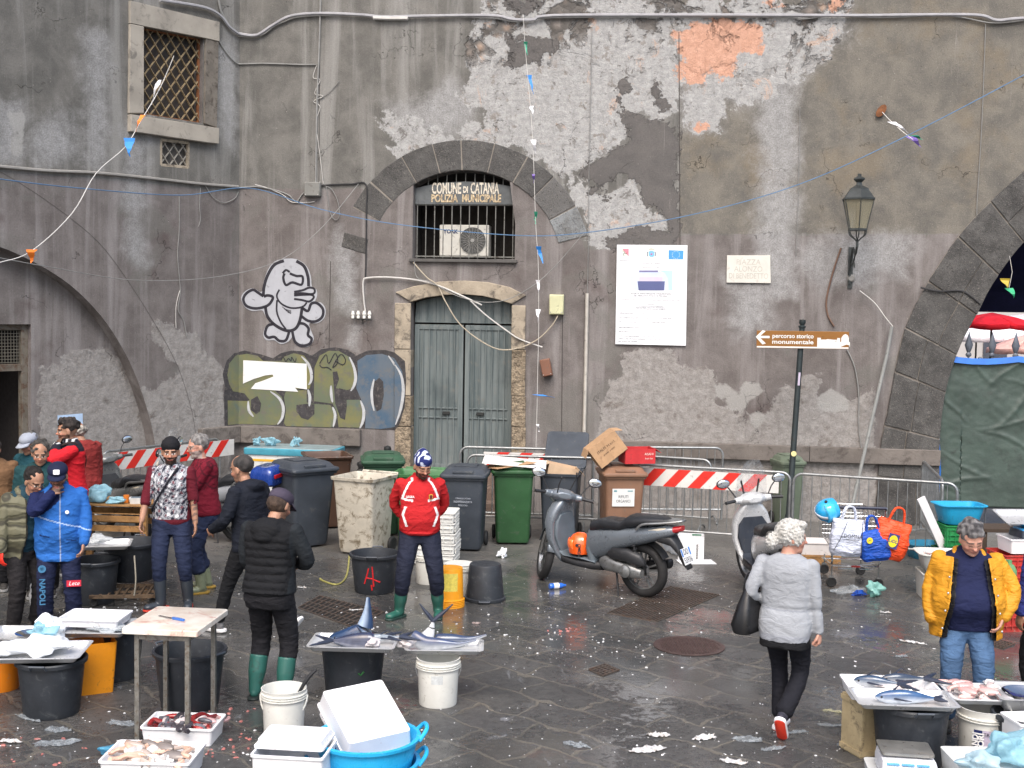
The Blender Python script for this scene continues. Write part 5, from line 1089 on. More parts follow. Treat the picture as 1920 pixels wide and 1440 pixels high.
class Person:
 def __init__(s, label, loc, face, H=1.74, lean=0, twist=0, roll=0, belly=0, wide=1.0, head=(0, 0, 0), hunch=0, hipz=.93, armL=None, armR=None, legL=None, legR=None, skin='tan', group=None, cat='person', curlL=.5, curlR=.5, palmL=None, palmR=None, arms=True):
  s.root=empty('person', label, cat, loc, rad(face), group);s.root.scale=(1, 1, 1);s.k=H/1.75;s.seed=int(abs(hash(round(loc[0]*97+loc[1]*13, 3)))%9999);s.skin=lin(SKIN[skin])[:3]
  k=s.k;s.S=Matrix.Scale(k, 4)
  s.T=s.S@Matrix.Translation((0, 0, hipz))@Matrix.Rotation(rad(twist), 4, 'Z')@Matrix.Rotation(rad(roll), 4, 'Y')@Matrix.Rotation(rad(-lean), 4, 'X')@Matrix.Translation((0, 0, -.93))
  s.P0=s.S
  s.belly=belly;s.wide=wide
  s.TH=s.T@Matrix.Translation((0, .008+hunch, 1.458))@Matrix.Rotation(rad(head[1]), 4, 'Z')@Matrix.Rotation(rad(head[2]), 4, 'Y')@Matrix.Rotation(rad(-head[0]), 4, 'X')@Matrix.Scale(1.07, 4)
  s.sh={};s.el={};s.wr={};s.kn={};s.an={};s.hp={};s.toe={}
  for sd, a, pal in((-1, armL, palmL), (1, armR, palmR)):
   a=a or dict(p=(sd*.27, .06, .83));sh=s.T@Vector((sd*.178*wide, -.01, 1.415));tg=s.S@Vector(a['p'])
   hint=a.get('h', (sd*.5, -1, -.2));e, w_=ik(sh, tg, .285*k, .26*k, hint);s.sh[sd]=sh;s.el[sd]=e;s.wr[sd]=w_
  for sd, g in((-1, legL), (1, legR)):
   g=g or dict(p=(sd*.11, .0, .085), yaw=-sd*12*0)
   hp=s.S@Matrix.Translation((0, 0, hipz))@Matrix.Rotation(rad(twist*.5), 4, 'Z')@Vector((sd*.092, 0, -.02));p=Vector(g['p']);kn, an=ik(hp, s.S@p, .43*k, .42*k, g.get('h', (sd*.12, 1, 0)))
   s.hp[sd]=hp;s.kn[sd]=kn;s.an[sd]=an;yw=rad(-sd*10 if 'yaw' not in g else g['yaw']);pt=rad(g.get('pitch', 0))
   s.toe[sd]=Vector((math.sin(-yw)*math.cos(pt), math.cos(yw)*math.cos(pt), math.sin(pt)))
  s.curl={-1:curlL, 1:curlR};s.palm={-1:palmL, 1:palmR}
 def rings(s, infl=0, z0=None, z1=None, wf=1.0, extra=0):
  out=[]
  for z, rx, ry, yo in BODY:
   b=s.belly*math.exp(-((z-1.07)/.13)**2)
   out.append((z, rx*s.wide*wf+infl+b*.35, ry*(s.wide*.5+.5)+infl+b*.55, yo+b*.5))
  def at(z):
   for i in range(len(out)-1):
    if out[i][0]<=z<=out[i+1][0]:
     t=(z-out[i][0])/(out[i+1][0]-out[i][0]);return tuple(out[i][j]+(out[i+1][j]-out[i][j])*t for j in range(4))
   return(z, )+(out[0][1:]if z<out[0][0]else out[-1][1:])
  if z0 is not None:out=[at(z0)]+[r for r in out if r[0]>z0+.01]
  if z1 is not None:out=[r for r in out if r[0]<z1-.01]+[at(z1)]
  return out
 def body(s, beard=None, lips=(150, 84, 78), brow=(40, 32, 28), glasses=False, hands=True, hide_hands=(), eyes_closed=False, bald=False, tattoo=False, gloves=None, headw=1.0, aged=False):
  mb=MB();k=s.k
  eloft(mb, s.rings(-.02), s.T, 20)
  for sd in(-1, 1):
   limb(mb, [s.sh[sd], s.el[sd], s.wr[sd]], [.044*k, .040*k, .034*k, .034*k, .027*k], 12)
   limb(mb, [s.hp[sd], s.kn[sd], s.an[sd]], [.07*k, .06*k, .044*k, .042*k, .033*k], 12)
   mb.ell(s.an[sd]+s.toe[sd]*.05*k-Vector((0, 0, .035*k)), (.04*k, .04*k, .03*k), 10, 6)
   if hands and sd not in hide_hands:
    d=(s.wr[sd]-s.el[sd]).normalized();pn=s.palm[sd]or Vector((-sd, .0, 0));hand(mb, s.wr[sd]-d*.005, d, pn, -sd, s.curl[sd])
  H=s.TH
  def E(c, r):
   n0=len(mb.v);mb.ell((0, 0, 0), (1, 1, 1), 18, 12);M=H@Matrix.Translation(c)@Matrix.Diagonal((r[0]*headw, r[1], r[2], 1))
   for i in range(n0, len(mb.v)):mb.v[i]=tuple(M@Vector(mb.v[i]))
  mb.tube([H@Vector((0, -.012, -.07)), H@Vector((0, -.004, .06))], [.060*k, .055*k], 14)
  E((0, -.005, .165), (.077, .097, .092));E((0, .022, .115), (.068, .080, .085));E((0, .042, .060), (.049, .052, .042));E((0, .073, .045), (.026, .022, .022))
  E((0, .094, .135), (.012, .016, .028));E((0, .110, .112), (.015, .015, .012));E((0, .086, .078), (.027, .014, .012));E((0, .078, .163), (.052, .02, .014))
  for sd in(-1, 1):
   E((sd*.078, -.004, .125), (.010, .020, .033));E((sd*.040, .066, .105), (.022, .022, .024));E((sd*.03, .08, .133), (.016, .011, .009))
  me=remesh(mb, .0068, 2, .45)
  P=vco(me);Hi=np.array(H.inverted());Q=np.c_[P, np.ones(len(P))]@Hi.T;x, y, z=np.abs(Q[:, 0]), Q[:, 1], Q[:, 2]
  ishead=(z>-.02)&(np.hypot(Q[:, 0], y)<.16)&(z<.3)
  c=np.tile(np.array(s.skin), (len(P), 1));nn=wave_noise(P, s.seed, 6, 6, 14)[:, None];c=c*(1+.06*nn)
  def paint(m_, col, a=1.0):
   cc=np.array(lin(col)[:3]);a=(m_.astype(float)*a)[:, None];return c*(1-a)+cc*a
  f=ishead&(y>.03)
  c=paint(f&(np.hypot((x-.045)/.03, (z-.098)/.025)<1), (196, 112, 96), .25)
  c=paint(f&(z>.09)&(z<.125)&(x<.018)&(y>.095), (190, 104, 90), .3)
  if beard:
   bt=.105 if beard.get('full', True)else.06
   m_=ishead&(y>-.01)&(z<bt-.03*np.clip((.04-x)/.04, 0, 1)*0)&(z>-.005)&~((x<.03)&(z>.082))&((z<.085)|(x>.038));c=paint(m_, beard['c'], beard.get('a', .9))
   c=paint(f&(x<.034)&(np.abs(z-.094)<.009)&(y>.08), beard['c'], beard.get('a', .9))
  c=paint(f&(x<.024)&(np.abs(z-.077)<.0065), lips, .8)
  if eyes_closed:c=paint(f&(np.abs(x-.031)<.015)&(np.abs(z-.132)<.0055), (70, 44, 36), .75)
  else:
   c=paint(f&(np.hypot((x-.031)/.017, (z-.135)/.0085)<1), (222, 214, 206), .75);c=paint(f&(np.hypot((x-.031)/.0085, (z-.135)/.0085)<1), (34, 24, 20), 1);c=paint(f&(np.abs(x-.031)<.019)&(np.abs(z-.1435)<.004), (66, 42, 34), .8)
  c=paint(f&(np.abs(x-.033)<.024)&(np.abs(z-.1585+((x-.03)*.12))<.0075), brow, .85)
  if aged:
   c=paint(f&(np.abs(z-(.112-(x-.03)*.5))<.004)&(x>.022)&(x<.055), (130, 82, 66), .4)
  if tattoo:
   sd=tattoo;a_=np.array(s.el[sd]);b_=np.array(s.wr[sd]);t=((P-a_)@(b_-a_))/np.dot(b_-a_, b_-a_);dd=np.linalg.norm(P-a_-t[:, None]*(b_-a_), axis=1)
   c=paint((t>.2)&(t<.98)&(dd<.07)&(wave_noise(P, 9, 6, 12, 24)>.1), (70, 66, 66), .65)
  if gloves:
   for sd in(-1, 1):
    dd=(P-np.array(s.wr[sd]))@np.array((s.wr[sd]-s.el[sd]).normalized());near=np.linalg.norm(P-np.array(s.wr[sd]), axis=1)<.2
    c=paint(near&(dd>-.05), gloves, 1)
  set_col(me, np.clip(c, 0, 1));s.b=fin(me, 'body', skinm, s.root);
  if glasses:
   g=MB()
   for sd in(-1, 1):
    g.tube([H@Vector((sd*.033+.022*math.cos(a*.6283), .107, .133+.017*math.sin(a*.6283)))for a in range(10)], .0016, 5, closed=True)
    g.tube([H@Vector((sd*.055, .105, .137)), H@Vector((sd*.082, .0, .137))], .0018, 5)
   g.tube([H@Vector((-.012, .112, .136)), H@Vector((.012, .112, .136))], .0016, 5);g.build('glasses', mat('glasses_frame', (30, 30, 34), .3), s.root)
  return s
 def hair(s, col, size=(.087, .107, .10), c=(0, -.018, .178), n=.006, col2=None, extra=(), voxel=.008, freq=18, name='hair'):
  mb=MB()
  for cc, r in[(c, size)]+list(extra):
   n0=len(mb.v);mb.ell((0, 0, 0), (1, 1, 1), 20, 14);M=s.TH@Matrix.Translation(cc)@Matrix.Diagonal((*r, 1))
   for i in range(n0, len(mb.v)):mb.v[i]=tuple(M@Vector(mb.v[i]))
  me=remesh(mb, voxel, 1);P=vco(me);N=vnorm(me)
  v=wave_noise(P, s.seed+5, 8, freq*.6, freq*1.6);vset(me, P+N*(n*v)[:, None])
  a=np.array(lin(col)[:3]);b_=np.array(lin(col2 or tuple(int(q*.6)for q in col))[:3]);t=(wave_noise(P*np.array([1, 1, .6]), s.seed+9, 8, 10, 30)*.5+.5).clip(0, 1)[:, None]
  set_col(me, a*(1-t)+b_*t);fin(me, name, hairm, s.root);return s
 def cover(s, name, rings, arms=None, legs=None, voxel=.011, fold=.006, m_=None, paint=None, extra=(), sm=3, T=None, post=None, shoulder=.055, ff=(3, 8)):
  """one garment, fused and creased"""
  mb=MB();k=s.k
  if rings:eloft(mb, rings, T or s.T, 30)
  if arms:
   for sd, (r, cut)in arms.items():
    e=s.el[sd];w_=e.lerp(s.wr[sd], cut);mb.ell(s.sh[sd]+Vector((0, 0, -.01)), (shoulder*k, shoulder*k, shoulder*k), 14, 9)
    limb(mb, [s.sh[sd], e, w_], [q*k for q in r], 16)
  if legs:
   for sd, (r, cut)in legs.items():
    kn=s.kn[sd];a=kn.lerp(s.an[sd], cut);limb(mb, [s.hp[sd], kn, a], [q*k for q in r], 18)
  for kind, c, r, R in extra:
   if kind=='e':
    n0=len(mb.v);mb.ell((0, 0, 0), (1, 1, 1), 18, 12);M=(R or s.T)@Matrix.Translation(c)@Matrix.Diagonal((*r, 1))
    for i in range(n0, len(mb.v)):mb.v[i]=tuple(M@Vector(mb.v[i]))
   else:mb.tube([(R or s.T)@Vector(q)for q in c], r, 12)
  me=remesh(mb, voxel, sm)
  if fold:folds(me, fold, s.seed+len(name), f=ff)
  P=vco(me);Ti=np.array(s.T.inverted());Q=(np.c_[P, np.ones(len(P))]@Ti.T)[:, :3]
  if post is not None:
   N=vnorm(me);P=P+N*post(Q, P)[:, None];vset(me, P)
  if paint is not None:set_col(me, paint(Q, P, vnorm(me)))
  o=fin(me, name, m_ or clothm, s.root);return o
 def boots(s, col, h=.30, sole=(150, 90, 40), name='boot', r=.062, r2=.055):
  k=s.k;m1=mat('rubber_%d_%d_%d'%col, col, .38, var=.12, grime=.25, grimecol=(60, 58, 52));m2=mat('sole_%d_%d_%d'%sole, sole, .7)
  for sd in(-1, 1):
   an=s.an[sd];up=(s.kn[sd]-an).normalized();t=s.toe[sd];side=t.cross(Vector((0, 0, 1))).normalized();dn=t.cross(side).normalized()
   if dn.z>0:dn=-dn
   R=Matrix((side, t, -dn)).transposed();mb=MB()
   mb.tube([an+up*h*k, an+up*h*.5*k, an+up*.04*k, an+dn*.03*k], [r*k, r*k*.98, r2*k, r2*.95*k], 18)
   mb.ell(an+t*.0*k+dn*.035*k, (.042*k, .06*k, .045*k), R=R);mb.ell(an+t*.075*k+dn*.04*k, (.045*k, .09*k, .038*k), R=R);mb.ell(an+t*.135*k+dn*.042*k, (.048*k, .06*k, .034*k), R=R)
   me=remesh(mb, .009, 2);o=fin(me, name, m1, s.root)
   sb=MB();M=Matrix.Translation(an+t*.052*k+dn*.072*k)@R.to_4x4()
   sb.M=M;sb.rloft([(.085*k, .27*k, .04*k, -.012*k), (.095*k, .29*k, .045*k, 0), (.09*k, .28*k, .045*k, .012*k)], 5);sb.build('sole', m2, o)
  return s
 def shoes(s, col=(60, 62, 66), sole=(225, 225, 225), accent=None, name='shoe', solebot=None):
  k=s.k;m1=mat('shoe_%d_%d_%d'%col, col, .7, var=.2, vs=30);m2=mat('shoesole_%d_%d_%d'%sole, sole, .5)
  for sd in(-1, 1):
   an=s.an[sd];t=s.toe[sd];side=t.cross(Vector((0, 0, 1))).normalized();dn=t.cross(side).normalized()
   if dn.z>0:dn=-dn
   R=Matrix((side, t, -dn)).transposed();mb=MB();up=(s.kn[sd]-an).normalized()
   mb.tube([an+up*.05*k, an+dn*.02*k], [.042*k, .044*k], 14)
   mb.ell(an+t*-.01*k+dn*.03*k, (.038*k, .055*k, .045*k), R=R);mb.ell(an+t*.07*k+dn*.038*k, (.042*k, .085*k, .036*k), R=R);mb.ell(an+t*.13*k+dn*.045*k, (.042*k, .05*k, .026*k), R=R)
   o=fin(remesh(mb, .009, 2), name, m1, s.root)
   sb=MB();sb.M=Matrix.Translation(an+t*.052*k+dn*.07*k)@R.to_4x4()
   sb.rloft([(.08*k, .26*k, .04*k, -.016*k), (.094*k, .285*k, .045*k, -.006*k), (.092*k, .28*k, .045*k, .014*k), (.08*k, .27*k, .04*k, .016*k)], 5);sb.build('sole', m2, o)
   if accent:
    ab=MB();ab.M=sb.M
    for q in range(3):ab.box((0, .045+q*.022, .052-q*.008), (.05, .012, .012))
    ab.build('laces', mat('lace_%d'%accent[0], accent, .6), o, bevel=.003)
   if solebot:
    ab=MB();ab.M=sb.M;ab.rloft([(.07*k, .25*k, .035*k, -.022*k), (.082*k, .27*k, .04*k, -.016*k)], 5);ab.build('outsole', mat('outsole_%d'%solebot[0], solebot, .6), o)
  return s
 def cap(s, col, logo=None, back=False, beanie=False):
  mb=MB();k=1
  if beanie:
   return s
  def Ep(c, r, M0=s.TH):
   n0=len(mb.v);mb.ell((0, 0, 0), (1, 1, 1), 20, 12);M=M0@Matrix.Translation(c)@Matrix.Diagonal((*r, 1))
   for i in range(n0, len(mb.v)):mb.v[i]=tuple(M@Vector(mb.v[i]))
  Ep((0, -.005, .195), (.092, .11, .072));Ep((0, -.01, .175), (.09, .108, .03))
  me=remesh(mb, .009, 2);m_=fabric('cap_%d_%d_%d'%col, col, folds=.1);o=fin(me, 'cap', m_, s.root)
  vb=MB();rows=[]
  for i in range(9):
   a=rad(-62+124*i/8);rows.append([(.088*math.sin(a), .095*math.cos(a)+.0, .172), (.094*math.sin(a)*.95, .1*math.cos(a)+.075*max(0, math.cos(a))**.7, .158-.012*abs(math.sin(a)))])
  vs=[s.TH@Vector(p)for r_ in rows for p in r_];vb.add(vs, [(2*i, 2*i+2, 2*i+3, 2*i+1)for i in range(8)]);vb.build('visor', m_, o, solid=.006)
  return o
def solidcol(c):
 cc=np.array(lin(c)[:3]);return lambda Q, P, N:np.tile(cc, (len(Q), 1))
AR=(.066, .060, .055, .052, .045)
LG=(.105, .092, .075, .068, .06)
def onground(px, py):
 p=G(px, py);return(p.x, p.y, 0)
 # ---------------------------------------------------------------- the cast
JNAVY=fabric('navy_cotton', (30, 34, 50));JBLACK=fabric('black_cotton', (24, 25, 28));JBLK2=fabric('black_trousers', (28, 28, 32))
def mk(c, x):a=np.tile(np.array(lin(c)[:3]), (len(x), 1));return a
def put(c, m_, col, a=1.0):
 cc=np.array(lin(col)[:3]);m_=(m_.astype(float)*a)[:, None];return c*(1-m_)+cc*m_
p=onground(785, 1155)
M1=Person('bearded man in red track top with white piping and patterned beanie, hands behind his back', p, 186, 1.76, lean=-2, belly=.06, wide=1.06, head=(24, 18, 0), hunch=.02, hipz=.90, 
armL=dict(p=(-.07, -.17, .95), h=(-1, -.25, 0)), armR=dict(p=(.08, -.17, .95), h=(1, -.25, 0)), legL=dict(p=(-.20, .02, .085), yaw=-4), legR=dict(p=(.20, .06, .085), yaw=-42), skin='tan')
M1.body(beard=dict(c=(38, 26, 22), a=.9), brow=(30, 22, 18), glasses=False, eyes_closed=True)
def pr(Q, P, N):
 c=mk((176, 36, 40), Q);x, y, z=Q[:, 0], Q[:, 1], Q[:, 2];ax=np.abs(x);fr=y>.0
 arc=.085+np.clip((1.44-z)/.18, 0, 1)**.6*.10
 c=put(c, fr&(np.abs(ax-arc)<.011)&(z>1.25)&(z<1.47)&(ax<.22), (232, 230, 230))
 c=put(c, fr&(np.abs(z-(1.245-.0+.16*np.clip(ax-.08, 0, .11)))<.010)&(ax>.075)&(ax<.19), (232, 230, 230))
 c=put(c, fr&(np.abs(ax-(.178-.35*np.abs(z-1.10)))<.012)&(z>.98)&(z<1.18), (232, 230, 230))
 c=put(c, fr&(ax<.004)&(z>1.28), (120, 20, 24));return put(c, (z<.945)&(z>.925), (160, 22, 28))
def slv(Q):return(Q[:, 2]>2)
def track(s):return s.cover('track_top', [(.885, .165, .135, .02), (.91, .19, .155, .02)]+s.rings(.022, .93, 1.455)+[(1.49, .082, .08, -.005), (1.515, .074, .072, -.002)], {-1:(AR, 1.0), 1:(AR, 1.0)}, voxel=.0085, fold=.006, paint=pr)
o=track(M1)
lg=MB();Tm=M1.T
text('LEGEA', .03, mat('white_print', (232, 232, 232), .6), o, loc=tuple(Tm@Vector((.105, .165, 1.285))), rot=(rad(90), 0, rad(180-12)), off=.001)
bd=MB();cpt=[(-.02, .028), (.0, .034), (.02, .028), (.018, -.012), (0, -.032), (-.018, -.012)];bd.M=Matrix.Translation(Tm@Vector((-.105, .168, 1.28)))@Matrix.Rotation(rad(180+10), 4, 'Z')
bd.prism(cpt, .004, off=0);bd2=bd.build('badge', mat('badge_yellow', (206, 170, 60), .6), o, smooth=False)
bb=MB();bb.M=bd.M;bb.prism([(x*.75, z*.75)for x, z in cpt], .003, off=-.003);bb.build('badge_field', mat('badge_maroon', (96, 26, 34), .6), bd2, smooth=False)
M1.cover('trousers', M1.rings(.016, .80, .96), legs={-1:((.118, .104, .086, .08, .07), .55), 1:((.118, .104, .086, .08, .07), .55)}, m_=JNAVY, fold=.008, T=M1.S@Matrix.Translation((0, 0, -.03)))
M1.boots((40, 92, 80), .24, (34, 60, 54), r=.068)
def beanie_paint(Q, P, N):
 c=mk((36, 44, 96), Q);n=wave_noise(P, 3, 6, 14, 26);c=put(c, n>.35, (196, 204, 226));return c
def beanie(s, m_=None, paint=None, top=.285, back=-.03, name='beanie', slouch=True, w=.089):
 return s.cover(name, [(0, 0, 0, 0)][:0], extra=[('e', (0, -.012, .195), (w, .108, .085), s.TH), ('e', (0, back, .235), (.065, .08, .065 if slouch else.05), s.TH)]+([('e', (0, back-.005, top-.01), (.035, .05, .03), s.TH)]if slouch else[]), voxel=.008, fold=.002, m_=m_, paint=paint, sm=2)
beanie(M1, paint=beanie_paint)
p=onground(1466, 1378)
W1=Person('white-haired woman seen from behind in a pale grey cardigan and black leggings, walking', p, -28, 1.68, lean=3, wide=1.08, belly=.05, head=(6, -60, 0), hunch=.01, hipz=.9, 
armL=dict(p=(-.20, .15, 1.03), h=(-.3, -1, 0)), armR=dict(p=(.26, .04, .80), h=(.3, -1, 0)), legL=dict(p=(-.06, .14, .09), yaw=0), legR=dict(p=(.04, -.16, .20), yaw=5, pitch=-50), skin='pink', curlR=1.1)
W1.body(lips=(176, 96, 90), brow=(170, 160, 150), aged=True)
def pw(Q, P, N):
 c=mk((150, 154, 160), Q);x, y, z=Q[:, 0], Q[:, 1], Q[:, 2];a=np.array(W1.sh[1]);
 c=put(c, (np.abs(z-1.05)<.004), (128, 132, 140));c=put(c, (z<.86), (146, 150, 158));return c
W1.cover('cardigan', [(.80, .19, .15, -.005), (.83, .195, .152, -.005)]+W1.rings(.018, .88, 1.45)+[(1.48, .085, .085, -.005)], {-1:((.06, .056, .052, .047, .043), .98), 1:((.06, .056, .052, .047, .043), .98)}, paint=pw, fold=.0045, post=lambda Q, P:-.012*np.exp(-((Q[:, 2]-1.06)/.025)**2))
W1.cover('leggings', W1.rings(.012, .78, .95), legs={-1:((.104, .09, .068, .066, .066), .93), 1:((.104, .09, .07, .07, .074), .90)}, m_=fabric('black_leggings', (26, 27, 34)), fold=.004, T=W1.S@Matrix.Translation((0, 0, -.03)))
W1.cover('undershirt', [(.745, .19, .15, 0), (.80, .195, .152, 0), (.86, .19, .15, 0)], m_=JBLACK, fold=.004)
W1.shoes((44, 44, 56), (232, 232, 235), accent=(232, 70, 40), solebot=(226, 62, 40))
W1.hair((236, 235, 230), (.096, .112, .105), (0, -.02, .17), n=.005, col2=(206, 204, 198), extra=[((0, -.145, .09), (.05, .045, .062)), ((0, -.10, .12), (.045, .06, .05)), ((0, .03, .235), (.08, .07, .035)), ((-.07, .02, .14), (.02, .05, .06)), ((.07, .02, .14), (.02, .05, .06))], freq=40)
hb=MB();hb.rloft([(.13, .36, .05, 0), (.17, .38, .05, .06), (.12, .30, .05, .2), (.05, .16, .02, .33)], 5)
pb=p;bagp=W1.root.matrix_basis@Vector((-.26, -.03, .70));BG=empty('handbag', 'black leather handbag hanging from the arm of the white-haired woman', 'handbag', (bagp.x, bagp.y, .78), rad(-40))
lth=mat('black_leather', (22, 22, 24), .35, bump=.4, bs=80);hb.build('pouch', lth, BG)
hb=MB()
for sx in(-.03, .03):hb.tube(smooth_path([(sx, -.07, .31), (sx*.7, -.05, .42), (0, 0, .45), (sx*.7, .05, .42), (sx, .07, .31)], 4), .007, 6)
hb.build('strap', lth, BG)
p=onground(1803, 1362)
Y1=Person('smiling grey-haired man in an open yellow jacket and blue jeans, looking down', p, 170, 1.68, lean=-3, belly=.13, wide=1.16, head=(30, 8, 4), hunch=.03, hipz=.9, 
armL=dict(p=(-.25, .13, .93), h=(-1, -.3, 0)), armR=dict(p=(.28, .10, .88), h=(.6, -1, 0)), legL=dict(p=(-.12, 0, .085)), legR=dict(p=(.13, .02, .085)), skin='pink', palmL=Vector((1, 0, 0)))
Y1.body(brow=(120, 110, 104), eyes_closed=True, aged=True, headw=1.1, hide_hands=(1, ))
Y1.hair((150, 148, 148), (.095, .105, .095), (0, -.025, .19), n=.008, col2=(72, 70, 72), extra=[((0, .045, .215), (.07, .05, .035))], freq=16)
Y1.cover('sweater', Y1.rings(.03, .84, 1.45)+[(1.49, .08, .08, 0), (1.51, .074, .074, 0)], m_=fabric('navy_knit', (24, 30, 62)), fold=.004)
def openfront(infl, z0, z1, gap, T=None):
 pass
ym=fabric('yellow_jacket', (200, 140, 38), var=.08, folds=.5, rough=.55);ylin=fabric('dark_lining', (34, 34, 36), folds=.6, rough=.5)
def lining_shell(s, infl, z0, z1, g0, g1, m_, flare):
 return open_jacket(s, infl, z0, z1, g0, g1, m_, m_, name='lining', cut=None, flare=flare, collar=False, th=.008)
def open_jacket(s, infl, z0, z1, g0, g1, m_, lining, name='jacket', arms=True, cut=.97, flare=.02, ar=(.085, .08, .078, .072, .06), collar=True, th=.016, hemx=0):
 """coat shell left open in front: g0/g1 = half width of the gap at hem / at chest"""
 mb=MB();n=40;zs=np.linspace(z0, z1, 16);rows=[]
 rg=s.rings(0)
 for z in zs:
  R=s.rings(infl, z0=None)
  def at(zz):
   zz=max(R[0][0], min(R[-1][0], zz))
   for i in range(len(R)-1):
    if R[i][0]<=zz<=R[i+1][0]+1e-9:
     t=(zz-R[i][0])/(R[i+1][0]-R[i][0]);return[R[i][j]+(R[i+1][j]-R[i][j])*t for j in range(4)]
  _, rx, ry, yo=at(z);f=flare*max(0, (1.0-z))/.2;rx+=f;ry+=f;tt=(z-z0)/(z1-z0);gap=g0+(g1-g0)*tt
  a0=math.asin(min(.95, gap/rx));row=[]
  for j in range(n+1):
   a=a0+(2*math.pi-2*a0)*j/n;row.append((rx*math.sin(a), yo+ry*math.cos(a)+(.02 if j in(0, n)else 0), z))
  rows.append(row)
 vs=[s.T@Vector(q)for r_ in rows for q in r_];k=n+1
 mb.add(vs, [(i*k+j, i*k+j+1, (i+1)*k+j+1, (i+1)*k+j)for i in range(len(rows)-1)for j in range(n)])
 me=D.meshes.new('tmp');me.from_pydata(mb.v, [], mb.f);me.update();to=D.objects.new('tmp', me);COL.objects.link(to)
 md=to.modifiers.new('s', 'SOLIDIFY');md.thickness=th;md.offset=1;r_=eval_mesh(to);D.objects.remove(to)
 mb=MB();mb.v=[tuple(v.co)for v in r_.vertices];mb.f=[tuple(q.vertices)for q in r_.polygons]
 mb.mi=[0]*len(mb.f);kk=s.k
 for sd in(-1, 1)if cut else():
  mb.ell(s.sh[sd]+Vector((0, 0, -.015)), (.066*kk, .066*kk, .066*kk), 14, 9);limb(mb, [s.sh[sd], s.el[sd], s.el[sd].lerp(s.wr[sd], cut)], [q*kk for q in ar], 16)
 if collar:
  for sd in(-1, 1):
   pts=smooth_path([(sd*.03, -.085, 1.47), (sd*.085, -.03, 1.475), (sd*.105, .05, 1.44), (sd*.10, .12, 1.36)], 3);mb.tube([s.T@Vector(q)for q in pts], [.022, .026, .028, .03, .03, .032, .032, .03, .026, .02][:len(pts)], 8)
 me=remesh(mb, .0095, 2);P=vco(me);Q=(np.c_[P, np.ones(len(P))]@np.array(s.T.inverted()).T)[:, :3]
 RR=np.array(s.rings(infl));rx=np.interp(Q[:, 2], RR[:, 0], RR[:, 1]);ry=np.interp(Q[:, 2], RR[:, 0], RR[:, 2]);yo=np.interp(Q[:, 2], RR[:, 0], RR[:, 3]);ff=flare*np.maximum(0, 1.0-Q[:, 2])/.2
 Nl=vnorm(me)@np.array(s.T.inverted().to_3x3()).T;gx, gy=Q[:, 0]/(rx+ff)**2, (Q[:, 1]-yo)/(ry+ff)**2
 inn0=((Nl[:, 0]*gx+Nl[:, 1]*gy)/np.hypot(gx, gy)<-.25)&(np.hypot(Q[:, 0]/(rx+ff), (Q[:, 1]-yo)/(ry+ff))<1.08)&(Q[:, 2]<1.40)
 folds(me, .006, s.seed+3, f=(2.5, 6))
 o=fin(me, name, [m_, lining], s.root)
 inn=inn0
 mi=[1 if all(inn[v]for v in q.vertices)else 0 for q in me.polygons];me.polygons.foreach_set('material_index', mi);me.update()
 return o
yj=open_jacket(Y1, .07, .78, 1.44, .22, .135, ym, ylin, ar=(.074, .068, .066, .062, .054));lining_shell(Y1, .052, .775, 1.43, .175, .095, ylin, .02)
sn=MB()
for z in(1.28, 1.16, 1.02, .88):
 for sd in(-1, 1):sn.ell(Y1.T@Vector((sd*(.172+.13*(1.28-z)), .21+.05*(z<1.2), z)), (.009, .006, .009), 8, 5)
sn.build('snap_button', mat('snap', (190, 190, 190), .3, .8), yj)
jn=fabric('blue_denim', (66, 92, 124), var=.25, folds=.5)
Y1.cover('jeans', Y1.rings(.016, .78, .96), legs={-1:((.115, .10, .083, .078, .075), .95), 1:((.115, .10, .083, .078, .075), .95)}, m_=jn, fold=.007, T=Y1.S@Matrix.Translation((0, 0, -.03)))
Y1.shoes((50, 48, 46), (60, 60, 60))
p=onground(505, 1312)
B1=Person('man seen from behind in a black quilted hooded jacket and grey cap, head bowed', p, -16, 1.74, lean=4, wide=1.08, head=(26, -14, 0), hunch=.02, 
armL=dict(p=(-.16, .24, .98), h=(-.5, -1, -.1)), armR=dict(p=(.12, .27, 1.08), h=(.8, -.6, -.1)), legL=dict(p=(-.13, .0, .085)), legR=dict(p=(.13, .0, .085)), skin='tan')
B1.body(beard=dict(c=(60, 46, 40), a=.4))
def ribs(Q, P):
 z, x=Q[:, 2], Q[:, 0];core=(np.abs(x)<.185)&(z>.90)&(z<1.36);return np.where(core, .009*np.abs(np.sin(z*math.pi/.062))-.004, 0)
def pb_(Q, P, N):
 c=mk((26, 27, 30), Q);z=Q[:, 2];arm=np.abs(Q[:, 0])>.20;c=put(c, arm, (34, 38, 42));c=put(c, (np.abs(np.sin(z*math.pi/.062))<.12)&~arm&(z<1.36)&(z>.9), (12, 12, 14));return c
bj=B1.cover('jacket', [(.86, .175, .14, 0)]+B1.rings(.034, .90, 1.455)+[(1.49, .085, .085, -.01)], {-1:((.074, .068, .062, .056, .048), 1), 1:((.074, .068, .062, .056, .048), 1)}, paint=pb_, post=ribs, fold=.004, voxel=.009, 
extra=[('e', (0, -.115, 1.405), (.135, .07, .075), None), ('e', (0, -.07, 1.455), (.115, .075, .05), None), ('e', (0, -.14, 1.36), (.09, .05, .06), None)])
B1.cover('tshirt', [(.80, .178, .14, 0), (.84, .182, .142, 0), (.90, .18, .14, 0)], m_=fabric('teal_jersey', (52, 84, 104)), fold=.004, extra=[])
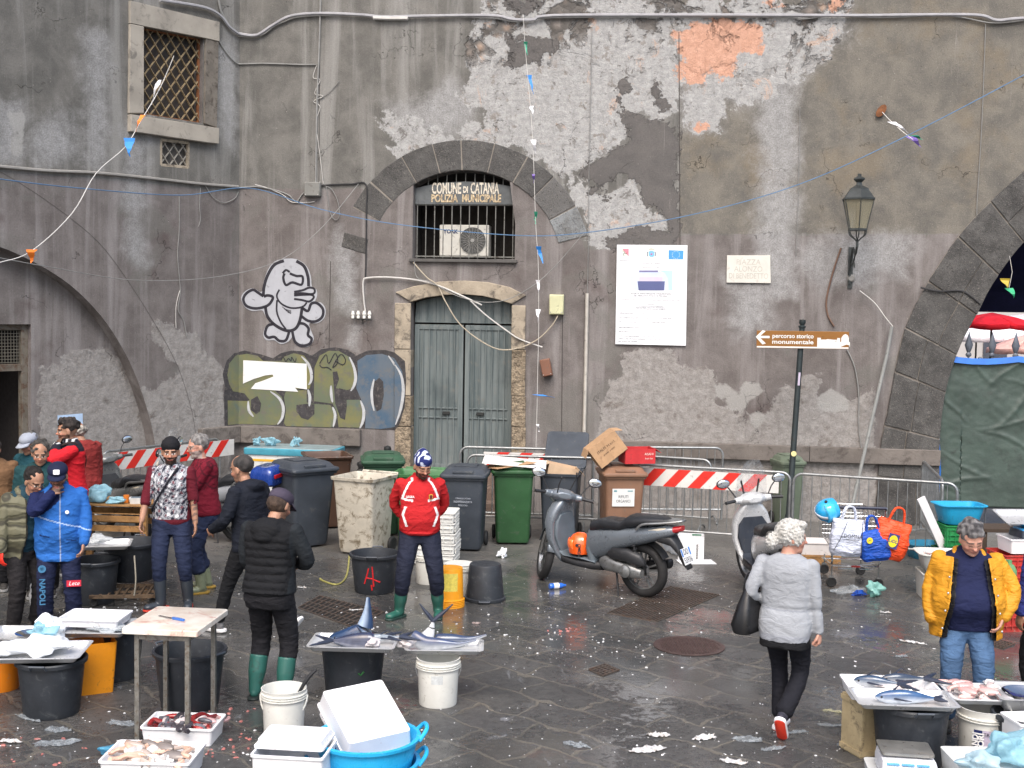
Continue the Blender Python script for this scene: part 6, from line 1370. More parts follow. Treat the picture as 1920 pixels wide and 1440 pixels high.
B1.cover('trousers', B1.rings(.02, .80, .94), legs={-1:((.115, .10, .082, .076, .07), .55), 1:((.115, .10, .082, .076, .07), .55)}, m_=JBLK2, fold=.008, T=B1.S@Matrix.Translation((0, 0, -.03)))
B1.boots((46, 96, 88), .27, (30, 40, 38), r=.075)
B1.hair((66, 52, 44), (.083, .098, .075), (0, -.022, .135), n=.002, col2=(92, 74, 62))
B1.cap((64, 58, 72))
p=onground(470, 1190)
B2=Person('balding man in black hooded sweatshirt and trousers striding past the motorcycle', p, 62, 1.80, lean=5, wide=1.0, head=(10, 4, 0), hunch=.02, hipz=.90, 
armL=dict(p=(-.2, .30, 1.0), h=(-.6, -1, 0)), armR=dict(p=(.24, -.1, .84), h=(.4, -1, 0)), legL=dict(p=(-.09, .32, .085), yaw=0), legR=dict(p=(.09, -.42, .20), yaw=0, pitch=-48), skin='tan')
B2.body(brow=(40, 34, 30), beard=dict(c=(90, 74, 66), a=.3));B2.hair((52, 50, 50), (.083, .101, .086), (0, -.024, .172), n=.002, col2=(84, 80, 78))
B2.cover('hooded_sweatshirt', B2.rings(.03, .84, 1.455)+[(1.49, .085, .085, -.01)], {-1:((.074, .068, .062, .056, .048), .97), 1:((.074, .068, .062, .056, .048), .97)}, m_=fabric('black_sweat', (22, 26, 36)), extra=[('e', (0, -.10, 1.44), (.125, .075, .06), None), ('e', (0, -.04, 1.47), (.105, .09, .04), None)], fold=.007)
B2.cover('trousers', B2.rings(.016, .80, .95), legs={-1:((.105, .092, .07, .062, .052), .93), 1:((.105, .092, .07, .062, .052), .93)}, m_=JBLACK, fold=.007, T=B2.S@Matrix.Translation((0, 0, -.03)))
B2.shoes((92, 92, 94), (225, 225, 225), accent=None)
p=onground(322, 1138)
S1=Person('bearded man in black beanie and grey patterned sweatshirt with maroon sleeves', p, 186, 1.80, lean=2, wide=1.02, twist=-8, head=(4, 14, 0), 
armL=dict(p=(-.26, .10, .80), h=(-.4, -1, 0)), armR=dict(p=(.27, .18, .90), h=(.5, -1, 0)), legL=dict(p=(-.17, .02, .085), yaw=6), legR=dict(p=(.09, .10, .085), yaw=-50), skin='tan', curlL=.35, curlR=.5)
S1.body(beard=dict(c=(34, 24, 20), a=.95), brow=(26, 20, 18), tattoo=-1)
def ps(Q, P, N):
 c=mk((92, 26, 38), Q);x, y, z=Q[:, 0], Q[:, 1], Q[:, 2];core=(np.abs(x)<.178)&(z>.93);c=put(c, core, (168, 170, 176))
 u=(x+10)/.075;w_=(z+.5*np.floor(u)*.075)/.075;du=(u%1)-.5;dw=(w_%1)-.5;r=np.hypot(du, dw);n=wave_noise(P, 5, 6, 14, 30)
 c=put(c, core&(np.abs(r-.34)<.06), (96, 98, 106));c=put(c, core&(r<.22)&(n>.1), (120, 80, 88));c=put(c, core&(n>.95), (40, 42, 56));c=put(c, core&(r>.45)&(n>.2), (50, 52, 66));c=put(c, core&(n<-1.0), (226, 226, 230));return c
S1.cover('sweatshirt', [(.87, .17, .13, 0)]+S1.rings(.02, .90, 1.455)+[(1.485, .078, .076, -.005)], {-1:((.066, .06, .055, .05), .12), 1:((.066, .06, .055, .052), .30)}, paint=ps, voxel=.008, fold=.005)
st_=MB();path=[(-.10, .10, 1.46), (-.02, .155, 1.33), (.08, .15, 1.17), (.165, .10, 1.03), (.17, -.03, 1.0), (.02, -.15, 1.22), (-.10, -.10, 1.44)]
st_.tube([S1.T@Vector(q)for q in smooth_path(path, 5)], .012, 6, closed=False);st_.build('shoulder_strap', mat('navy_strap', (24, 26, 38), .7), S1.root)
S1.cover('sweatpants', S1.rings(.018, .80, .95), legs={-1:((.108, .095, .078, .07, .062), .5), 1:((.108, .095, .078, .07, .062), .5)}, m_=fabric('navy_sweatpants', (34, 42, 66)), fold=.008, T=S1.S@Matrix.Translation((0, 0, -.03)))
S1.boots((52, 58, 66), .30, (206, 62, 44), r=.064)
beanie(S1, m_=fabric('black_beanie', (26, 26, 30)), slouch=False, back=-.02)
p=onground(384, 1108)
R1=Person('grey-haired bearded man in maroon patterned sweater, facing left beside the bearded man', p, 112, 1.77, lean=2, wide=1.1, belly=.08, head=(8, 6, 0), hunch=.02, 
armL=dict(p=(-.08, .34, 1.04), h=(-1, -.4, -.4)), armR=dict(p=(.2, .24, 1.02), h=(1, -.6, -.4)), legL=dict(p=(-.12, 0.05, .085)), legR=dict(p=(.14, -.05, .085)), skin='pink')
R1.body(beard=dict(c=(168, 162, 156), a=.85), brow=(150, 144, 138), glasses=True, aged=True);R1.hair((160, 158, 156), (.085, .104, .095), (0, -.02, .178), n=.004, col2=(120, 116, 114))
def prr(Q, P, N):
 c=mk((108, 24, 40), Q);x, z=Q[:, 0]+Q[:, 1], Q[:, 2];d=(np.abs(((x*9)%1)-.5)+np.abs(((z*7)%1)-.5));up=z>1.15;c=put(c, up&(np.abs(d-.5)<.09), (74, 18, 30));return c
R1.cover('sweater', R1.rings(.03, .86, 1.45)+[(1.48, .085, .085, -.005)], {-1:((.08, .076, .07, .062), .3), 1:((.08, .076, .07, .062), .35)}, paint=prr, fold=.007, shoulder=.07)
R1.cover('trousers', R1.rings(.02, .80, .95), legs={-1:((.115, .105, .09, .088, .085), .6), 1:((.115, .105, .09, .088, .085), .6)}, m_=fabric('blue_work_trousers', (36, 44, 68)), fold=.011, T=R1.S@Matrix.Translation((0, 0, -.03)))
R1.boots((118, 124, 100), .26, (150, 120, 50))
p=onground(112, 1188)
N1=Person('man in bright blue jacket and navy cap holding a hand to his mouth', p, 196, 1.69, lean=2, wide=1.1, belly=.05, head=(14, -4, 0), hunch=.02, 
armR=dict(p=(.04, .20, 1.45), h=(1, .2, -1)), armL=dict(p=(-.24, .22, .93), h=(-.8, -1, 0)), legL=dict(p=(-.14, 0, .085)), legR=dict(p=(.13, 0, .085)), skin='tan', curlR=.9, palmR=Vector((-.6, -.8, 0)))
N1.body(beard=dict(c=(56, 40, 34), a=.8), glasses=True, brow=(40, 30, 26));N1.hair((52, 44, 40), (.083, .10, .08), (0, -.02, .14), n=.003)
def pn_(Q, P, N):
 c=mk((42, 98, 172), Q);x, y, z=Q[:, 0], Q[:, 1], Q[:, 2];a=np.array(N1.sh[1]);b_=np.array(N1.el[1]);c_=np.array(N1.wr[1])
 def near(a, b, r):t=np.clip(((P-a)@(b-a))/np.dot(b-a, b-a), 0, 1);return(np.linalg.norm(P-a-t[:, None]*(b-a), axis=1)<r)&(t>.15)
 c=put(c, near(a, b_, .1)|near(b_, c_, .1), (26, 34, 72));c=put(c, (y>.05)&(np.abs(x+.02)<.005), (150, 160, 180));c=put(c, (y>.05)&(np.abs(z-(1.16+x*.3))<.005), (170, 190, 220));c=put(c, (y>.08)&(np.abs(z-1.0-x*.2)<.006)&(np.abs(np.abs(x)-.12)<.05), (18, 30, 70));return c
nj=N1.cover('jacket', [(.76, .205, .165, .01), (.79, .215, .17, .01)]+N1.rings(.04, .84, 1.455)+[(1.49, .10, .10, -.005), (1.52, .092, .09, 0)], {-1:((.072, .068, .062, .058, .05), .97), 1:((.07, .066, .06, .056, .05), .97)}, paint=pn_, voxel=.009, fold=.008, shoulder=.07)
lgm=MB();lgm.lathe([(.0, 0), (.018, 0), (.018, .003), (0, .003)], 20);lgm.v=[(a, -c, b_)for a, b_, c in lgm.v];lgm.build('emblem', MATS['white_print'], nj, loc=tuple(N1.T@Vector((-.09, .19, 1.26))), rz=rad(180))
N1.cover('trousers', N1.rings(.018, .78, .92), legs={-1:((.11, .10, .085, .08, .078), .93), 1:((.11, .10, .085, .08, .078), .93)}, m_=fabric('navy_track', (26, 32, 58), folds=.4), fold=.009, T=N1.S@Matrix.Translation((0, 0, -.03)))
tq=N1.hp[1].lerp(N1.kn[1], .62)
lb=mat('print_blue', (56, 112, 150), .7)
tx=text('NAPOLI', .072, lb, N1.root, loc=tuple(N1.kn[1]+Vector((.02, .098, -.02))), rot=(rad(90), rad(90), rad(180)), off=.002);
em=MB();em.lathe([(.022, 0), (.036, 0), (.036, .004), (.022, .004)], 24);em.lathe([(0, 0), (.017, 0), (.017, .004), (0, .004)], 20);em.v=[(a, -c, b_)for a, b_, c in em.v];em.build('emblem', lb, N1.root, loc=tuple(N1.kn[1]+Vector((.02, .098, .20))), rz=rad(180))
rb=MB();rb.box((0, 0, 0), (.13, .004, .06));rr=rb.build('sponsor_patch', mat('patch_red', (196, 36, 60), .6), N1.root, loc=tuple(N1.kn[-1]+Vector((-.02, .098, .05))), rz=rad(180));text('Lete', .055, MATS['white_print'], rr, loc=(0, -.003, 0), shear=.3)
N1.shoes((40, 42, 50), (200, 200, 205))
cp=N1.cap((26, 32, 58));q=MB();q.rloft([(.055, .045, .008, 0), (.055, .045, .008, .004)], 3);pq=q.build('cap_patch', mat('cap_patch_white', (222, 222, 226), .6), cp)
pq.matrix_local=N1.TH@Matrix.Translation((-.005, .098, .215))@Matrix.Rotation(rad(-62), 4, 'X')
p=onground(40, 1178)
O1=Person('man with receding dark hair and glasses in an open olive quilted jacket', (p[0]+.08, p[1]-.12, 0), 228, 1.66, lean=9, wide=1.08, belly=.07, head=(18, 6, 0), hunch=.06, 
armR=dict(p=(.30, .12, .82), h=(.5, -1, 0)), armL=dict(p=(-.2, .22, .76), h=(-.5, -1, 0)), legL=dict(p=(-.12, 0, .085)), legR=dict(p=(.12, 0, .085)), skin='tan', curlR=.5, curlL=.9)
O1.body(glasses=True, brow=(50, 40, 34), gloves=(226, 52, 36), aged=True);O1.hair((42, 36, 34), (.084, .100, .090), (0, -.028, .180), n=.004)
O1.cover('sweater', O1.rings(.03, .85, 1.45)+[(1.49, .08, .08, 0), (1.52, .074, .074, 0)], m_=fabric('teal_knit', (30, 58, 70)), fold=.006)
olm=NB('olive_quilt');oo=olm.obj();w1=olm.n('TexWave', bands_direction='DIAGONAL');olm.L(olm.mapping(oo, (1, 1, 1.0)), w1.inputs[0]);w1.inputs['Scale'].default_value=3.4
w2=olm.n('TexWave', bands_direction='DIAGONAL');olm.L(olm.mapping(oo, (-1, -1, 1.0)), w2.inputs[0]);w2.inputs['Scale'].default_value=3.4
mn=olm.math('MINIMUM', w1.outputs[1], w2.outputs[1]);cc=olm.mix(olm.ramp(mn, .0, .12), lin((58, 56, 44)), lin((98, 96, 76)));olm.L(cc, olm.b.inputs['Base Color']);olm.b.inputs['Roughness'].default_value=.7
olm.bump(olm.ramp(mn, 0, .5), .8, .012)
open_jacket(O1, .05, .80, 1.44, .11, .09, olm.m, fabric('olive_lining', (60, 56, 46)), ar=(.07, .066, .06, .056, .05), flare=.01);lining_shell(O1, .038, .80, 1.43, .09, .07, MATS['olive_lining'], .01)
O1.cover('trousers', O1.rings(.018, .78, .92), legs={-1:((.11, .10, .085, .08, .075), .94), 1:((.11, .10, .085, .08, .075), .94)}, m_=fabric('charcoal_trousers', (34, 32, 34)), fold=.008, T=O1.S@Matrix.Translation((0, 0, -.03)))
O1.shoes((44, 42, 46), (190, 190, 190))
s_=159;p=(AT(135, 1000, 14.3).x, 14.3, 0)
Q1=Person('dark-haired man in a red jacket with black shoulders and strap', p, 118, 1.84, lean=2, wide=1.1, belly=.03, head=(2, -6, 0), 
armR=dict(p=(.10, .30, 1.02), h=(1, -.4, -.4)), armL=dict(p=(-.12, .16, 1.47), h=(-1, -.2, -.8)), skin='tan', curlL=.5, curlR=.5, palmL=Vector((.6, -.6, 0)))
Q1.body(beard=dict(c=(40, 30, 26), a=.7), brow=(28, 22, 20));Q1.hair((32, 28, 28), (.088, .105, .085), (0, -.02, .192), n=.009, col2=(70, 62, 58), freq=14, extra=[((0, .035, .235), (.07, .06, .04))])
def pq_(Q, P, N):
 c=mk((196, 34, 44), Q);x, y, z=Q[:, 0], Q[:, 1], Q[:, 2];c=put(c, (z>1.37-.25*np.abs(x)*0)&(z>1.385)&(np.abs(x)<.25), (34, 34, 44));c=put(c, (z>1.485)&(np.abs(((y+x)*14)%1-.5)<.2), (210, 210, 210));return c
Q1.cover('jacket', Q1.rings(.034, .86, 1.455)+[(1.49, .09, .09, -.005), (1.52, .085, .085, 0)], {-1:((.078, .072, .066, .058, .05), .95), 1:((.078, .072, .066, .058), .45)}, paint=pq_, fold=.007, voxel=.009)
st_=MB();st_.tube([Q1.T@Vector(q)for q in smooth_path([(-.12, .10, 1.46), (-.15, -.02, 1.48), (-.05, -.145, 1.34), (.08, -.15, 1.16), (.20, -.06, 1.0), (.20, .08, .97)], 5)], .014, 6);st_.build('shoulder_strap', mat('brown_strap', (46, 32, 30), .6), Q1.root)
Q1.cover('trousers', Q1.rings(.018, .80, .94), legs={-1:((.11, .10, .085, .08, .075), .94), 1:((.11, .10, .085, .08, .075), .94)}, m_=JBLK2, fold=.008, T=Q1.S@Matrix.Translation((0, 0, -.03)));Q1.shoes((50, 50, 52), (180, 180, 180))
def simple(label, px, pyhead, y, H, face, coat, hairc, head=(10, 0, 0), skin='tan', hs=(.087, .104, .095), hc=(0, -.03, .172), belly=.04, trouser=JBLK2, capc=None, beard=None, glasses=False, n=.006, shoes=(50, 48, 46), **kw):
 x=AT(px, pyhead, y).x;s=Person(label, (x, y, 0), face, H, lean=kw.pop('lean', 3), wide=1.08, belly=belly, head=head, hunch=kw.pop('hunch', .02), skin=skin, **kw)
 s.body(beard=beard, glasses=glasses, brow=tuple(int(q*.8)for q in hairc));s.hair(hairc, hs, hc, n=n)
 s.cover('jacket', s.rings(.034, .84, 1.455)+[(1.49, .09, .09, -.005)], {-1:((.078, .072, .066, .06, .05), .97), 1:((.078, .072, .066, .06, .05), .97)}, m_=coat, fold=.008)
 s.cover('trousers', s.rings(.018, .80, .94), legs={-1:((.11, .10, .085, .08, .075), .94), 1:((.11, .10, .085, .08, .075), .94)}, m_=trouser, fold=.008, T=s.S@Matrix.Translation((0, 0, -.03)));s.shoes(shoes, (120, 120, 120))
 if capc:s.cap(capc)
 return s
simple('curly grey-haired man in a dark green jacket, seen from behind the blue-jacketed man', 76, 870, 13.15, 1.72, 200, fabric('dark_green_coat', (28, 62, 66)), (96, 92, 88), n=.012, head=(14, 0, 0), hs=(.092, .105, .10))
simple('man in a grey flat cap and teal coat at the back left of the group', 66, 838, 14.2, 1.70, 165, fabric('teal_coat', (26, 66, 76)), (120, 118, 116), capc=(150, 156, 168), n=.01, head=(16, -10, 0))
simple('bald-topped white-haired man in the back, half hidden by the red jacket', 158, 826, 15.3, 1.72, 60, fabric('red_brown_coat', (128, 46, 44)), (206, 200, 190), head=(24, 0, 0), hs=(.086, .09, .06), hc=(0, -.045, .13), skin='tan')
simple('man in a tan coat cut off by the left edge', -14, 880, 13.4, 1.72, 200, fabric('tan_coat', (112, 84, 60)), (70, 60, 54))
simple('man in a blue padded jacket cut off by the right edge', 1978, 1010, 9.6, 1.70, 20, fabric('blue_padded', (46, 54, 118), folds=.6), (60, 52, 48))
# ================================================================ scooters, cart, barriers
rubber=mat('tyre_rubber', (34, 34, 35), .75, var=.2, bump=.3, bs=60);blk=mat('black_plastic', (38, 39, 42), .5, var=.15, vs=9, grime=.15, grimecol=(80, 78, 74));alu=mat('cast_aluminium', (150, 152, 152), .4, .8, var=.15, vs=10, grime=.3, grimecol=(90, 86, 80));chrome=mat('chrome', (210, 210, 212), .12, 1.0, var=.04)
mirg=mat('mirror_glass', (226, 230, 236), .06, .95, var=.02);redl=mat('tail_red', (160, 18, 26), .15, coat=.5);clearl=mat('clear_lens', (196, 188, 170), .15, coat=.5);ambl=mat('amber_lens', (214, 120, 30), .2);seatm=mat('seat_vinyl', (32, 34, 38), .45, bump=.15, bs=90)
def xloft(mb, secs, n=20, e=.75):
 """loft of superellipses along x: (x, y, z, half width, half height)"""
 vs=[];fs=[]
 for x, y, z, hw, hh in secs:
  for j in range(n):
   a=2*math.pi*j/n;ca, sa=math.cos(a), math.sin(a);vs.append((x, y+hw*math.copysign(abs(ca)**e, ca), z+hh*math.copysign(abs(sa)**e, sa)))
 k=len(secs)
 for i in range(k-1):
  for j in range(n):fs.append((i*n+j, i*n+(j+1)%n, (i+1)*n+(j+1)%n, (i+1)*n+j))
 fs+=[tuple(reversed(range(n))), tuple((k-1)*n+j for j in range(n))];return mb.add(vs, fs)
def torus(mb, c, R, r, ax='y', n=36, m=12, sy=1.0):
 vs=[];fs=[]
 for i in range(n):
  a=2*math.pi*i/n
  for j in range(m):b=2*math.pi*j/m;q=R+r*math.cos(b);vs.append((c[0]+q*math.cos(a), c[1]+r*sy*math.sin(b), c[2]+q*math.sin(a)))
 for i in range(n):
  for j in range(m):fs.append((i*m+j, ((i+1)%n)*m+j, ((i+1)%n)*m+(j+1)%m, i*m+(j+1)%m))
 return mb.add(vs, fs)
def wheel(parent, M, R=.31, w_=.055, name='wheel'):
 mb=MB();mb.M=M;torus(mb, (0, 0, 0), R-w_, w_, sy=1.05);t=mb.build(name, rubber, parent)
 mb=MB();mb.M=M;torus(mb, (0, 0, 0), R-w_*1.75, .014, sy=2.6, m=8)
 for k in range(5):
  a=rad(72*k+20);d=Vector((math.cos(a), 0, math.sin(a)));s_=Vector((-math.sin(a), 0, math.cos(a)))
  for q in(-.5, .5):mb.bar(d*.05+s_*.03*q, d*(R-w_*1.75)+s_*.07*q, .022, .018)
 mb.cyl((0, -.05, 0), (0, .05, 0), .05);mb.build('rim', alu, t)
 mb=MB();mb.M=M;mb.lathe([(.06, 0), (.11, 0), (.11, .004), (.06, .004)], 28);mb.v=[tuple(M@Vector((a, .05+c, b_)))for a, b_, c in[tuple(M.inverted()@Vector(q))for q in mb.v]];mb.build('brake_disc', chrome, t)
def scooter(label, rear, hd, body, inner, steer=0, shield=False, plate=None, topcase=None, lean=-4, group='parked scooters', badge=None, cat='scooter', stand=True):
 E=empty('scooter', label, cat, (rear[0], rear[1], 0), 0, group);E.rotation_euler=(rad(lean), 0, rad(hd))
 bm_=mat('paint_%d_%d_%d'%body, body, .3, .35, var=.06, vs=3, coat=.5);im=mat('inner_%d_%d_%d'%inner, inner, .5, var=.1, grime=.15, grimecol=(110, 106, 100))
 I=Matrix.Identity(4);wheel(E, Matrix.Translation((0, 0, .31)), name='rear_wheel')
 mb=MB();xloft(mb, [(.72, 0, .54, .06, .16), (.66, 0, .54, .15, .20), (.5, 0, .58, .175, .19), (.3, 0, .645, .18, .145), (.05, 0, .70, .172, .115), (-.2, 0, .76, .15, .09), (-.42, 0, .815, .11, .058), (-.47, 0, .825, .06, .03)]);bd=mb.build('rear_body', bm_, E)
 if badge:
  for sy in(1, ):text(badge, .045, mat('badge_dark', (30, 34, 40), .4), bd, (.33, .173, .66), rot=(rad(90), 0, rad(180)), shear=.3)
 mb=MB();xloft(mb, [(.68, 0, .70, .05, .04), (.64, 0, .735, .12, .07), (.48, 0, .785, .16, .07), (.22, 0, .80, .165, .06), (.12, 0, .86, .16, .075), (-.1, 0, .89, .145, .06), (-.28, 0, .905, .11, .045), (-.36, 0, .91, .06, .025)]);mb.build('seat', seatm, E)
 mb=MB();xloft(mb, [(.50, 0, .30, .12, .06), (.62, 0, .30, .165, .065), (.85, 0, .30, .17, .05), (1.02, 0, .32, .16, .06), (1.1, 0, .38, .12, .06)]);mb.build('footboard', blk, E)
 mb=MB();xloft(mb, [(.56, 0, .345, .15, .03), (.7, 0, .365, .165, .012), (1.0, 0, .37, .16, .012), (1.06, 0, .40, .14, .03)]);mb.rloft([(.10, .30, .05, .35, .62, 0), (.12, .31, .05, .5, .64, 0), (.10, .27, .04, .66, .64, 0)]);mb.build('floor_panel', im, E)
 mb=MB();mb.rloft([(.06, .26, .02, .28, 1.04, 0), (.08, .38, .03, .40, 1.10, 0), (.10, .46, .04, .56, 1.15, 0), (.13, .46, .05, .74, 1.16, 0), (.16, .38, .06, .87, 1.14, 0), (.15, .26, .06, .96, 1.11, 0), (.10, .16, .04, 1.0, 1.09, 0)], 5);fr=mb.build('front_shield', bm_, E)
 mb=MB();xloft(mb, [(1.13, 0, .72, .14, .2), (1.2, 0, .70, .13, .2), (1.27, 0, .66, .09, .16), (1.31, 0, .62, .04, .08)]);mb.build('apron', bm_, fr)
 mb=MB();mb.rloft([(.03, .20, .02, .36, 1.045, 0), (.04, .31, .03, .46, 1.065, 0), (.05, .37, .04, .60, 1.088, 0), (.05, .34, .04, .74, 1.082, 0), (.03, .22, .03, .83, 1.062, 0)], 4);mb.build('inner_panel', im, fr)
 mb=MB()
 for k in range(9):mb.bar((1.155+.008*k, .188-.001*k, .56+.025*k), (1.20+.002*k, .15, .57+.025*k), .008)
 mb.build('vent', blk, fr, smooth=False)
 ax0=Vector((1.12, 0, .98));ax1=Vector((1.34, 0, .38));axd=(ax0-ax1).normalized();SM=Matrix.Translation(ax0)@Matrix.Rotation(rad(steer), 4, axd)@Matrix.Translation(-ax0)
 wheel(E, SM@Matrix.Translation((1.36, 0, .31)), R=.31, w_=.048, name='front_wheel')
 mb=MB();mb.M=SM
 for sy in(-.075, .075):mb.tube([(1.36, sy, .31), (1.27, sy, .56)], .02, 10)
 mb.tube([(1.27, 0, .56), (1.15, 0, .9)], .03, 10);mb.build('fork', alu, E)
 mb=MB();mb.M=SM;vs=[];fs=[]
 for i in range(13):
  a=rad(20+150*i/12)
  for q in(-.06, -.045, 0, .045, .06):r_=.335-(.03 if abs(q)>.05 else(.008 if q else 0));vs.append((1.36+r_*math.cos(a), q, .31+r_*math.sin(a)))
 fs=[(i*5+j, i*5+j+1, i*5+j+6, i*5+j+5)for i in range(12)for j in range(4)];mb.add(vs, fs);mb.build('front_mudguard', bm_, E, solid=.006)
 mb=MB();mb.M=SM;xloft(mb, [(.97, 0, 1.04, .08, .035), (1.02, 0, 1.04, .14, .06), (1.10, 0, 1.03, .15, .085), (1.2, 0, 1.00, .12, .085), (1.25, 0, .98, .05, .045)])
 for sy in(-1, 1):mb.tube([(1.09, sy*.08, 1.03), (1.07, sy*.16, 1.035), (1.045, sy*.225, 1.04)], [.06, .046, .034], 12)
 me=remesh(mb, .009, 2);hbar=fin(me, 'handlebar_cover', bm_, E)
 mb=MB();mb.M=SM;mb.ell((1.035, 0, 1.065), (.055, .085, .018));mb.build('dashboard', blk, hbar);mb=MB();mb.M=SM;mb.ell((1.03, 0, 1.077), (.038, .06, .012));mb.build('dial', clearl, hbar)
 for sy in(-1, 1):
  mb=MB();mb.M=SM;mb.tube([(1.045, sy*.22, 1.04), (1.0, sy*.35, 1.035)], .019, 12);mb.build('grip', blk, hbar)
  mb=MB();mb.M=SM;mb.tube([(1.07, sy*.23, 1.03), (1.08, sy*.28, 1.025), (1.05, sy*.37, 1.02)], .006, 6);mb.build('brake_lever', chrome, hbar)
  mb=MB();mb.M=SM;mb.tube([(1.07, sy*.19, 1.06), (1.09, sy*.25, 1.16), (1.08, sy*.29, 1.21)], .008, 6);mb.ell((1.075, sy*.34, 1.25), (.018, .085, .055));mr=mb.build('mirror', blk, E)
  mb=MB();mb.M=SM;mb.ell((1.058, sy*.34, 1.25), (.008, .076, .047));mb.build('mirror_glass', mirg, mr)
 mb=MB();mb.M=SM;mb.ell((1.245, 0, 1.0), (.02, .07, .045));mb.build('headlight', clearl, hbar)
 mb=MB();xloft(mb, [(.50, .10, .36, .04, .05), (.42, .12, .36, .06, .085), (.25, .13, .34, .06, .07), (.05, .13, .31, .055, .075), (-.06, .12, .30, .04, .05)]);mb.lathe([(0, 0), (.075, 0), (.07, .03), (.03, .05), (0, .05)], 20);n=20*5
 mb.v[-n:]=[(a+.12, .18+c, b_+.32)for a, b_, c in mb.v[-n:]];eg_=mb.build('engine_case', alu, E)
 mb=MB();xloft(mb, [(.38, .12, .47, .03, .03), (.30, .13, .49, .06, .07), (.1, .13, .49, .065, .075), (-.05, .13, .45, .05, .07), (-.1, .12, .42, .02, .03)]);mb.build('air_filter', blk, E)
 for sy in(-.13, .13):
  mb=MB();pts=[(-.02+.06*t/40+.028*math.cos(t*.9), sy+.028*math.sin(t*.9), .38+.25*t/40)for t in range(41)];mb.tube(pts, .006, 5);mb.tube([(-.02, sy, .34), (.05, sy, .68)], .014, 8);mb.build('shock_absorber', blk, E)
 mb=MB();xloft(mb, [(.35, -.16, .30, .02, .02), (.25, -.17, .30, .045, .045), (-.05, -.17, .34, .06, .06), (-.25, -.17, .38, .055, .055), (-.27, -.17, .385, .03, .03)]);mb.build('silencer', blk, E)
 mb=MB();xloft(mb, [(-.25, 0, .72, .11, .05), (-.40, 0, .70, .09, .06), (-.47, 0, .62, .06, .06), (-.55, 0, .48, .07, .03), (-.60, 0, .42, .06, .015)], e=.6);vs=[];
 for i in range(11):
  a=rad(40+110*i/10)
  for q in(-.065, 0, .065):vs.append((.345*math.cos(a), q, .31+.345*math.sin(a)))
 mb.add(vs, [(i*3+j, i*3+j+1, i*3+j+4, i*3+j+3)for i in range(10)for j in range(2)]);mb.build('rear_mudguard', blk, E)
 Mp=Matrix.Translation((-.565, 0, .55))@Matrix.Rotation(rad(-90), 4, 'Z')@Matrix.Rotation(rad(-22), 4, 'X')
 if plate:
  mb=MB();mb.box((0, 0, 0), (.18, .006, .18));pl=mb.build('number_plate', mat('plate_white', (214, 216, 218), .4, var=.04, grime=.1), E, smooth=False, bevel=.003);pl.matrix_local=Mp
  mb=MB()
  for sx in(-1, 1):mb.box((sx*.077, -.0035, .045), (.024, .002, .085))
  mb.build('blue_band', mat('plate_blue', (50, 120, 200), .4), pl, smooth=False);pk=mat('plate_ink', (30, 32, 40), .5)
  text(plate[0], .09, pk, pl, (0, -.0035, .045), width=.09);text(plate[1], .085, pk, pl, (0, -.0035, -.045), width=.155)
 for sy in(-1, 1):
  mb=MB();xloft(mb, [(-.16, sy*.125, .80, .012, .012), (-.28, sy*.108, .81, .02, .03), (-.36, sy*.09, .815, .02, .035)]);mb.build('indicator', clearl, E)
 mb=MB();xloft(mb, [(-.34, 0, .815, .11, .045), (-.44, 0, .825, .09, .045), (-.52, 0, .85, .04, .03)]);mb.build('tail_light', redl, E)
 mb=MB();mb.tube(smooth_path([(-.02, .165, .80), (-.10, .16, .87), (-.3, .13, .90), (-.5, .06, .93), (-.53, 0, .935), (-.5, -.06, .93), (-.3, -.13, .90), (-.10, -.16, .87), (-.02, -.165, .80)], 4), .014, 8);mb.box((-.42, 0, .925), (.2, .14, .014));mb.build('grab_rail', alu, E)
 if stand:
  mb=MB()
  for sy in(-.1, .1):mb.tube([(.32, sy*.6, .25), (.26, sy*1.3, .10), (.24, sy*1.5, .012), (.30, sy*1.6, .008)], .012, 8)
  mb.build('stand', blk, E)
 if shield:
  sm_=plastic_film('windscreen', (206, 210, 212), .28, .1);mb=MB();vs=[];M_=SM
  for j in range(9):
   t=j/8;z=1.0+.5*t;hw=.20*(1-t**3*.6);x=1.22-.18*t
   for i in range(9):u=i/8*2-1;vs.append((x-.07*u*u, hw*u, z))
  mb.M=SM;mb.add(vs, [(j*9+i, j*9+i+1, j*9+i+10, j*9+i+9)for j in range(8)for i in range(8)]);mb.build('windscreen', sm_, E)
  for sy in(-1, 1):mb=MB();mb.M=SM;mb.tube([(1.13, sy*.07, 1.05), (1.10, sy*.11, 1.26)], .011, 8);mb.build('windscreen_bracket', blk, E)
 if topcase:
  mb=MB();mb.rloft([(.30, .36, .05, .84, -.5, 0), (.34, .42, .05, .87, -.5, 0), (.35, .43, .05, .99, -.5, 0), (.33, .40, .06, 1.05, -.5, 0), (.24, .32, .06, 1.09, -.5, 0)], 6);tc=mb.build('top_case', mat('case_%d'%topcase[2], topcase, .25, .1, coat=.6), E)
  mb=MB();mb.box((-.685, 0, .97), (.02, .3, .05));mb.build('reflector', redl, tc, bevel=.006)
 return E
r1=G(1208, 1121)
SC1=scooter('grey scooter parked in the middle of the square with an orange helmet on its floor', (r1.x, r1.y+.05), 141, (112, 120, 128), (92, 102, 110), steer=-46, plate=('DD', '55936'), badge='SH 150i')
for sy in(-1, 1):
 mb=MB();mb.tube([(1.1, sy*.12, 1.05), (1.03, sy*.16, 1.2), (1.0, sy*.15, 1.27)], .007, 6);mb.ell((1.0, sy*.15, 1.28), (.012, .012, .012));mb.build('windscreen_stalk', blk, SC1)
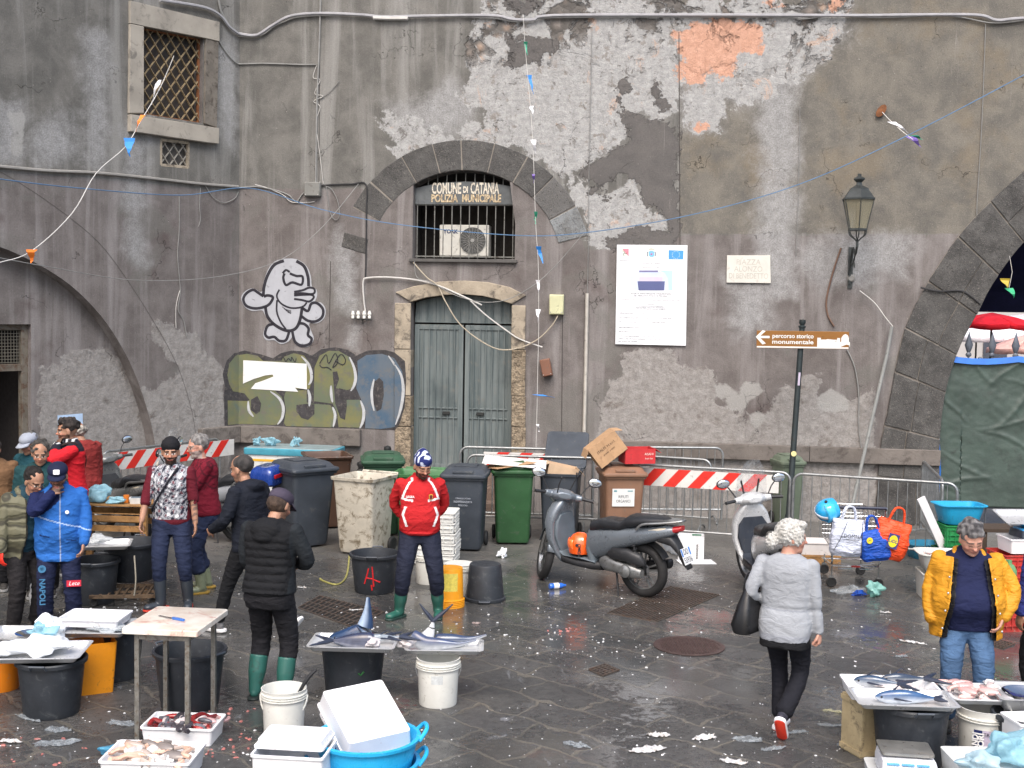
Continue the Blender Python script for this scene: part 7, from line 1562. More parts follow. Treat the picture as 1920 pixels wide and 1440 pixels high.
scooter('white scooter with dark leg shield and clear windscreen behind the white-haired woman', (2.98, 13.1), 95, (206, 208, 210), (44, 50, 60), steer=6, shield=True, plate=('DP', '38214')if False else None)
scooter('silver maxi scooter with blue top case by the freezer', (-3.62, 16.3), 158, (150, 154, 160), (52, 56, 64), steer=14, shield=True, topcase=(28, 60, 136))
scooter('grey scooter at the left behind the wooden crate table', (-4.85, 16.0), 128, (120, 122, 122), (60, 62, 66), steer=10, badge='SL')
def helmet(loc, rz, col, label, stripe=None, txt=None, rot=None):
 e=empty('helmet', label, 'helmet', loc, 0);e.rotation_euler=rot or(0, 0, rz);m_=mat('helmet_%d_%d_%d'%col, col, .12, var=.03, coat=1)
 mb=MB();mb.lathe([(.118, -.10), (.128, -.06), (.132, 0), (.12, .06), (.085, .11), (.04, .135), (0, .14)], 28, sx=1.08);mb.lathe([(.118, -.10), (.10, -.095), (.1, 0), (.06, .09), (0, .1)], 24, sx=1.08);mb.build('shell', m_, e)
 mb=MB();vs=[]
 for j in range(6):
  z=-.07+.025*j
  for i in range(11):a=rad(-70+14*i);r_=math.sqrt(max(0, 1-(z/.145)**2))*.14;vs.append((r_*1.08*math.cos(a), r_*math.sin(a), z+.01))
 mb.add(vs, [(j*11+i, j*11+i+1, j*11+i+12, j*11+i+11)for j in range(5)for i in range(10)]);mb.build('visor', mat('visor_%d'%col[0], tuple(min(255, c+25)for c in col), .08, coat=1), e, solid=.003)
 for sy in(-1, 1):mb=MB();mb.cyl((.0, sy*.125, .01), (.0, sy*.142, .01), .018, n=14);mb.build('hinge', blk, e)
 if stripe:
  mb=MB();vs=[]
  for i in range(15):
   a=rad(-95+190*i/14)
   for q in(-.02, .02):vs.append((.1445*math.sin(a)*1.0, q, .143*math.cos(a)*1.0-.0))
  mb.add(vs, [(2*i, 2*i+1, 2*i+3, 2*i+2)for i in range(14)]);mb.build('stripe', mat('helmet_stripe', stripe, .4), e, solid=.002)
 if txt:text(txt, .05, blk, e, (-.03, .13, -.05), rot=(rad(96), rad(-90), rad(180)), off=.001)
 return e
Mw=SC1.matrix_basis if False else(Matrix.Translation(SC1.location)@SC1.rotation_euler.to_matrix().to_4x4())
helmet(tuple(Mw@Vector((.82, .06, .505))), rad(160), (236, 92, 24), 'bright orange open-face helmet resting on the floorboard of the grey scooter', txt='MOMO')
cp_=G(1560, 1105);CT=empty('shopping_cart', 'wire shopping cart with bags hung on its handle, beside the white scooter', 'shopping cart', (cp_.x+.30, cp_.y+.3, 0), rad(-4))
mb=MB();w0, w1=.29, .24;d0, d1=-.28, .62;zb0, zb1, ztp_=.46, .52, .86
for t in np.linspace(0, 1, 8):
 z_=zb0+(ztp_-zb0)*t;mb.tube([(-w0, d0, z_), (w0, d0, z_), (w1, d1, z_+.03*(1-t)), (-w1, d1, z_+.03*(1-t))], .0035 if 0<t<1 else.006, 5, closed=True)
for t in np.linspace(0, 1, 13):
 x=-w0+2*w0*t;mb.tube([(x, d0, ztp_), (x, d0, zb0), (x*w1/w0, d1, zb1-.03), (x*w1/w0, d1, ztp_)], .003, 5)
for t in np.linspace(.05, .95, 12):
 y=d0+(d1-d0)*t;w_=w0+(w1-w0)*t;mb.tube([(-w_, y, ztp_), (-w_, y, zb0), (w_, y, zb0), (w_, y, ztp_)], .003, 5)
mb.build('basket', chrome, CT)
mb=MB()
for sx in(-1, 1):mb.tube(smooth_path([(sx*.30, -.36, .97), (sx*.30, -.30, .86), (sx*.29, -.26, .5), (sx*.27, -.20, .28), (sx*.24, .55, .2)], 4), .012, 8)
mb.tube([(-.27, -.22, .26), (.27, -.22, .26)], .01, 8);mb.tube([(-.24, .5, .2), (.24, .5, .2)], .01, 8)
for sx in(-1, 1):mb.tube([(sx*.2, -.24, .23), (sx*.05, -.24, .23), (sx*.02, -.24, .27), (sx*.2, -.24, .30), (sx*.2, -.24, .23)], .005, 6)
mb.build('chassis', chrome, CT)
mb=MB();mb.tube([(-.30, -.36, .97), (.30, -.36, .97)], .018, 12);mb.build('handle', mat('handle_dark', (34, 40, 60), .4), CT);mb=MB();mb.bar((-.05, -.245, .262), (.05, -.245, .262), .018);mb.build('red_clip', mat('clip_red', (190, 50, 50), .4), CT)
for sx, sy in((-.27, -.22), (.27, -.22), (-.22, .52), (.22, .52)):
 mb=MB();torus(mb, (sx, sy, .062), .045, .016, m=8, n=20);mb.cyl((sx, sy-.012, .062), (sx, sy+.012, .062), .04, n=16);wq=mb.build('caster', rubber, CT);mb=MB();mb.box((sx, sy, .13), (.05, .04, .02));mb.tube([(sx-.024, sy, .062), (sx-.024, sy, .13)], .006, 6);mb.tube([(sx+.024, sy, .062), (sx+.024, sy, .13)], .006, 6);mb.cyl((sx, sy, .13), (sx, sy, .25), .009, n=8);mb.build('fork', alu, wq)
def bag(name, label, loc, rz, w_, h, col, cat='bag', handles=True, film=False, seed=1, deep=.16, rot=None, mm=None):
 e=empty(name, label, cat, loc, rz);
 if rot:e.rotation_euler=rot
 mb=MB();mb.rloft([(w_*.80, deep*.5, .03, -h), (w_*.92, deep, .06, -h*.88), (w_, deep*1.1, .07, -h*.5), (w_*.95, deep*.6, .05, -h*.12), (w_*.88, deep*.15, .01, 0)], 6);me=D.meshes.new('t');me.from_pydata(mb.v, [], mb.f)
 bm=bmesh.new();bm.from_mesh(me);bmesh.ops.subdivide_edges(bm, edges=bm.edges, cuts=2, use_grid_fill=True);bm.to_mesh(me);bm.free();P=vco(me);N=vnorm(me);P+=N*(.012*wave_noise(P, seed, 8, 3, 9)+.008*np.abs(wave_noise(P, seed+1, 6, 8, 16)))[:, None];vset(me, P)
 m_=mm or(plastic_film('film_%d_%d_%d'%col, col, .75)if film else fabric('bag_%d_%d_%d'%col, col, folds=.8, rough=.4, var=.08));o=fin(me, 'bag_body', m_, e)
 if handles:
  mb=MB()
  for sy in(-.02, .02):mb.tube(smooth_path([(-w_*.22, sy, -.02), (-w_*.12, sy, .14), (w_*.12, sy, .14), (w_*.22, sy, -.02)], 4), .010, 6)
  mb.build('handle', m_, e)
 return e
hc=CT.matrix_basis if False else Matrix.Translation(CT.location)@Matrix.Rotation(rad(-4), 4, 'Z')
g=bag('shopping_bag', 'orange-red shopping bag with a yellow round emblem hung at the right of the cart handle', tuple(hc@Vector((.40, -.44, .84))), rad(-6), .40, .44, (222, 78, 40), seed=3, rot=(0, rad(14), rad(-6)))
yl=mat('emblem_yellow', (230, 206, 40), .5);nb_=mat('emblem_blue', (50, 60, 120), .5)
mb=MB();mb.box((0, -.112, -.22), (.12, .004, .17));eb=mb.build('emblem_frame', nb_, g, smooth=False);mb=MB();mb.lathe([(0, 0), (.05, 0), (.05, .003), (0, .003)], 24, sy=1.4);mb.v=[(a, -.115-c, -.22+b_)for a, b_, c in mb.v];mb.build('emblem', yl, eb);text('LIDL', .05, nb_, eb, (0, -.119, -.22), off=.001)
g=bag('shopping_bag', 'royal blue shopping bag with small yellow round emblem between the white and orange ones', tuple(hc@Vector((.13, -.46, .74))), rad(4), .34, .36, (34, 78, 170), seed=5, rot=(0, rad(-8), rad(4)))
mb=MB();mb.lathe([(0, 0), (.036, 0), (.036, .003), (0, .003)], 20);mb.v=[(a-.08, -.098-c, -.1+b_)for a, b_, c in mb.v];q=mb.build('emblem', yl, g);text('LIDL', .022, nb_, q, (-.08, -.102, -.1))
g=bag('shopping_bag', 'white shopping bag with black edging and writing hung at the left of the cart', tuple(hc@Vector((-.14, -.46, .84))), rad(8), .40, .40, (198, 204, 220), seed=7, rot=(0, rad(4), rad(8)))
text('DOMNA', .06, blk, g, (.02, -.112, -.17));text('ABBIGLIAMENTO', .02, blk, g, (.02, -.112, -.21));mb=MB();mb.tube([(-.06, -.10, -.01), (-.13, -.118, -.2), (-.19, -.1, -.34)], .004, 5);mb.tube([(.13, -.09, -.01), (.14, -.11, -.36)], .004, 5);mb.build('edging', blk, g)
helmet(tuple(hc@Vector((-.37, -.36, .93))), 0, (40, 158, 214), 'light blue helmet with a silver stripe hanging on the cart handle', stripe=(206, 212, 220), rot=(rad(110), rad(25), rad(-70)))
def barrier(label, a, b_, stripe=None, h=1.08, sp=.115, ch='barrier', bars=True, zb=.2, rust_=False, top=None):
 a=Vector((a[0], a[1], 0));b_=Vector((b_[0], b_[1], 0));d=b_-a;L=d.length;e=empty('crowd_barrier', label, 'barrier', a, math.atan2(d.y, d.x), 'steel crowd barriers along the wall');R=.12
 mb=MB();arc=[(R-R*math.cos(rad(t)), 0, h-R+R*math.sin(rad(t)))for t in range(0, 91, 15)]
 mb.tube([(0, 0, .05)]+arc+[(L-p[0], 0, p[2])for p in reversed(arc)]+[(L, 0, .05)], .019, 10)
 mb.tube([(0, 0, zb), (L, 0, zb)], .016, 8);mb.build('frame', galv, e)
 if bars:
  mb=MB();n=int(L/sp)
  for k in range(1, n):x=L*k/n;mb.cyl((x, 0, zb), (x, 0, h-(.0 if R<x<L-R else R*(1-math.sin(math.acos(min(1, (R-min(x, L-x))/R)))))), .006, n=6)
  mb.build('bars', galv, e)
 for x in(.12, L-.12):mb=MB();mb.tube([(x, -.24, .012), (x, -.2, .05), (x, 0, .1), (x, .2, .05), (x, .24, .012)], .014, 6);mb.build('foot', galv, e)
 if stripe:
  x0, x1, z0, z1=stripe;mb=MB();mb.box(((x0+x1)/2, -.028, (z0+z1)/2), (x1-x0, .006, z1-z0));pn=mb.build('striped_board', mat('board_reflective', (206, 204, 200), .45, var=.06, grime=.15), e, smooth=False)
  mb=MB();hgt=z1-z0;x=x0;w_=.17;k=0
  while x+w_+hgt*.9<x1+.1:
   P_=[(x, z0), (x+w_, z0), (x+w_+hgt*.9, z1), (x+hgt*.9, z1)];P_=[(min(q[0], x1), q[1])for q in P_];mb.prism(P_, .002, off=-.0335);x+=.34
  mb.build('red_stripes', mat('stripe_red', (206, 44, 34), .45, var=.08, grime=.1), pn, smooth=False)
 return e
L1=LEFT.W(192, 900, -.55);L2=LEFT.W(412, 900, -.3)
barrier('crowd barrier with red and white board standing along the left wall', (L1.x, L1.y), (L2.x, L2.y), stripe=(.05, 2.6, .80, 1.05))
pA=AT(862, 900, 17.9);pB=AT(1110, 900, 17.9);barrier('crowd barrier behind the black and green bins, its board half hidden by cardboard', (pA.x, 17.9), (pB.x, 17.75), stripe=(.35, 1.75, .86, 1.10), h=1.16)
pA=AT(875, 900, 17.5);pB=AT(1130, 900, 17.4);barrier('second crowd barrier just in front of the first behind the bins', (pA.x, 17.6), (pB.x, 17.45))
pA=AT(1168, 900, 19.0);pB=AT(1352, 900, 18.6);barrier('crowd barrier nearest the wall, right of the brown bin', (pA.x, 18.4), (pB.x, 18.5), h=1.14)
pA=AT(1160, 900, 18.4);pB=AT(1328, 900, 17.9);barrier('crowd barrier with a blue-wrapped top rail between the wall and the striped one', (pA.x, 18.2), (pB.x, 17.7), h=1.05)
pA=AT(1125, 900, 17.0);pB=AT(1482, 900, 16.2);EB=barrier('crowd barrier with a long red and white board right of the brown bin', (pA.x, 17.0), (pB.x, 16.2), stripe=(.55, 2.45, .80, 1.04))
pA=AT(1488, 900, 16.15);pB=AT(1796, 900, 15.4);barrier('long crowd barrier behind the shopping cart, right of the sign post', (pA.x, 16.15), (pB.x, 15.4))
pA=AT(1738, 900, 17.6);pB=AT(1768, 900, 15.7);barrier('crowd barrier seen end-on at the mouth of the arch', (pA.x, 17.8), (pB.x, 15.7))
# ================================================================ bins, tubs, crates
def bin_(label, px, py, rz, col, lid='closed', w_=.54, d_=.66, h=1.0, txt=None, dirty=0, lidcol=None, y=None, sc=1.0, group='wheeled bins by the wall', wheels=True):
 p=G(px, py);e=empty('wheelie_bin', label, 'bin', (p.x, p.y, 0), rad(rz), group);e.scale=(sc, sc, sc)
 m_=mat('bin_%d_%d_%d_%d'%(*col, int(dirty*10)), col, .5, var=.12, vs=4, grime=dirty or.18, grimecol=(96, 82, 60)if dirty else(96, 96, 92), bump=.1, bs=80);lm=mat('bin_%d_%d_%d_1'%lidcol, lidcol, .5, var=.1, grime=.2)if lidcol else m_
 r_=[(w_*.80, d_*.74, .05, .03, 0, .03), (w_*.84, d_*.78, .05, .08, 0, .025), (w_*.96, d_*.95, .05, h*.86, 0, 0), (w_*.98, d_*.97, .05, h*.93, 0, 0)]
 mb=MB();mb.rloft(r_+[(w_*1.06, d_*1.04, .05, h*.935, 0, 0), (w_*1.08, d_*1.06, .05, h*.97, 0, 0), (w_*1.0, d_*.98, .045, h*.972, 0, 0), (w_*.94, d_*.92, .04, h*.93, 0, 0), (w_*.78, d_*.72, .04, .10, 0, .03)], 4, cap1=True);b=mb.build('body', m_, e)
 mb=MB();mb.tube([(-w_*.44, d_*.54, h*.90), (-w_*.44, d_*.64, h*.97), (w_*.44, d_*.64, h*.97), (w_*.44, d_*.54, h*.90)], .016, 8);
 for k in range(4):mb.box((-w_*.3+w_*.2*k, d_*.58, h*.955), (.012, .07, .03))
 mb.build('handle', m_, e)
 if wheels:
  for sx in(-1, 1):mb=MB();torus(mb, (0, 0, 0), .075, .025, m=8, n=24);mb.cyl((0, -.02, 0), (0, .02, 0), .062, n=20);mb.v=[(sx*(w_*.46)+b2, d_*.40+a, .10+c)for a, b2, c in mb.v];mb.build('wheel', rubber, e)
 if lid!='none':
  mb=MB();mb.rloft([(w_*1.12, d_*1.12, .06, 0, 0, 0), (w_*1.14, d_*1.14, .06, .02, 0, 0), (w_*1.12, d_*1.12, .06, .045, 0, 0), (w_*1.02, d_*1.0, .08, .052, 0, .0), (w_*.94, d_*.88, .1, .10, 0, .02), (w_*.82, d_*.72, .1, .118, 0, .03)], 5)
  mb.box((0, -d_*.46, .075), (w_*.5, .06, .03));mb.box((0, .06, .125), (w_*.55, .3, .012));l=mb.build('lid', lm, e, bevel=.004)
  if lid=='closed':l.location=(0, 0, h*.965)
  else:
   l.location=(0, d_*.62, h*.97);l.rotation_euler=(rad(lid), 0, 0)
   l.data.transform(Matrix.Translation((0, -d_*.56, 0)))
   mb=MB();mb.rloft([(w_*.98, d_*.96, .05, -.004, 0, -d_*.56), (w_*.9, d_*.88, .05, -.008, 0, -d_*.56)], 4);mb.build('lid_inside', m_, l)
 if txt:
  pm=mat('bin_print', (170, 176, 186), .6);t=Matrix.Rotation(rad(4.0), 4, 'X')
  yy=-d_*.435
  for k, (q, s_, w2)in enumerate(txt):text(q, s_, pm, b, (0, yy-.02+.0, h*.70-k*.045), rot=(rad(94), 0, 0), width=w2)
 return e
DK=(58, 64, 72);GN=(44, 84, 50)
PT=[('COMUNE DI CATANIA', .03, .2), ('INDIFFERENZIATA', .04, .24), ('SECCO', .03, .12)]
b1=bin_('tall dark grey bin with closed lid, leftmost, behind the man in the quilted jacket', 566, 1022, 38, DK, w_=.62, d_=.72, h=1.06)
bin_('open dark brown bin with barred handle between the freezer and the dark grey bin', 612, 985, 200, (78, 56, 44), lid='none', w_=.60, d_=.72, h=1.08)
bin_('dirty white open bin without a lid, streaked with brown stains', 682, 1036, -24, (188, 182, 168), lid='none', w_=.60, d_=.64, h=1.04, dirty=.5)
bin_('dark green bin with raised flat lid behind the dirty white bin', 716, 1000, 8, (48, 80, 60), h=1.06)
bin_('light green open bin behind the man in the red track top', 798, 1022, -6, (62, 112, 68), lid='none', w_=.80, d_=.62, h=1.02)
bin_('black bin with closed lid and white print, right of the man in red', 872, 1028, -5, DK, txt=PT, h=1.02)
bin_('dark green bin with a sheet of cardboard lying on its lid', 960, 1016, 2, GN, h=1.02)
bin_('black bin with its lid flung open, full of cardboard', 1050, 1010, -8, DK, lid=-142, txt=PT, h=.98)
ob=bin_('brown bin with a white label, cardboard boxes on top', 1162, 1022, 5, (132, 100, 80), h=1.02)
mb=MB();mb.box((0, 0, 0), (.30, .004, .24));lb=mb.build('label', mat('label_white', (214, 216, 214), .5, var=.05), ob, smooth=False);lb.location=(-.02, -.305, .70);lb.rotation_euler=(rad(4), 0, 0)
lk=mat('label_ink', (60, 62, 66), .6);text('RIFIUTI', .055, lk, lb, (0, -.0025, .01), width=.13);text('ORGANICI', .055, lk, lb, (0, -.0025, -.05), width=.19);mb=MB();mb.box((-.11, -.0025, .09), (.04, .002, .02));mb.box((.09, -.0025, .09), (.07, .002, .012));mb.build('label_logo', mat('label_teal', (70, 140, 150), .6), lb, smooth=False)
bin_('pale green bin behind the white scooter, beside the sign post', 1474, 985, 10, (98, 110, 94), h=.98, w_=.36, d_=.46)
fp=AT(549, 900, 19.0);FR=empty('chest_freezer', 'white chest freezer with turquoise lid edge and a round printed emblem, against the wall', 'freezer', (fp.x+.02, 19.05, 0), MAIN.rz-.03)
fm_=mat('freezer_white', (206, 208, 206), .35, var=.05, grime=.2);mb=MB();mb.rloft([(1.36, .62, .04, .06), (1.38, .64, .04, .10), (1.38, .64, .04, .88)], 4);mb.build('cabinet', fm_, FR)
mb=MB();mb.rloft([(1.42, .68, .04, .885), (1.43, .69, .04, .90), (1.43, .69, .04, .975), (1.41, .67, .04, .985)], 4);mb.build('lid', mat('freezer_turquoise', (74, 150, 170), .4), FR)
mb=MB();mb.rloft([(1.37, .63, .04, .986), (1.36, .62, .04, .995)], 4);mb.build('lid_top', mat('freezer_grey', (128, 146, 150), .4), FR)
mb=MB();mb.box((0, -.3225, .80), (1.34, .004, .035));mb.build('yellow_stripe', mat('stripe_yellow', (216, 168, 50), .4), FR, smooth=False)
mb=MB();mb.lathe([(.25, 0), (.262, 0), (.262, .003), (.25, .003)], 40);mb.lathe([(.17, 0), (.176, 0), (.176, .003), (.17, .003)], 36);mb.v=[(a+.12, -.3225-c, .45+b_)for a, b_, c in mb.v];em=mb.build('emblem', mat('emblem_black', (50, 52, 60), .5), FR)
for k, ch in enumerate('SAMMONTANA'):
 a=rad(168-156*k/9);me=text_mesh(ch, .085, .0008);me.materials.clear();me.materials.append(MATS['emblem_black']);o=D.objects.new('letter', me);COL.objects.link(o);o.parent=FR;o.location=(.12+.213*math.cos(a), -.3235, .45+.213*math.sin(a));o.rotation_euler=(rad(90), math.pi/2-a if False else-(a-math.pi/2), 0)
for k in range(4):mb=MB();mb.box(((-1)**k*.6, (.25 if k>1 else-.25), .03), (.06, .06, .06));mb.build('foot', blk, FR, smooth=False)
def bollard(label, px, y, h, r=.05):
 x=AT(px, 900, y).x;e=empty('bollard', label, 'bollard', (x, y, 0), group='iron bollards by the door');mb=MB();mb.lathe([(r*1.8, 0), (r*1.8, .06), (r*1.2, .1), (r, .15), (r*.9, h-.32), (r*1.5, h-.30), (r*1.5, h-.27), (r*.9, h-.25), (r*1.3, h-.2), (r*1.6, h-.17), (r*1.3, h-.14), (r*.8, h-.12), (r*.8, h-.1), (r*1.2, h-.06), (r*1.0, h-.02), (0, h)], 16);mb.build('shaft', iron, e);return e
bollard('taller iron bollard with turned finial left of the doorway', 726, 18.9, 1.05);bollard('shorter iron bollard half hidden behind the open brown bin', 676, 18.6, .84)
def tub(label, px, py, r=.25, h=.42, col=(44, 48, 54), flip=False, name='black_tub', group='round black tubs', handles=True, yaw=0, loc=None, mark=None):
 p=Vector(loc)if loc else G(px, py);e=empty(name, label, 'tub', (p.x, p.y, p.z if loc else 0), rad(yaw), group);m_=mat('tub_%d_%d_%d'%col, col, .5, var=.15, vs=7, grime=.2, grimecol=(86, 90, 92), bump=.15, bs=50)
 pr=[(0, 0), (r*.78, 0), (r*.82, .02), (r*.97, h-.05), (r*.97, h-.04), (r*1.06, h-.035), (r*1.07, h-.01), (r*1.04, h), (r*.98, h-.002), (r*.94, h-.05), (r*.80, .04), (0, .03)]
 mb=MB();mb.lathe([(a, h-z)if flip else(a, z)for a, z in pr], 40);mb.build('body', m_, e)
 if handles:
  for sy in(-1, 1):
   mb=MB();z_=(.03 if flip else h-.03);dz=-.0 if flip else.035;pts=[(-.06, sy*r*1.04, z_), (-.055, sy*(r*1.04+.035), z_+dz), (.055, sy*(r*1.04+.035), z_+dz), (.06, sy*r*1.04, z_)];mb.tube(pts, .009, 8);mb.build('handle', mat('tub_handle', (70, 76, 84), .45), e)
 if mark:
  col2, strokes=mark;mb=MB()
  for st in strokes:
   q=[]
   for x, z in st:rr=(r*.82+(r*.15)*z/h)*1.004;a=-math.pi/2+x/r;q.append((rr*math.cos(a), rr*math.sin(a), z))
   mb.tube(q, .009, 6)
  mb.build('paint_mark', mat('mark_%d_%d'%col2[:2], col2, .6), e)
 return e
tub('black tub with a red painted mark standing on the ground', 702, 1108, .27, .44, mark=((196, 30, 36), [[(-.1, .13), (-.06, .24), (-.04, .31)], [(-.08, .2), (.0, .19), (.1, .15)], [(.0, .33), (.01, .22), (.02, .1)], [(-.01, .12), (0, .06)]]))
tub('black tub turned upside down, right of the yellow bucket', 909, 1124, .215, .40, flip=True)
def bucket(label, px, py, r=.155, h=.36, col=(214, 214, 208), name='bucket', group='white plastic buckets', loc=None, wire=None, wirecol=None, flip=False, rings=3, lid=False, yaw=0, labelp=None):
 p=Vector(loc)if loc else G(px, py);e=empty(name, label, 'bucket', (p.x, p.y, p.z if loc else 0), rad(yaw), group);m_=mat('bucket_%d_%d_%d'%col, col, .4, var=.05, vs=8, grime=.15, grimecol=(150, 144, 130))
 pr=[(0, 0), (r*.86, 0), (r*.88, .01), (r*.95, h*.78)]+sum([[(r*1.04, h*.8+k*.018), (r*1.04, h*.8+k*.018+.006), (r*.97, h*.8+k*.018+.008)]for k in range(rings)], [])+[(r*1.0, h-.01), (r*1.02, h)]
 pr+=[(0, h+.004)]if lid else[(r*.97, h), (r*.92, h*.7), (r*.84, .02), (0, .02)]
 mb=MB();mb.lathe([(a, h-z)if flip else(a, z)for a, z in pr], 36);mb.build('body', m_, e)
 if wire is not None:
  mb=MB();z0=h*.86;pts=[]
  for k in range(17):a=math.pi*k/16;pts.append((r*1.06*math.cos(a), -r*1.06*math.sin(a)*math.cos(rad(wire))-.0, z0-r*1.25*math.sin(a)*math.sin(rad(wire))if wire>0 else z0+.02))
  mb.tube(pts, .007 if wirecol is None else.003, 6);mb.build('handle', m_ if wirecol is None else galv, e)
 if labelp:
  lw, lz0, lz1, c=labelp;mb=MB();vs=[]
  for k in range(9):
   a=-math.pi/2+(-.5+k/8)*lw/r
   for z in(lz0, lz1):rr=r*(.88+.07*min(1, z/(h*.78)))+.0015;vs.append((rr*math.cos(a), rr*math.sin(a), z))
  mb.add(vs, [(2*k, 2*k+2, 2*k+3, 2*k+1)for k in range(8)]);mb.build('label', mat('lbl_%d_%d'%c[:2], c, .5, var=.15, vs=40), e)
 return e
bucket('white bucket with pale lid standing behind the yellow bucket', 861, 1112, .165, .34, lid=True)
bucket('white bucket seen between the legs of the man in red', 803, 1092, .16, .34)
yb=bucket('orange-yellow bucket turned upside down on its ringed rim, with peeling label', 843, 1136, .155, .42, (228, 152, 28), flip=True, rings=5, group=None, labelp=(.2, .18, .38, (214, 196, 90)))
def crate(label, loc, rz, w_=.5, d_=.34, h=.12, col=(212, 212, 208), name='crate', group=None, slots=0, cat='crate', wall=.012, tilt=None, m_=None, cut=False):
 e=empty(name, label, cat, loc, rz, group);
 if tilt:e.rotation_euler=tilt
 m_=m_ or mat('crate_%d_%d_%d'%col, col, .6, var=.06, vs=8, grime=.18, grimecol=(150, 140, 124), bump=.1)
 mb=MB();mb.rloft([(w_*.95, d_*.93, .02, 0), (w_*.95, d_*.93, .02, .006), (w_, d_, .02, h-.015), (w_+.02, d_+.02, .025, h-.014), (w_+.02, d_+.02, .025, h), (w_-.01, d_-.01, .02, h), (w_*.95-2*wall, d_*.93-2*wall, .015, .014)], 3);mb.build('box', m_, e)
 if slots:
  mb=MB()
  for s_ in(-1, 1):
   for q in range(slots):
    z_=h*(q+.8)/(slots+.6)
    mb.box((0, s_*(d_*.5+.004), z_), (w_*.92, .012, .008));mb.box((s_*(w_*.5+.004), 0, z_), (.012, d_*.9, .008))
   for q in range(7):x=-w_*.42+w_*.84*q/6;mb.box((x, s_*(d_*.5+.003), h*.5), (.008, .012, h*.8))
   for q in range(5):y=-d_*.4+d_*.8*q/4;mb.box((s_*(w_*.5+.003), y, h*.5), (.012, .008, h*.8))
  mb.build('ribs', m_, e, smooth=False)
 return e
cq=G(806, 1062);names=['lowest', 'second from the bottom', 'middle', 'second from the top', 'topmost']
for k in range(5):crate('white ribbed fish crate behind the man in red, %s of its stack'%names[k], (cq.x+random.uniform(-.015, .015), cq.y+.25, .26+k*.115 if False else.02+k*.13+.0), rad(random.uniform(-3, 3)-5), .66, .42, .125, slots=1, group='stacked white fish crates', name='fish_crate')
cb=mat('cardboard', (176, 142, 108), .8, var=.1, vs=5, grime=.2, grimecol=(130, 100, 74), bump=.15)
def carton(label, loc, rot, sz, m_=cb, flaps=True, name='cardboard_box', txt=None, tc=(70, 56, 46)):
 e=empty(name, label, 'box', loc);e.rotation_euler=tuple(rad(a)for a in rot);w_, d_, h=sz;t=.006;mb=MB();mb.box((0, 0, t/2), (w_, d_, t))
 for sx in(-1, 1):mb.box((sx*(w_/2-t/2), 0, h/2+t/2), (t, d_, h-t))
 for sy in(-1, 1):mb.box((0, sy*(d_/2-t/2), h/2+t/2), (w_-2*t, t, h-t))
 mb.build('walls', m_, e, smooth=False)
 if flaps:
  for sx in(-1, 1):mb=MB();mb.box((sx*d_*.16, 0, 0), (d_*.32, w_*0+d_*.98, .005));f=mb.build('flap', m_, e, smooth=False);f.location=(sx*w_/2, 0, h+.004);f.rotation_euler=(0, rad(sx*35), 0)
 for q in(txt or[]):text(q[0], q[1], mat('carton_ink_%d'%tc[0], tc, .7), e, q[2], rot=q[3]if len(q)>3 else(rad(90), 0, 0))
 return e
pO=ob.location
mb=MB()
e=carton('brown cardboard box tilted on the lid of the brown bin, closed with black tape', (pO.x-.14, pO.y-.12, 1.22), (0, -38, 8), (.44, .34, .30), txt=[('ITALFISH s.r.l.', .05, (0, -.172, .2)), ('prodotti ittici', .035, (0, -.172, .13))]);mb=MB();mb.box((0, -.1725, .15), (.018, .003, .3));mb.box((0, 0, .303), (.44, .34, .005));mb.build('tape', cb, e, smooth=False)
carton('open red cardboard box lying on the brown bin beside the tilted one', (pO.x+.20, pO.y-.05, 1.145), (0, 0, 12), (.42, .32, .20), m_=mat('red_card', (184, 44, 48), .6, var=.1, grime=.1), txt=[('ASAHI', .045, (.12, -.163, .13)), ('fresh fish', .03, (.12, -.163, .07))], tc=(220, 210, 200))
p8=G(1046, 1010)
carton('pale cardboard box stuffed in the open black bin', (p8.x, p8.y, .80), (0, 12, 4), (.42, .36, .24), m_=mat('pale_card', (196, 170, 142), .8, var=.1))
p7=G(960, 1016);e=empty('cardboard_sheet', 'large white cardboard sheet lying across the lid of the dark green bin', 'cardboard', (p7.x+.02, p7.y-.05, 1.11), rad(6))
mb=MB();mb.box((0, 0, 0), (.86, .62, .008));o=mb.build('sheet', mat('white_card', (218, 216, 212), .7, var=.05), e, smooth=False, rot=(rad(3), rad(4), rad(-8)));mb=MB();mb.box((0, 0, 0), (.62, .5, .008));mb.build('under_sheet', cb, e, smooth=False, loc=(-.1, -.05, -.03), rot=(rad(-3), rad(-5), rad(24)))
q=G(1292, 1052);e=carton('white open cardboard box with green print on the ground behind the grey scooter', (q.x+.05, q.y+.2, .003), (0, 0, -8), (.33, .26, .30), m_=mat('white_carton', (208, 210, 212), .6, var=.05), flaps=False, txt=[('MERIDIANA', .04, (.08, -.133, .1), (rad(90), rad(-90), 0))]);mb=MB();mb.box((0, -.28, .004), (.46, .28, .006));mb.build('flap', MATS['white_carton'], e, smooth=False, rot=(0, 0, rad(14)))
mb=MB();mb.box((.07, 0, .302), (.12, .1, .004));mb.build('green_print', mat('print_green', (60, 110, 84), .6), e, smooth=False)
steel=mat('stainless', (198, 200, 202), .34, .45, var=.05, vs=5, grime=.06, grimecol=(120, 116, 112), bump=.05, bs=12)
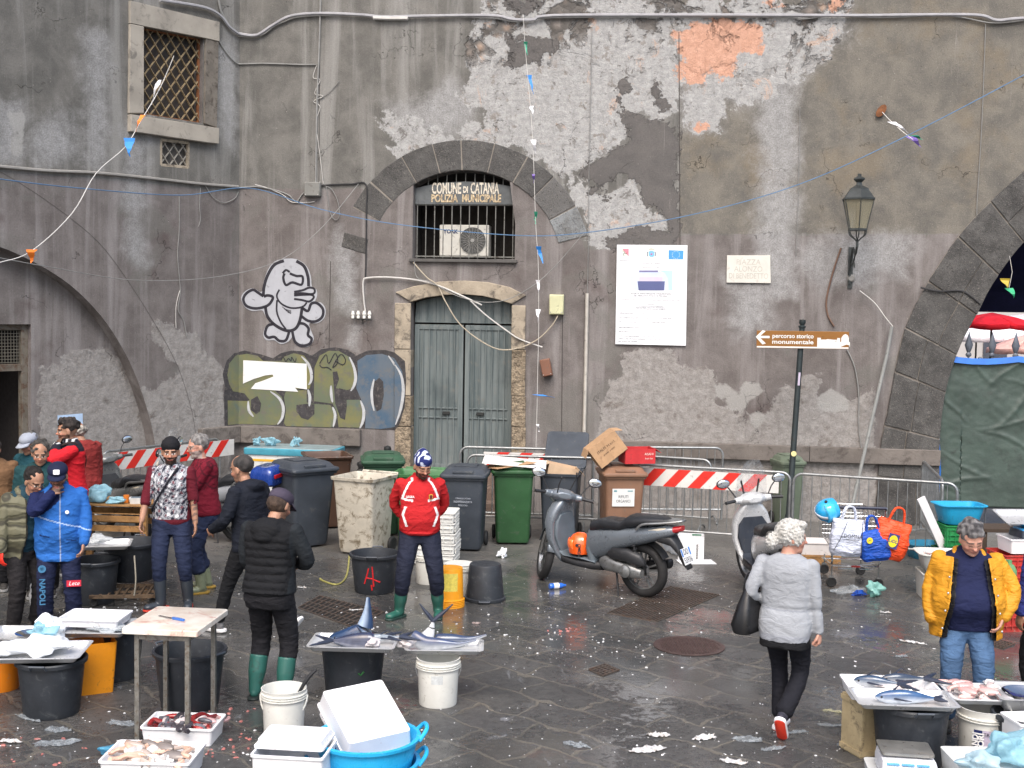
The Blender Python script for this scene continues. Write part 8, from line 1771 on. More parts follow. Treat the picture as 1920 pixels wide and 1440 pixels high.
def tray(label, c, z, rz, w_=.62, d_=.42, h=.045, m_=None, group='steel display trays', tilt=None, name='steel_tray'):
 e=empty(name, label, 'tray', (c[0], c[1], z), rad(rz), group);
 if tilt:e.rotation_euler=(rad(tilt[0]), rad(tilt[1]), rad(rz))
 mb=MB();mb.rloft([(w_-.09, d_-.09, .03, 0), (w_-.08, d_-.08, .03, .004), (w_-.03, d_-.03, .035, h-.006), (w_, d_, .04, h-.004), (w_, d_, .04, h), (w_-.045, d_-.045, .035, h), (w_-.085, d_-.085, .03, .008)], 5);mb.build('pan', m_ or steel, e);return e
def pxz(px, py, z):return G(px, py, z)
fishm=vcol('fish_skin', .22, spec=.6, coat=.35)
def fish(label, loc, rz, L=.6, path=None, r=.045, tail=True, fins=True, group=None, back=(40, 56, 84), belly=(200, 204, 208), pitch=0, tailup=False, tr=.11, roll=0, name='fish', head=True, flat_=1.35, blood=False):
 e=empty(name, label, 'fish', loc, rad(rz), group);e.rotation_euler=(rad(roll), rad(-pitch), rad(rz));path=path or[(0, 0, 0), (L*.25, 0, 0), (L*.5, 0, 0), (L*.75, 0, .0), (L, 0, 0)]
 P=smooth_path([Vector(p)for p in path], 6);n=len(P);mb=MB();vs=[];fs=[];m_=14;up=Vector((0, 0, 1));pr=[.12, .55, .8, .95, 1, .97, .88, .74, .56, .38, .24, .16]if head else[.85, .98, 1, .97, .9, .8, .66, .5, .36, .25, .18, .15]
 cols=[]
 for i, p in enumerate(P):
  t=(P[min(i+1, n-1)]-P[max(i-1, 0)]).normalized();s_=t.cross(up).normalized()if abs(t.z)<.95 else Vector((0, 1, 0));u=s_.cross(t).normalized();q=i/(n-1)*(len(pr)-1);a=int(min(q, len(pr)-2));rr=r*(pr[a]+(pr[a+1]-pr[a])*(q-a))
  for j in range(m_):
   b=2*math.pi*j/m_;vs.append(p+s_*rr*math.cos(b)*.8+u*rr*flat_*.8*math.sin(b));k=max(0, min(1, (math.sin(b)+.35)*1.6));w_=.85+.3*random.random();cols.append([(lin(belly)[c]*(1-k)+lin(back)[c]*k)*w_ for c in range(3)])
 for i in range(n-1):
  for j in range(m_):fs.append((i*m_+j, i*m_+(j+1)%m_, (i+1)*m_+(j+1)%m_, (i+1)*m_+j))
 fs+=[tuple(reversed(range(m_))), tuple((n-1)*m_+j for j in range(m_))];mb.add(vs, fs);me=D.meshes.new('body');me.from_pydata(mb.v, [], mb.f);me.update();set_col(me, np.array(cols));o=fin(me, 'body', fishm, e)
 fm2=mat('fin_dark', (48, 54, 70), .35, var=.2)
 t=(P[-1]-P[-3]).normalized();up2=Vector((0, 0, 1));s_=Vector((0, 1, 0))if not tailup else(t.cross(Vector((0, 0, 1))).normalized()if abs(t.z)<.98 else Vector((1, 0, 0)))
 if tail:
  mb=MB()
  for sg in(-1, 1):
   q=[P[-1]-t*.01, P[-1]+t*tr*.3+s_*sg*tr*.35, P[-1]+t*tr*.75+s_*sg*tr*.8, P[-1]+t*tr*1.25+s_*sg*tr*1.25];mb.tube(smooth_path(q, 4), [.016, .016, .017, .018, .018, .017, .016, .014, .012, .010, .008, .006, .003][:13], 8)
  mb.build('tail_fin', fm2, e)
 if fins:
  mb=MB();a=P[int(n*.3)];mb.tube([a+Vector((0, 0, r*.9)), a+Vector((.05, .0, r*1.9)), a+Vector((.11, 0, r*1.1))], [.008, .004, .002], 6);mb.tube([a+Vector((0, -r*.6, 0)), a+Vector((.07, -r*1.5, .0)), a+Vector((.11, -r*1.7, 0))], [.008, .006, .002], 6);mb.build('fin', fm2, e)
 if head:
  mb=MB();a=P[2]
  for sg in(-1, 1):mb.ell((a.x+.012, a.y+sg*r*.5, a.z+r*.15), (.008, .005, .008), 8, 6)
  mb.build('eye', mat('fish_eye', (20, 20, 22), .1), e)
 return e
def crumple(name, label, cat, loc, sz, col, seed=0, film=False, group=None, n=22, amp=.35, mm=None, rz=0, kind=None, al=.75):
 """crumpled bag or paper"""
 r=np.random.default_rng(seed);m_=n;vs=[];fs=[]
 for i in range(m_+1):
  t=math.pi*i/m_
  for j in range(n*2):a=2*math.pi*j/(n*2);vs.append((math.sin(t)*math.cos(a), math.sin(t)*math.sin(a), math.cos(t)))
 for i in range(m_):
  for j in range(n*2):fs.append((i*n*2+j, (i+1)*n*2+j, (i+1)*n*2+(j+1)%(n*2), i*n*2+(j+1)%(n*2)))
 P=np.array(vs);d=np.zeros(len(P))
 for k in range(7):v=r.normal(size=3);v/=np.linalg.norm(v);f=r.uniform(1.2, 4.5);d+=(1-2*np.abs(np.sin((P@v)*f+r.uniform(0, 6))))/(1+.35*f)
 P=P*(1+amp*d[:, None]*.8);P=P*np.array([sz[0]/2, sz[1]/2, sz[2]/2]);P[:, 2]=np.maximum(P[:, 2]+sz[2]*.42, .004*np.random.default_rng(1).random(len(P)));me=D.meshes.new(name);me.from_pydata([tuple(p)for p in P], [], fs);me.update()
 mt=mm or(plastic_film('film_%d_%d_%d'%col, col, al)if film else mat('crumple_%d_%d_%d'%col, col, .6, var=.06, bump=.2));o=fin(me, name, mt, None, loc=tuple(loc), rz=rad(rz), ang=55);tag(o, label, cat, group, kind);return o
PBL=(168, 214, 228)
wood=mat('pallet_wood', (150, 112, 68), .8, var=.25, vs=9, grime=.35, grimecol=(92, 64, 40), bump=.5, bs=30)
wt=AT(218, 960, 14.9);WT=empty('wooden_crate_table', 'low table made of pale wooden pallet boards behind the bearded man', 'table', (wt.x, 14.9, 0), rad(-4))
mb=MB()
for k in range(5):mb.box((0, -.26+k*.13, .76), (1.0, .115, .02))
mb.build('table_top', wood, WT, smooth=False, bevel=.003)
for z in(.62, .68, .50):
 for sy in(-1, 1):mb=MB();mb.box((0, sy*.29, z-.02), (.98, .02, .07 if z!=.68 else.01));mb.build('board', wood, WT, smooth=False)
for sx in(-1, 1):
 for sy in(-1, 1):mb=MB();mb.box((sx*.45, sy*.27, .375), (.08, .06, .75));mb.build('leg', wood, WT, smooth=False, bevel=.004)
crumple('plastic_bag', 'heap of pale blue plastic bags on the wooden table, left part', 'plastic bag', (wt.x-.17, 14.8, .775), (.36, .30, .24), PBL, 3, film=True, al=.85);crumple('plastic_bag', 'flattened pale blue plastic bag at the front edge of the wooden table', 'plastic bag', (wt.x+.08, 14.68, .775), (.26, .16, .10), PBL, 4, film=True, al=.85)
c_=tag(MB().lathe([(0, 0), (.03, 0), (.036, .09), (.036, .092), (0, .092)], 16).build('drink_cup', mat('cup_orange', (214, 120, 40), .4), None, loc=(wt.x+.17, 14.75, .772)), 'small orange drink tin on the wooden table', 'tin')
e=empty('plastic_tub', 'small white food tub with a printed lid on the wooden table', 'box', (wt.x+.32, 14.72, .772), rad(10));mb=MB();mb.rloft([(.17, .12, .01, 0), (.2, .14, .012, .07)], 3);mb.build('tub', mat('tub_white', (206, 208, 206), .5), e);mb=MB();mb.box((0, 0, .073), (.15, .1, .004));mb.build('printed_lid', mat('lid_print', (96, 110, 120), .5, var=.4, vs=50), e, smooth=False)
tub('large black tub on the dolly, behind the bearded man\'s right leg', 243, 1098, .30, .42, loc=(G(243, 1110).x, G(243, 1110).y+.05, .14));tub('black tub between the blue-jacketed man and the dolly', 178, 1128, .25, .46)
dl=G(238, 1128);DLY=empty('dolly', 'rusty steel platform dolly with casters and a rope', 'dolly', (dl.x, dl.y, 0), rad(8))
mb=MB()
for k in range(9):mb.box((-.32+k*.08, 0, .115), (.02, .5, .02))
mb.box((0, -.25, .115), (.68, .03, .035));mb.box((0, .25, .115), (.68, .03, .035));mb.box((0, 0, .105), (.66, .03, .02));mb.build('platform', mat('rusty_steel', (106, 88, 70), .7, .4, var=.3, grime=.5, grimecol=(60, 46, 36)), DLY, smooth=False)
for sx in(-1, 1):
 for sy in(-1, 1):mb=MB();torus(mb, (sx*.30, sy*.22, .045), .03, .014, n=18, m=8);mb.cyl((sx*.30, sy*.22-.01, .045), (sx*.30, sy*.22+.01, .045), .028, n=12);mb.build('caster', rubber, DLY)
mb=MB();mb.tube(smooth_path([(.12, -.28, .13), (.14, -.30, .3), (.12, -.26, .55)], 5), .008, 6);mb.build('rope', mat('rope_grey', (160, 154, 140), .9), DLY)
tp_=pxz(190, 1022, .62);T0=tray('long steel tray beside the blue-jacketed man', (tp_.x, tp_.y), .60, 12, .62, .44)
crumple('plastic_bag', 'clear plastic bag on the long steel tray beside the blue-jacketed man', 'plastic bag', (tp_.x-.08, tp_.y+.05, .615), (.3, .22, .12), (210, 214, 216), 8, film=True)
crumple('plastic_bag', 'white plastic bag with something heavy held in the orange glove', 'plastic bag', (G(72, 1170).x, G(72, 1170).y+.02, .13), (.20, .16, .36), (206, 208, 210), 9, film=True, amp=.15)
tA=tub('black tub under the front left trays, nearest the corner', 97, 1336, .255, .44);tB=tub('black tub behind, between the left trays and the cutting table', 214, 1268, .25, .45);tub('black tub behind the cutting table legs', 356, 1322, .275, .46, yaw=60)
q=G(165, 1302);e=empty('orange_crate', 'orange plastic sheet crate standing between two black tubs', 'crate', (q.x, q.y+.1, 0), rad(28));mb=MB();mb.rloft([(.30, .22, .02, 0), (.36, .26, .02, .42), (.34, .24, .02, .42), (.28, .2, .02, .02)], 3);mb.build('box', mat('crate_orange', (218, 138, 24), .45, var=.08, grime=.15), e)
bucket('orange bucket cut off by the left edge', 0, 1290, .17, .34, (222, 128, 26), group=None)
c1=pxz(78, 1225, .47);c2_=pxz(165, 1196, .47)
tray('nearest steel tray at bottom left, heaped with white bags', (c1.x, c1.y), .455, 6, .68, .52);tray('steel tray behind it reaching towards the cutting table', (c2_.x-.02, c2_.y+.22), .47, 2, .62, .50);tray('steel tray at the far left edge behind the heap of bags', (c1.x-.30, c1.y+.42), .475, 2, .56, .42)
crate('shallow white polystyrene tray on the back left steel tray', (pxz(172, 1172, .52).x, pxz(172, 1172, .52).y+.1, .515), rad(-3), .50, .34, .07, (222, 222, 226), name='polystyrene_tray', cat='tray')
WB=(222, 226, 230)
crumple('plastic_bag', 'big white plastic bag heaped on the nearest left tray', 'plastic bag', (c1.x+.02, c1.y-.02, .475), (.42, .34, .16), WB, 12, amp=.25);crumple('plastic_bag', 'white plastic bag standing up at the back of the left heap', 'plastic bag', (c1.x+.0, c1.y+.22, .48), (.24, .18, .24), WB, 13, amp=.3);crumple('plastic_bag', 'pale blue plastic bag inside the left heap of white bags', 'plastic bag', (c1.x-.03, c1.y+.08, .56), (.22, .16, .14), PBL, 14, film=True, al=.85);crumple('plastic_bag', 'white bag spilling over the left front corner of the nearest tray', 'plastic bag', (c1.x-.22, c1.y-.08, .475), (.32, .28, .12), WB, 15, amp=.2)
e=empty('scale_bowl', 'steel bowl on the far left steel tray', 'bowl', (c1.x-.22, c1.y+.36, .49));MB().lathe([(0, 0), (.07, 0), (.12, .04), (.125, .045), (.115, .04), (.06, .008), (0, .008)], 28).build('bowl', chrome, e)
for k, (dx, dy, rz)in enumerate([(.12, -.02, 20), (.05, .03, -10), (.17, .05, 5)]):crumple('plastic_bag', ['crumpled clear wrapper at the right end of the back left tray', 'second clear wrapper beside it on the back left tray', 'third clear wrapper at the edge of the back left tray'][k], 'wrapper', (c2_.x+dx, c2_.y+.12+dy, .485), (.2, .12, .05), (206, 212, 216), 20+k, film=True)
f0=G(262, 1398);b0=G(395, 1338);TB=empty('cutting_table', 'tall steel-legged cutting table with a blood-stained white board', 'table', ((f0.x+b0.x)/2, (f0.y+b0.y)/2, 0), rad(-6))
lw, ld=.34, .62;lgm_=mat('leg_steel', (128, 126, 120), .5, .5, var=.2, vs=20, grime=.45, grimecol=(96, 78, 60))
bdm=NB('cutting_board');oo=bdm.obj();cc=bdm.mix(bdm.ramp(bdm.noise(oo, 4, 6, .6), .4, .7), lin((228, 224, 214)), lin((206, 192, 176)));cc=bdm.mix(bdm.ramp(bdm.noise(oo, 2.6, 8, .72, 1.2), .53, .64, 0, .8), cc, lin((176, 86, 70)));bdm.L(cc, bdm.b.inputs[0]);bdm.b.inputs['Roughness'].default_value=.35
mb=MB();mb.rloft([(.56, .66, .02, .80), (.57, .67, .02, .805), (.57, .67, .02, .84), (.56, .66, .02, .845)], 4);mb.build('board', bdm.m, TB)
for sx in(-1, 1):
 for sy in(-1, 1):mb=MB();mb.box((sx*.19, sy*.27, .395), (.035, .035, .79));mb.build('leg', lgm_, TB, smooth=False, bevel=.003)
mb=MB()
for sy in(-1, 1):mb.box((0, sy*.27, .775), (.345, .03, .04))
for sx in(-1, 1):mb.box((sx*.19, 0, .775), (.03, .505, .04))
mb.build('apron', lgm_, TB, smooth=False)
k_=empty('knife', 'small knife with a blue handle lying on the cutting board', 'knife', tuple(Matrix.Translation(TB.location)@Vector((.03, -.06, .848))), rad(-30));MB().rloft([(.12, .022, .01, 0), (.12, .022, .01, .014)], 4).build('handle', mat('knife_blue', (60, 110, 190), .4), k_);MB().rloft([(.14, .02, .003, .004, -.13, 0), (.14, .02, .003, .006, -.13, 0)], 2).build('blade', chrome, k_)
sty=mat('polystyrene', (226, 226, 228), .7, var=.03, vs=10, bump=.25, bs=160, bd=.002, grime=.1, grimecol=(190, 170, 160))
def scraps(parent_label, loc, w_, d_, n, cols, seed, z=.05, sz=.06, name='fish_scraps'):
 r=random.Random(seed);mb=MB();cs=[]
 for k in range(n):
  n0=len(mb.v);c=(r.uniform(-w_/2, w_/2), r.uniform(-d_/2, d_/2), z+r.uniform(0, .05));R=Matrix.Rotation(r.uniform(0, 6), 3, 'Z')@Matrix.Rotation(r.uniform(-.6, .6), 3, 'X');a=r.uniform(.6, 1.4)*sz
  if r.random()<.5:mb.ell(c, (a, a*.45, a*.3), 10, 7, R=R)
  else:c=Vector(c);mb.tube(smooth_path([c, c+R@Vector((a*.8, a*.3, .01)), c+R@Vector((a*1.4, -a*.3, 0)), c+R@Vector((a*2, a*.2, -.01))], 3), a*.22, 7)
  col=lin(r.choice(cols))[:3];v=r.uniform(.8, 1.2);cs+=[[q*v for q in col]]*(len(mb.v)-n0)
 me=D.meshes.new(name);me.from_pydata(mb.v, [], mb.f);me.update();set_col(me, np.array(cs));o=fin(me, name, vcol('wet_flesh', .2, spec=.6, coat=.5, bump=.5, bs=60), None, loc=loc);tag(o, parent_label, 'fish scraps', kind='stuff');return o
s1=G(335, 1392);cs1=crate('white polystyrene crate of red fish guts under the cutting table', (s1.x+.01, s1.y+.10, .0), rad(-3), .52, .34, .13, name='polystyrene_crate', m_=sty, wall=.03);scraps('red and grey fish guts and skins in the crate under the table', (s1.x+.01, s1.y+.10, .02), .38, .24, 60, [(150, 40, 40), (120, 30, 34), (186, 150, 150), (96, 96, 104), (60, 56, 62), (200, 190, 190)], 2, z=.07)
s2=G(278, 1462);crate('white polystyrene crate of pale fish heads in the bottom left foreground', (s2.x, s2.y+.12, 0), rad(-2), .60, .40, .15, name='polystyrene_crate', m_=sty, wall=.03);scraps('pale fish heads and squid pieces in the nearest polystyrene crate', (s2.x, s2.y+.12, .03), .46, .28, 50, [(196, 190, 186), (176, 160, 150), (206, 170, 150), (120, 112, 108), (214, 212, 210)], 5, z=.09, sz=.07)
b_=G(215, 1428);crumple('plastic_bag', 'light blue plastic bag on the ground beside the nearest polystyrene crate', 'plastic bag', (b_.x, b_.y+.1, 0), (.26, .2, .10), (110, 190, 224), 31, film=True, al=.85)
tub('black tub with a green smear under the left fish tray', 662, 1300, .27, .46, mark=((40, 100, 50), [[(.08, .24), (.1, .22), (.13, .25)]]));q=pxz(662, 1215, .47);tray('steel tray with a tuna on the tub with the green smear', (q.x+.0, q.y+.06), .47, -2, .70, .44)
fish('dark blue fish with a forked tail spread to the left on the left fish tray', (q.x+.17, q.y-.03, .535), 180, path=[(0, 0, 0), (.12, .0, 0), (.26, 0, .0), (.34, -.0, 0)], r=.07, back=(44, 50, 74), belly=(120, 124, 140), tr=.12, head=False)
fish('blue fish bent upright with its tail pointing at the sky', (q.x-.02, q.y+.05, .53), 0, path=[(-.18, .03, .0), (-.04, 0, .01), (.09, 0, .07), (.125, 0, .2), (.13, 0, .34)], r=.075, back=(40, 62, 96), belly=(150, 168, 190), tail=False, head=True, fins=False)
fish('grey fish lying along the back of the left fish tray', (q.x-.10, q.y+.12, .53), 4, L=.34, r=.035, back=(60, 64, 76));crumple('fish_chunk', 'cut pale fish head and gills at the right corner of the left fish tray', 'fish head', (q.x+.17, q.y-.10, .50), (.15, .12, .09), (190, 184, 186), 41, amp=.3);fish('silver fish at the right end of the left fish tray', (q.x+.14, q.y+.08, .53), 14, L=.24, r=.03, back=(130, 140, 150), head=False)
bk1=bucket('white bucket with a wire handle under the right fish tray', 821, 1318, .175, .38, wire=75, wirecol=1, labelp=(.1, .20, .27, (196, 200, 200)));q=pxz(826, 1218, .42);tray('steel tray with long silver fish on the white bucket', (q.x+.03, q.y+.06), .40, 1, .64, .36)
fish('long dark fish lying along the back of the right fish tray', (q.x-.05, q.y+.10, .46), 5, path=[(0, 0, 0), (.14, 0, 0), (.28, 0, .01), (.42, 0, .05)], r=.062, head=False, tail=False, fins=False, back=(54, 66, 92));fish('long dark fish lying along the front of the right fish tray', (q.x-.19, q.y-.02, .47), 1, path=[(-.04, .06, .05), (.06, .02, .0), (.2, 0, 0), (.34, 0, 0), (.48, .02, .03)], r=.06, head=False, tail=False, fins=False, back=(58, 70, 100));fish('silver tail with a forked fin standing upright on the right fish tray', (q.x-.14, q.y+.05, .45), 0, path=[(-.03, 0, 0), (.02, 0, .05), (.06, 0, .13), (.075, 0, .2)], r=.06, tailup=True, tr=.11, back=(190, 194, 198), belly=(214, 216, 218), fins=False, head=False);crumple('fish_chunk', 'cut white fish head hanging over the left edge of the right fish tray', 'fish head', (q.x-.27, q.y-.02, .43), (.22, .14, .10), (196, 190, 190), 43, amp=.3)
bucket('white bucket with its handle hanging down and a black knife handle inside', 532, 1378, .165, .36, wire=68)
kq=G(545, 1378);k_=empty('knife', 'black-handled knife standing in the white bucket', 'knife', (kq.x+.05, kq.y, .30));k_.rotation_euler=(0, rad(28), 0);MB().tube([(0, 0, 0), (0, 0, .1), (.01, 0, .18), (.03, 0, .24)], [.012, .014, .014, .008], 8).build('handle', blk, k_);MB().rloft([(.03, .003, .001, -.16), (.035, .003, .001, 0)], 2).build('blade', chrome, k_)
q=AT(688, 1378, 7.7);zr=q.z;bt=(40, 170, 222)
for k in range(2):
 dz=zr-.16*k;e=empty('blue_basin', ['upper light blue basin holding the white boxes', 'lower light blue basin of the foreground stack'][k], 'basin', (q.x, 7.7, dz-.30), rad(10), 'light blue basins');m_=mat('basin_blue', bt, .3, var=.05, sss=.0, grime=.06, grimecol=(150, 200, 220));r_=.325
 mb=MB();mb.lathe([(0, 0), (r_*.78, 0), (r_*.82, .02), (r_*.96, .22), (r_*.97, .27), (r_*1.05, .28), (r_*1.06, .30), (r_*.98, .302), (r_*.93, .24), (r_*.78, .03), (0, .02)], 44);mb.build('body', m_, e)
 for sx in(-1, 1):mb=MB();mb.tube(smooth_path([(sx*r_*1.0, -.10, .28), (sx*r_*1.16, -.06, .34), (sx*r_*1.16, .06, .34), (sx*r_*1.0, .10, .28)], 4), .014, 8);mb.build('handle', m_, e)
def propped(label, A_, B_, D_, h):
 e1=B_-A_;w_=e1.length;e1.normalize();e2=D_-A_;e2-=e1*e2.dot(e1);l_=e2.length;e2.normalize();n_=e1.cross(e2)
 if n_.z<0:n_=-n_
 e=crate(label, (0, 0, 0), 0, w_/.95, l_/.93, h, (228, 228, 232), name='polystyrene_box', m_=sty, cat='box');z_=-n_;y_=z_.cross(e1);M=Matrix((e1, y_, z_)).transposed().to_4x4();M.translation=(B_+D_)/2;e.rotation_euler=M.to_euler();e.location=M.translation;return e
propped('large white polystyrene box leaning upside down in the blue basin', AT(588, 1300, 7.95), AT(700, 1277, 8.15), AT(672, 1392, 7.6), .13)
propped('second white box underneath the leaning one in the blue basin', AT(590, 1328, 8.0), AT(700, 1305, 8.2), AT(676, 1418, 7.66), .08)
q2=AT(552, 1400, 7.45);crate('white plastic crate lying on its side in the bottom foreground', (q2.x, 7.45, q2.z-.44), rad(-6), .44, .34, .44, (224, 224, 226), name='plastic_crate', tilt=(0, 0, rad(-6)), cat='crate');e=crate('white plastic crate lid resting on the foreground crate', (q2.x-.01, 7.53, q2.z+.005), rad(-6), .42, .30, .05, (228, 228, 230), name='flat_white_crate', cat='crate', tilt=(rad(180), 0, rad(-6)));e.location.z=q2.z+.055
tR=tub('black tub under the front right fish tray', 1704, 1432, .27, .46);q=pxz(1704, 1322, .48);tray('front right steel tray with one blue fish', (q.x-.02, q.y+.07), .47, -3, .70, .40)
fish('single blue fish lying on the front right steel tray', (q.x-.22, q.y+.05, .52), -3, path=[(0, 0, 0), (.1, 0, 0), (.22, 0, .005), (.34, 0, 0), (.42, 0, 0)], r=.05, back=(52, 84, 124), belly=(190, 198, 208), tr=.05)
sR=pxz(1672, 1286, .50);crate('white polystyrene fish box behind the front right tray', (sR.x, sR.y+.05, .42), rad(-3), .64, .34, .09, name='polystyrene_box', m_=sty, wall=.02, cat='box');fish('mackerel lying at the left in the polystyrene box behind the right tray', (sR.x-.26, sR.y+.06, .52), -14, L=.32, r=.045, back=(44, 66, 92));fish('mackerel lying at the right in the polystyrene box behind the right tray', (sR.x-.05, sR.y+.10, .52), 4, L=.34, r=.042, back=(50, 62, 80));crumple('fish_fillet', 'pale pink fish belly in the polystyrene box behind the right tray', 'fish', (sR.x+.05, sR.y+.0, .48), (.28, .14, .05), (206, 196, 194), 47, amp=.2)
e=empty('wooden_box', 'narrow wooden fruit box standing on end left of the right black tub', 'box', (G(1622, 1408).x, G(1622, 1408).y, 0), rad(20));mb=MB();mb.rloft([(.26, .24, .004, 0), (.26, .24, .004, .42)], 1);mb.build('box', mat('box_wood', (172, 156, 122), .8, var=.15, grime=.3, bump=.3), e, smooth=False)
mb=MB()
for z in(.03, .39):mb.box((0, -.124, z), (.27, .01, .035));mb.box((-.134, 0, z), (.01, .25, .035))
for x in(-.12, .0, .12):mb.box((x, -.128, .21), (.02, .008, .33))
mb.build('battens', MATS['box_wood'], e, smooth=False)
bR=bucket('white bucket with blue and white building label, right foreground', 1842, 1425, .185, .40, rings=2, yaw=0)
nv=mat('label_navy', (34, 44, 92), .5);e2=bR
mb=MB();vs=[]
for k in range(7):
 a=-math.pi/2+(-.75+k*.055)
 for z in(.03, .27):rr=.185*(.88+.07*min(1, z/.31))+.002;vs.append((rr*math.cos(a), rr*math.sin(a), z))
mb.add(vs, [(2*k, 2*k+2, 2*k+3, 2*k+1)for k in range(6)]);lb=mb.build('label', nv, e2);mb=MB();vs=[]
for k in range(9):
 a=-math.pi/2+(-.40+k*.055)
 for z in(.03, .27):rr=.185*(.88+.07*min(1, z/.31))+.002;vs.append((rr*math.cos(a), rr*math.sin(a), z))
mb.add(vs, [(2*k, 2*k+2, 2*k+3, 2*k+1)for k in range(8)]);mb.build('label', mat('label_lilac', (190, 180, 200), .5, var=.2, vs=40), e2)
text('GRANDI', .058, MATS['white_print'], lb, (-.112, -.139, .15), rot=(rad(94), rad(-90), rad(-40)), width=.2, off=.002);text('LAVORI', .058, MATS['white_print'], lb, (-.078, -.161, .15), rot=(rad(94), rad(-90), rad(-27)), width=.2, off=.002);text('TRASP', .036, blk, lb, (-.02, -.183, .245), rot=(rad(94), 0, rad(-6)))
q=pxz(1838, 1300, .47);tray('white-lined tray of pink squid on the white label bucket', (q.x-.01, q.y+.06), .42, -2, .44, .42, m_=mat('tray_white', (210, 212, 214), .4));scraps('pink squid and fillets on the tray over the white bucket', (q.x-.01, q.y+.06, .42), .30, .26, 36, [(206, 170, 164), (214, 196, 192), (190, 150, 146), (220, 214, 212)], 9, z=.03, sz=.06, name='squid')
q=pxz(1915, 1305, .47);tray('deep steel tray holding a steel bowl at the right edge', (q.x+.06, q.y+.06), .40, -4, .50, .46, h=.09);e=empty('steel_bowl', 'shiny steel bowl in the deep tray at the right edge', 'bowl', (q.x+.05, q.y+.06, .42));MB().lathe([(0, 0), (.09, 0), (.15, .06), (.16, .065), (.15, .058), (.08, .01), (0, .01)], 30).build('bowl', chrome, e)
tub('black tub carrying the deep tray at the right edge', 1925, 1440, .24, .40)
sc0=AT(1700, 1406, 8.0);e=empty('kitchen_scale', 'white market scale with steel plate and blue displays in the bottom right foreground', 'scale', (sc0.x, 8.0, sc0.z-.16), rad(-8));mb=MB();mb.rloft([(.34, .34, .02, 0), (.36, .36, .03, .02), (.36, .36, .03, .08), (.34, .30, .02, .12, 0, .02)], 4);mb.build('housing', mat('scale_white', (214, 216, 222), .4), e);mb=MB();mb.rloft([(.33, .25, .02, .135, 0, .06), (.34, .26, .02, .14, 0, .06), (.34, .26, .02, .155, 0, .06), (.32, .24, .02, .158, 0, .06)], 4);mb.build('weighing_plate', mat('plate_steel', (160, 158, 152), .35, .7), e)
dm_=mat('display_blue', (96, 170, 214), .2)
for k in range(3):mb=MB();mb.box((-.11+k*.095, -.178, .055), (.08, .012, .035));mb.box((-.11+k*.095, -.15, .112), (.08, .03, .006));mb.build('display', dm_, e, smooth=False)
e=empty('side_table', 'white plastic box serving as stand for the market scale', 'box', (sc0.x, 8.05, 0), rad(-8));MB().rloft([(.42, .42, .03, 0), (.46, .46, .03, sc0.z-.165)], 3).build('box', MATS['tub_white'], e)
q=AT(1900, 1400, 7.9);crate('white polystyrene box standing at the right edge behind the blue bags', (AT(1932, 1380, 8.35).x, 8.35, AT(1905, 1345, 8.35).z-.34), rad(8), .30, .26, .34, name='polystyrene_box', m_=sty, cat='box');
crumple('plastic_bag', 'large pale blue plastic bag in the bottom right corner', 'plastic bag', (q.x, 7.9, q.z-.10), (.44, .34, .22), PBL, 51, film=True, al=.9);crumple('plastic_bag', 'white and blue plastic bag beside the market scale', 'plastic bag', (q.x-.26, 7.8, q.z-.13), (.34, .26, .14), (200, 226, 236), 52, film=True, al=.9)
e=empty('stand_box', 'white crate under the pale blue bags in the bottom right corner', 'crate', (q.x-.05, 7.95, 0));MB().rloft([(.60, .46, .03, 0), (.66, .50, .03, q.z-.11)], 3).build('box', MATS['tub_white'], e)
rc=G(1925, 1142)
for k in range(2):e=crate(['lower red slotted crate at the right edge', 'upper red slotted crate at the right edge'][k], (rc.x+.02, rc.y+.22, .0+k*.30), rad(6), .62, .44, .295, (178, 50, 44), name='red_crate', slots=4, group='red slotted crates')
crate('white polystyrene block on the upper red crate', (rc.x+.04, rc.y+.22, .602), rad(4), .48, .36, .16, name='polystyrene_box', m_=sty, cat='box')
zb_=.77;e=empty('counter_scale', 'blue and black counter scale with a steel bowl at the right edge', 'scale', (rc.x+.06, rc.y+.2, zb_), rad(8));MB().rloft([(.30, .30, .02, 0), (.28, .28, .03, .08)], 3).build('housing', mat('scale_black', (40, 48, 60), .4), e);MB().rloft([(.24, .24, .02, .08), (.22, .22, .02, .10)], 3).build('platform', mat('scale_blue', (50, 140, 200), .4), e);MB().lathe([(0, .10), (.06, .10), (.17, .15), (.175, .155), (.05, .11), (0, .11)], 30).build('bowl', chrome, e)
gq=AT(1882, 1040, 12.4);jb=crate('red crate under the green jerrycan', (gq.x-.02, 12.45, 0), rad(8), .44, .36, .30, (170, 52, 46), name='red_crate', slots=3, group='red slotted crates');e=empty('jerrycan', 'pale green plastic jerrycan standing on the red crate', 'jerrycan', (gq.x, 12.45, .305), rad(10));MB().rloft([(.24, .20, .04, 0), (.26, .22, .05, .03), (.26, .22, .05, .31), (.22, .18, .05, .36), (.18, .14, .04, .37)], 5).build('body', mat('jerry_green', (96, 140, 96), .45, var=.08), e);mb=MB();mb.tube([(-.06, 0, .36), (-.05, 0, .40), (.05, 0, .40), (.06, 0, .36)], .012, 8);mb.cyl((.09, 0, .35), (.09, 0, .40), .025);mb.build('handle', MATS['jerry_green'], e)
tq=AT(1905, 975, 13.6);e=tray('steel tray propped above the counter scale at the right edge', (tq.x+.1, 13.6), tq.z, 4, .6, .42, tilt=(14, 0));e=empty('dark_stand', 'dark wooden stand behind the jerrycan in front of the tarpaulin', 'stand', (tq.x+.15, 14.4, 0));mb=MB();mb.box((.3, 0, .70), (1.2, .4, .04));mb.build('top', mat('dark_wood', (66, 54, 44), .8), e, smooth=False)
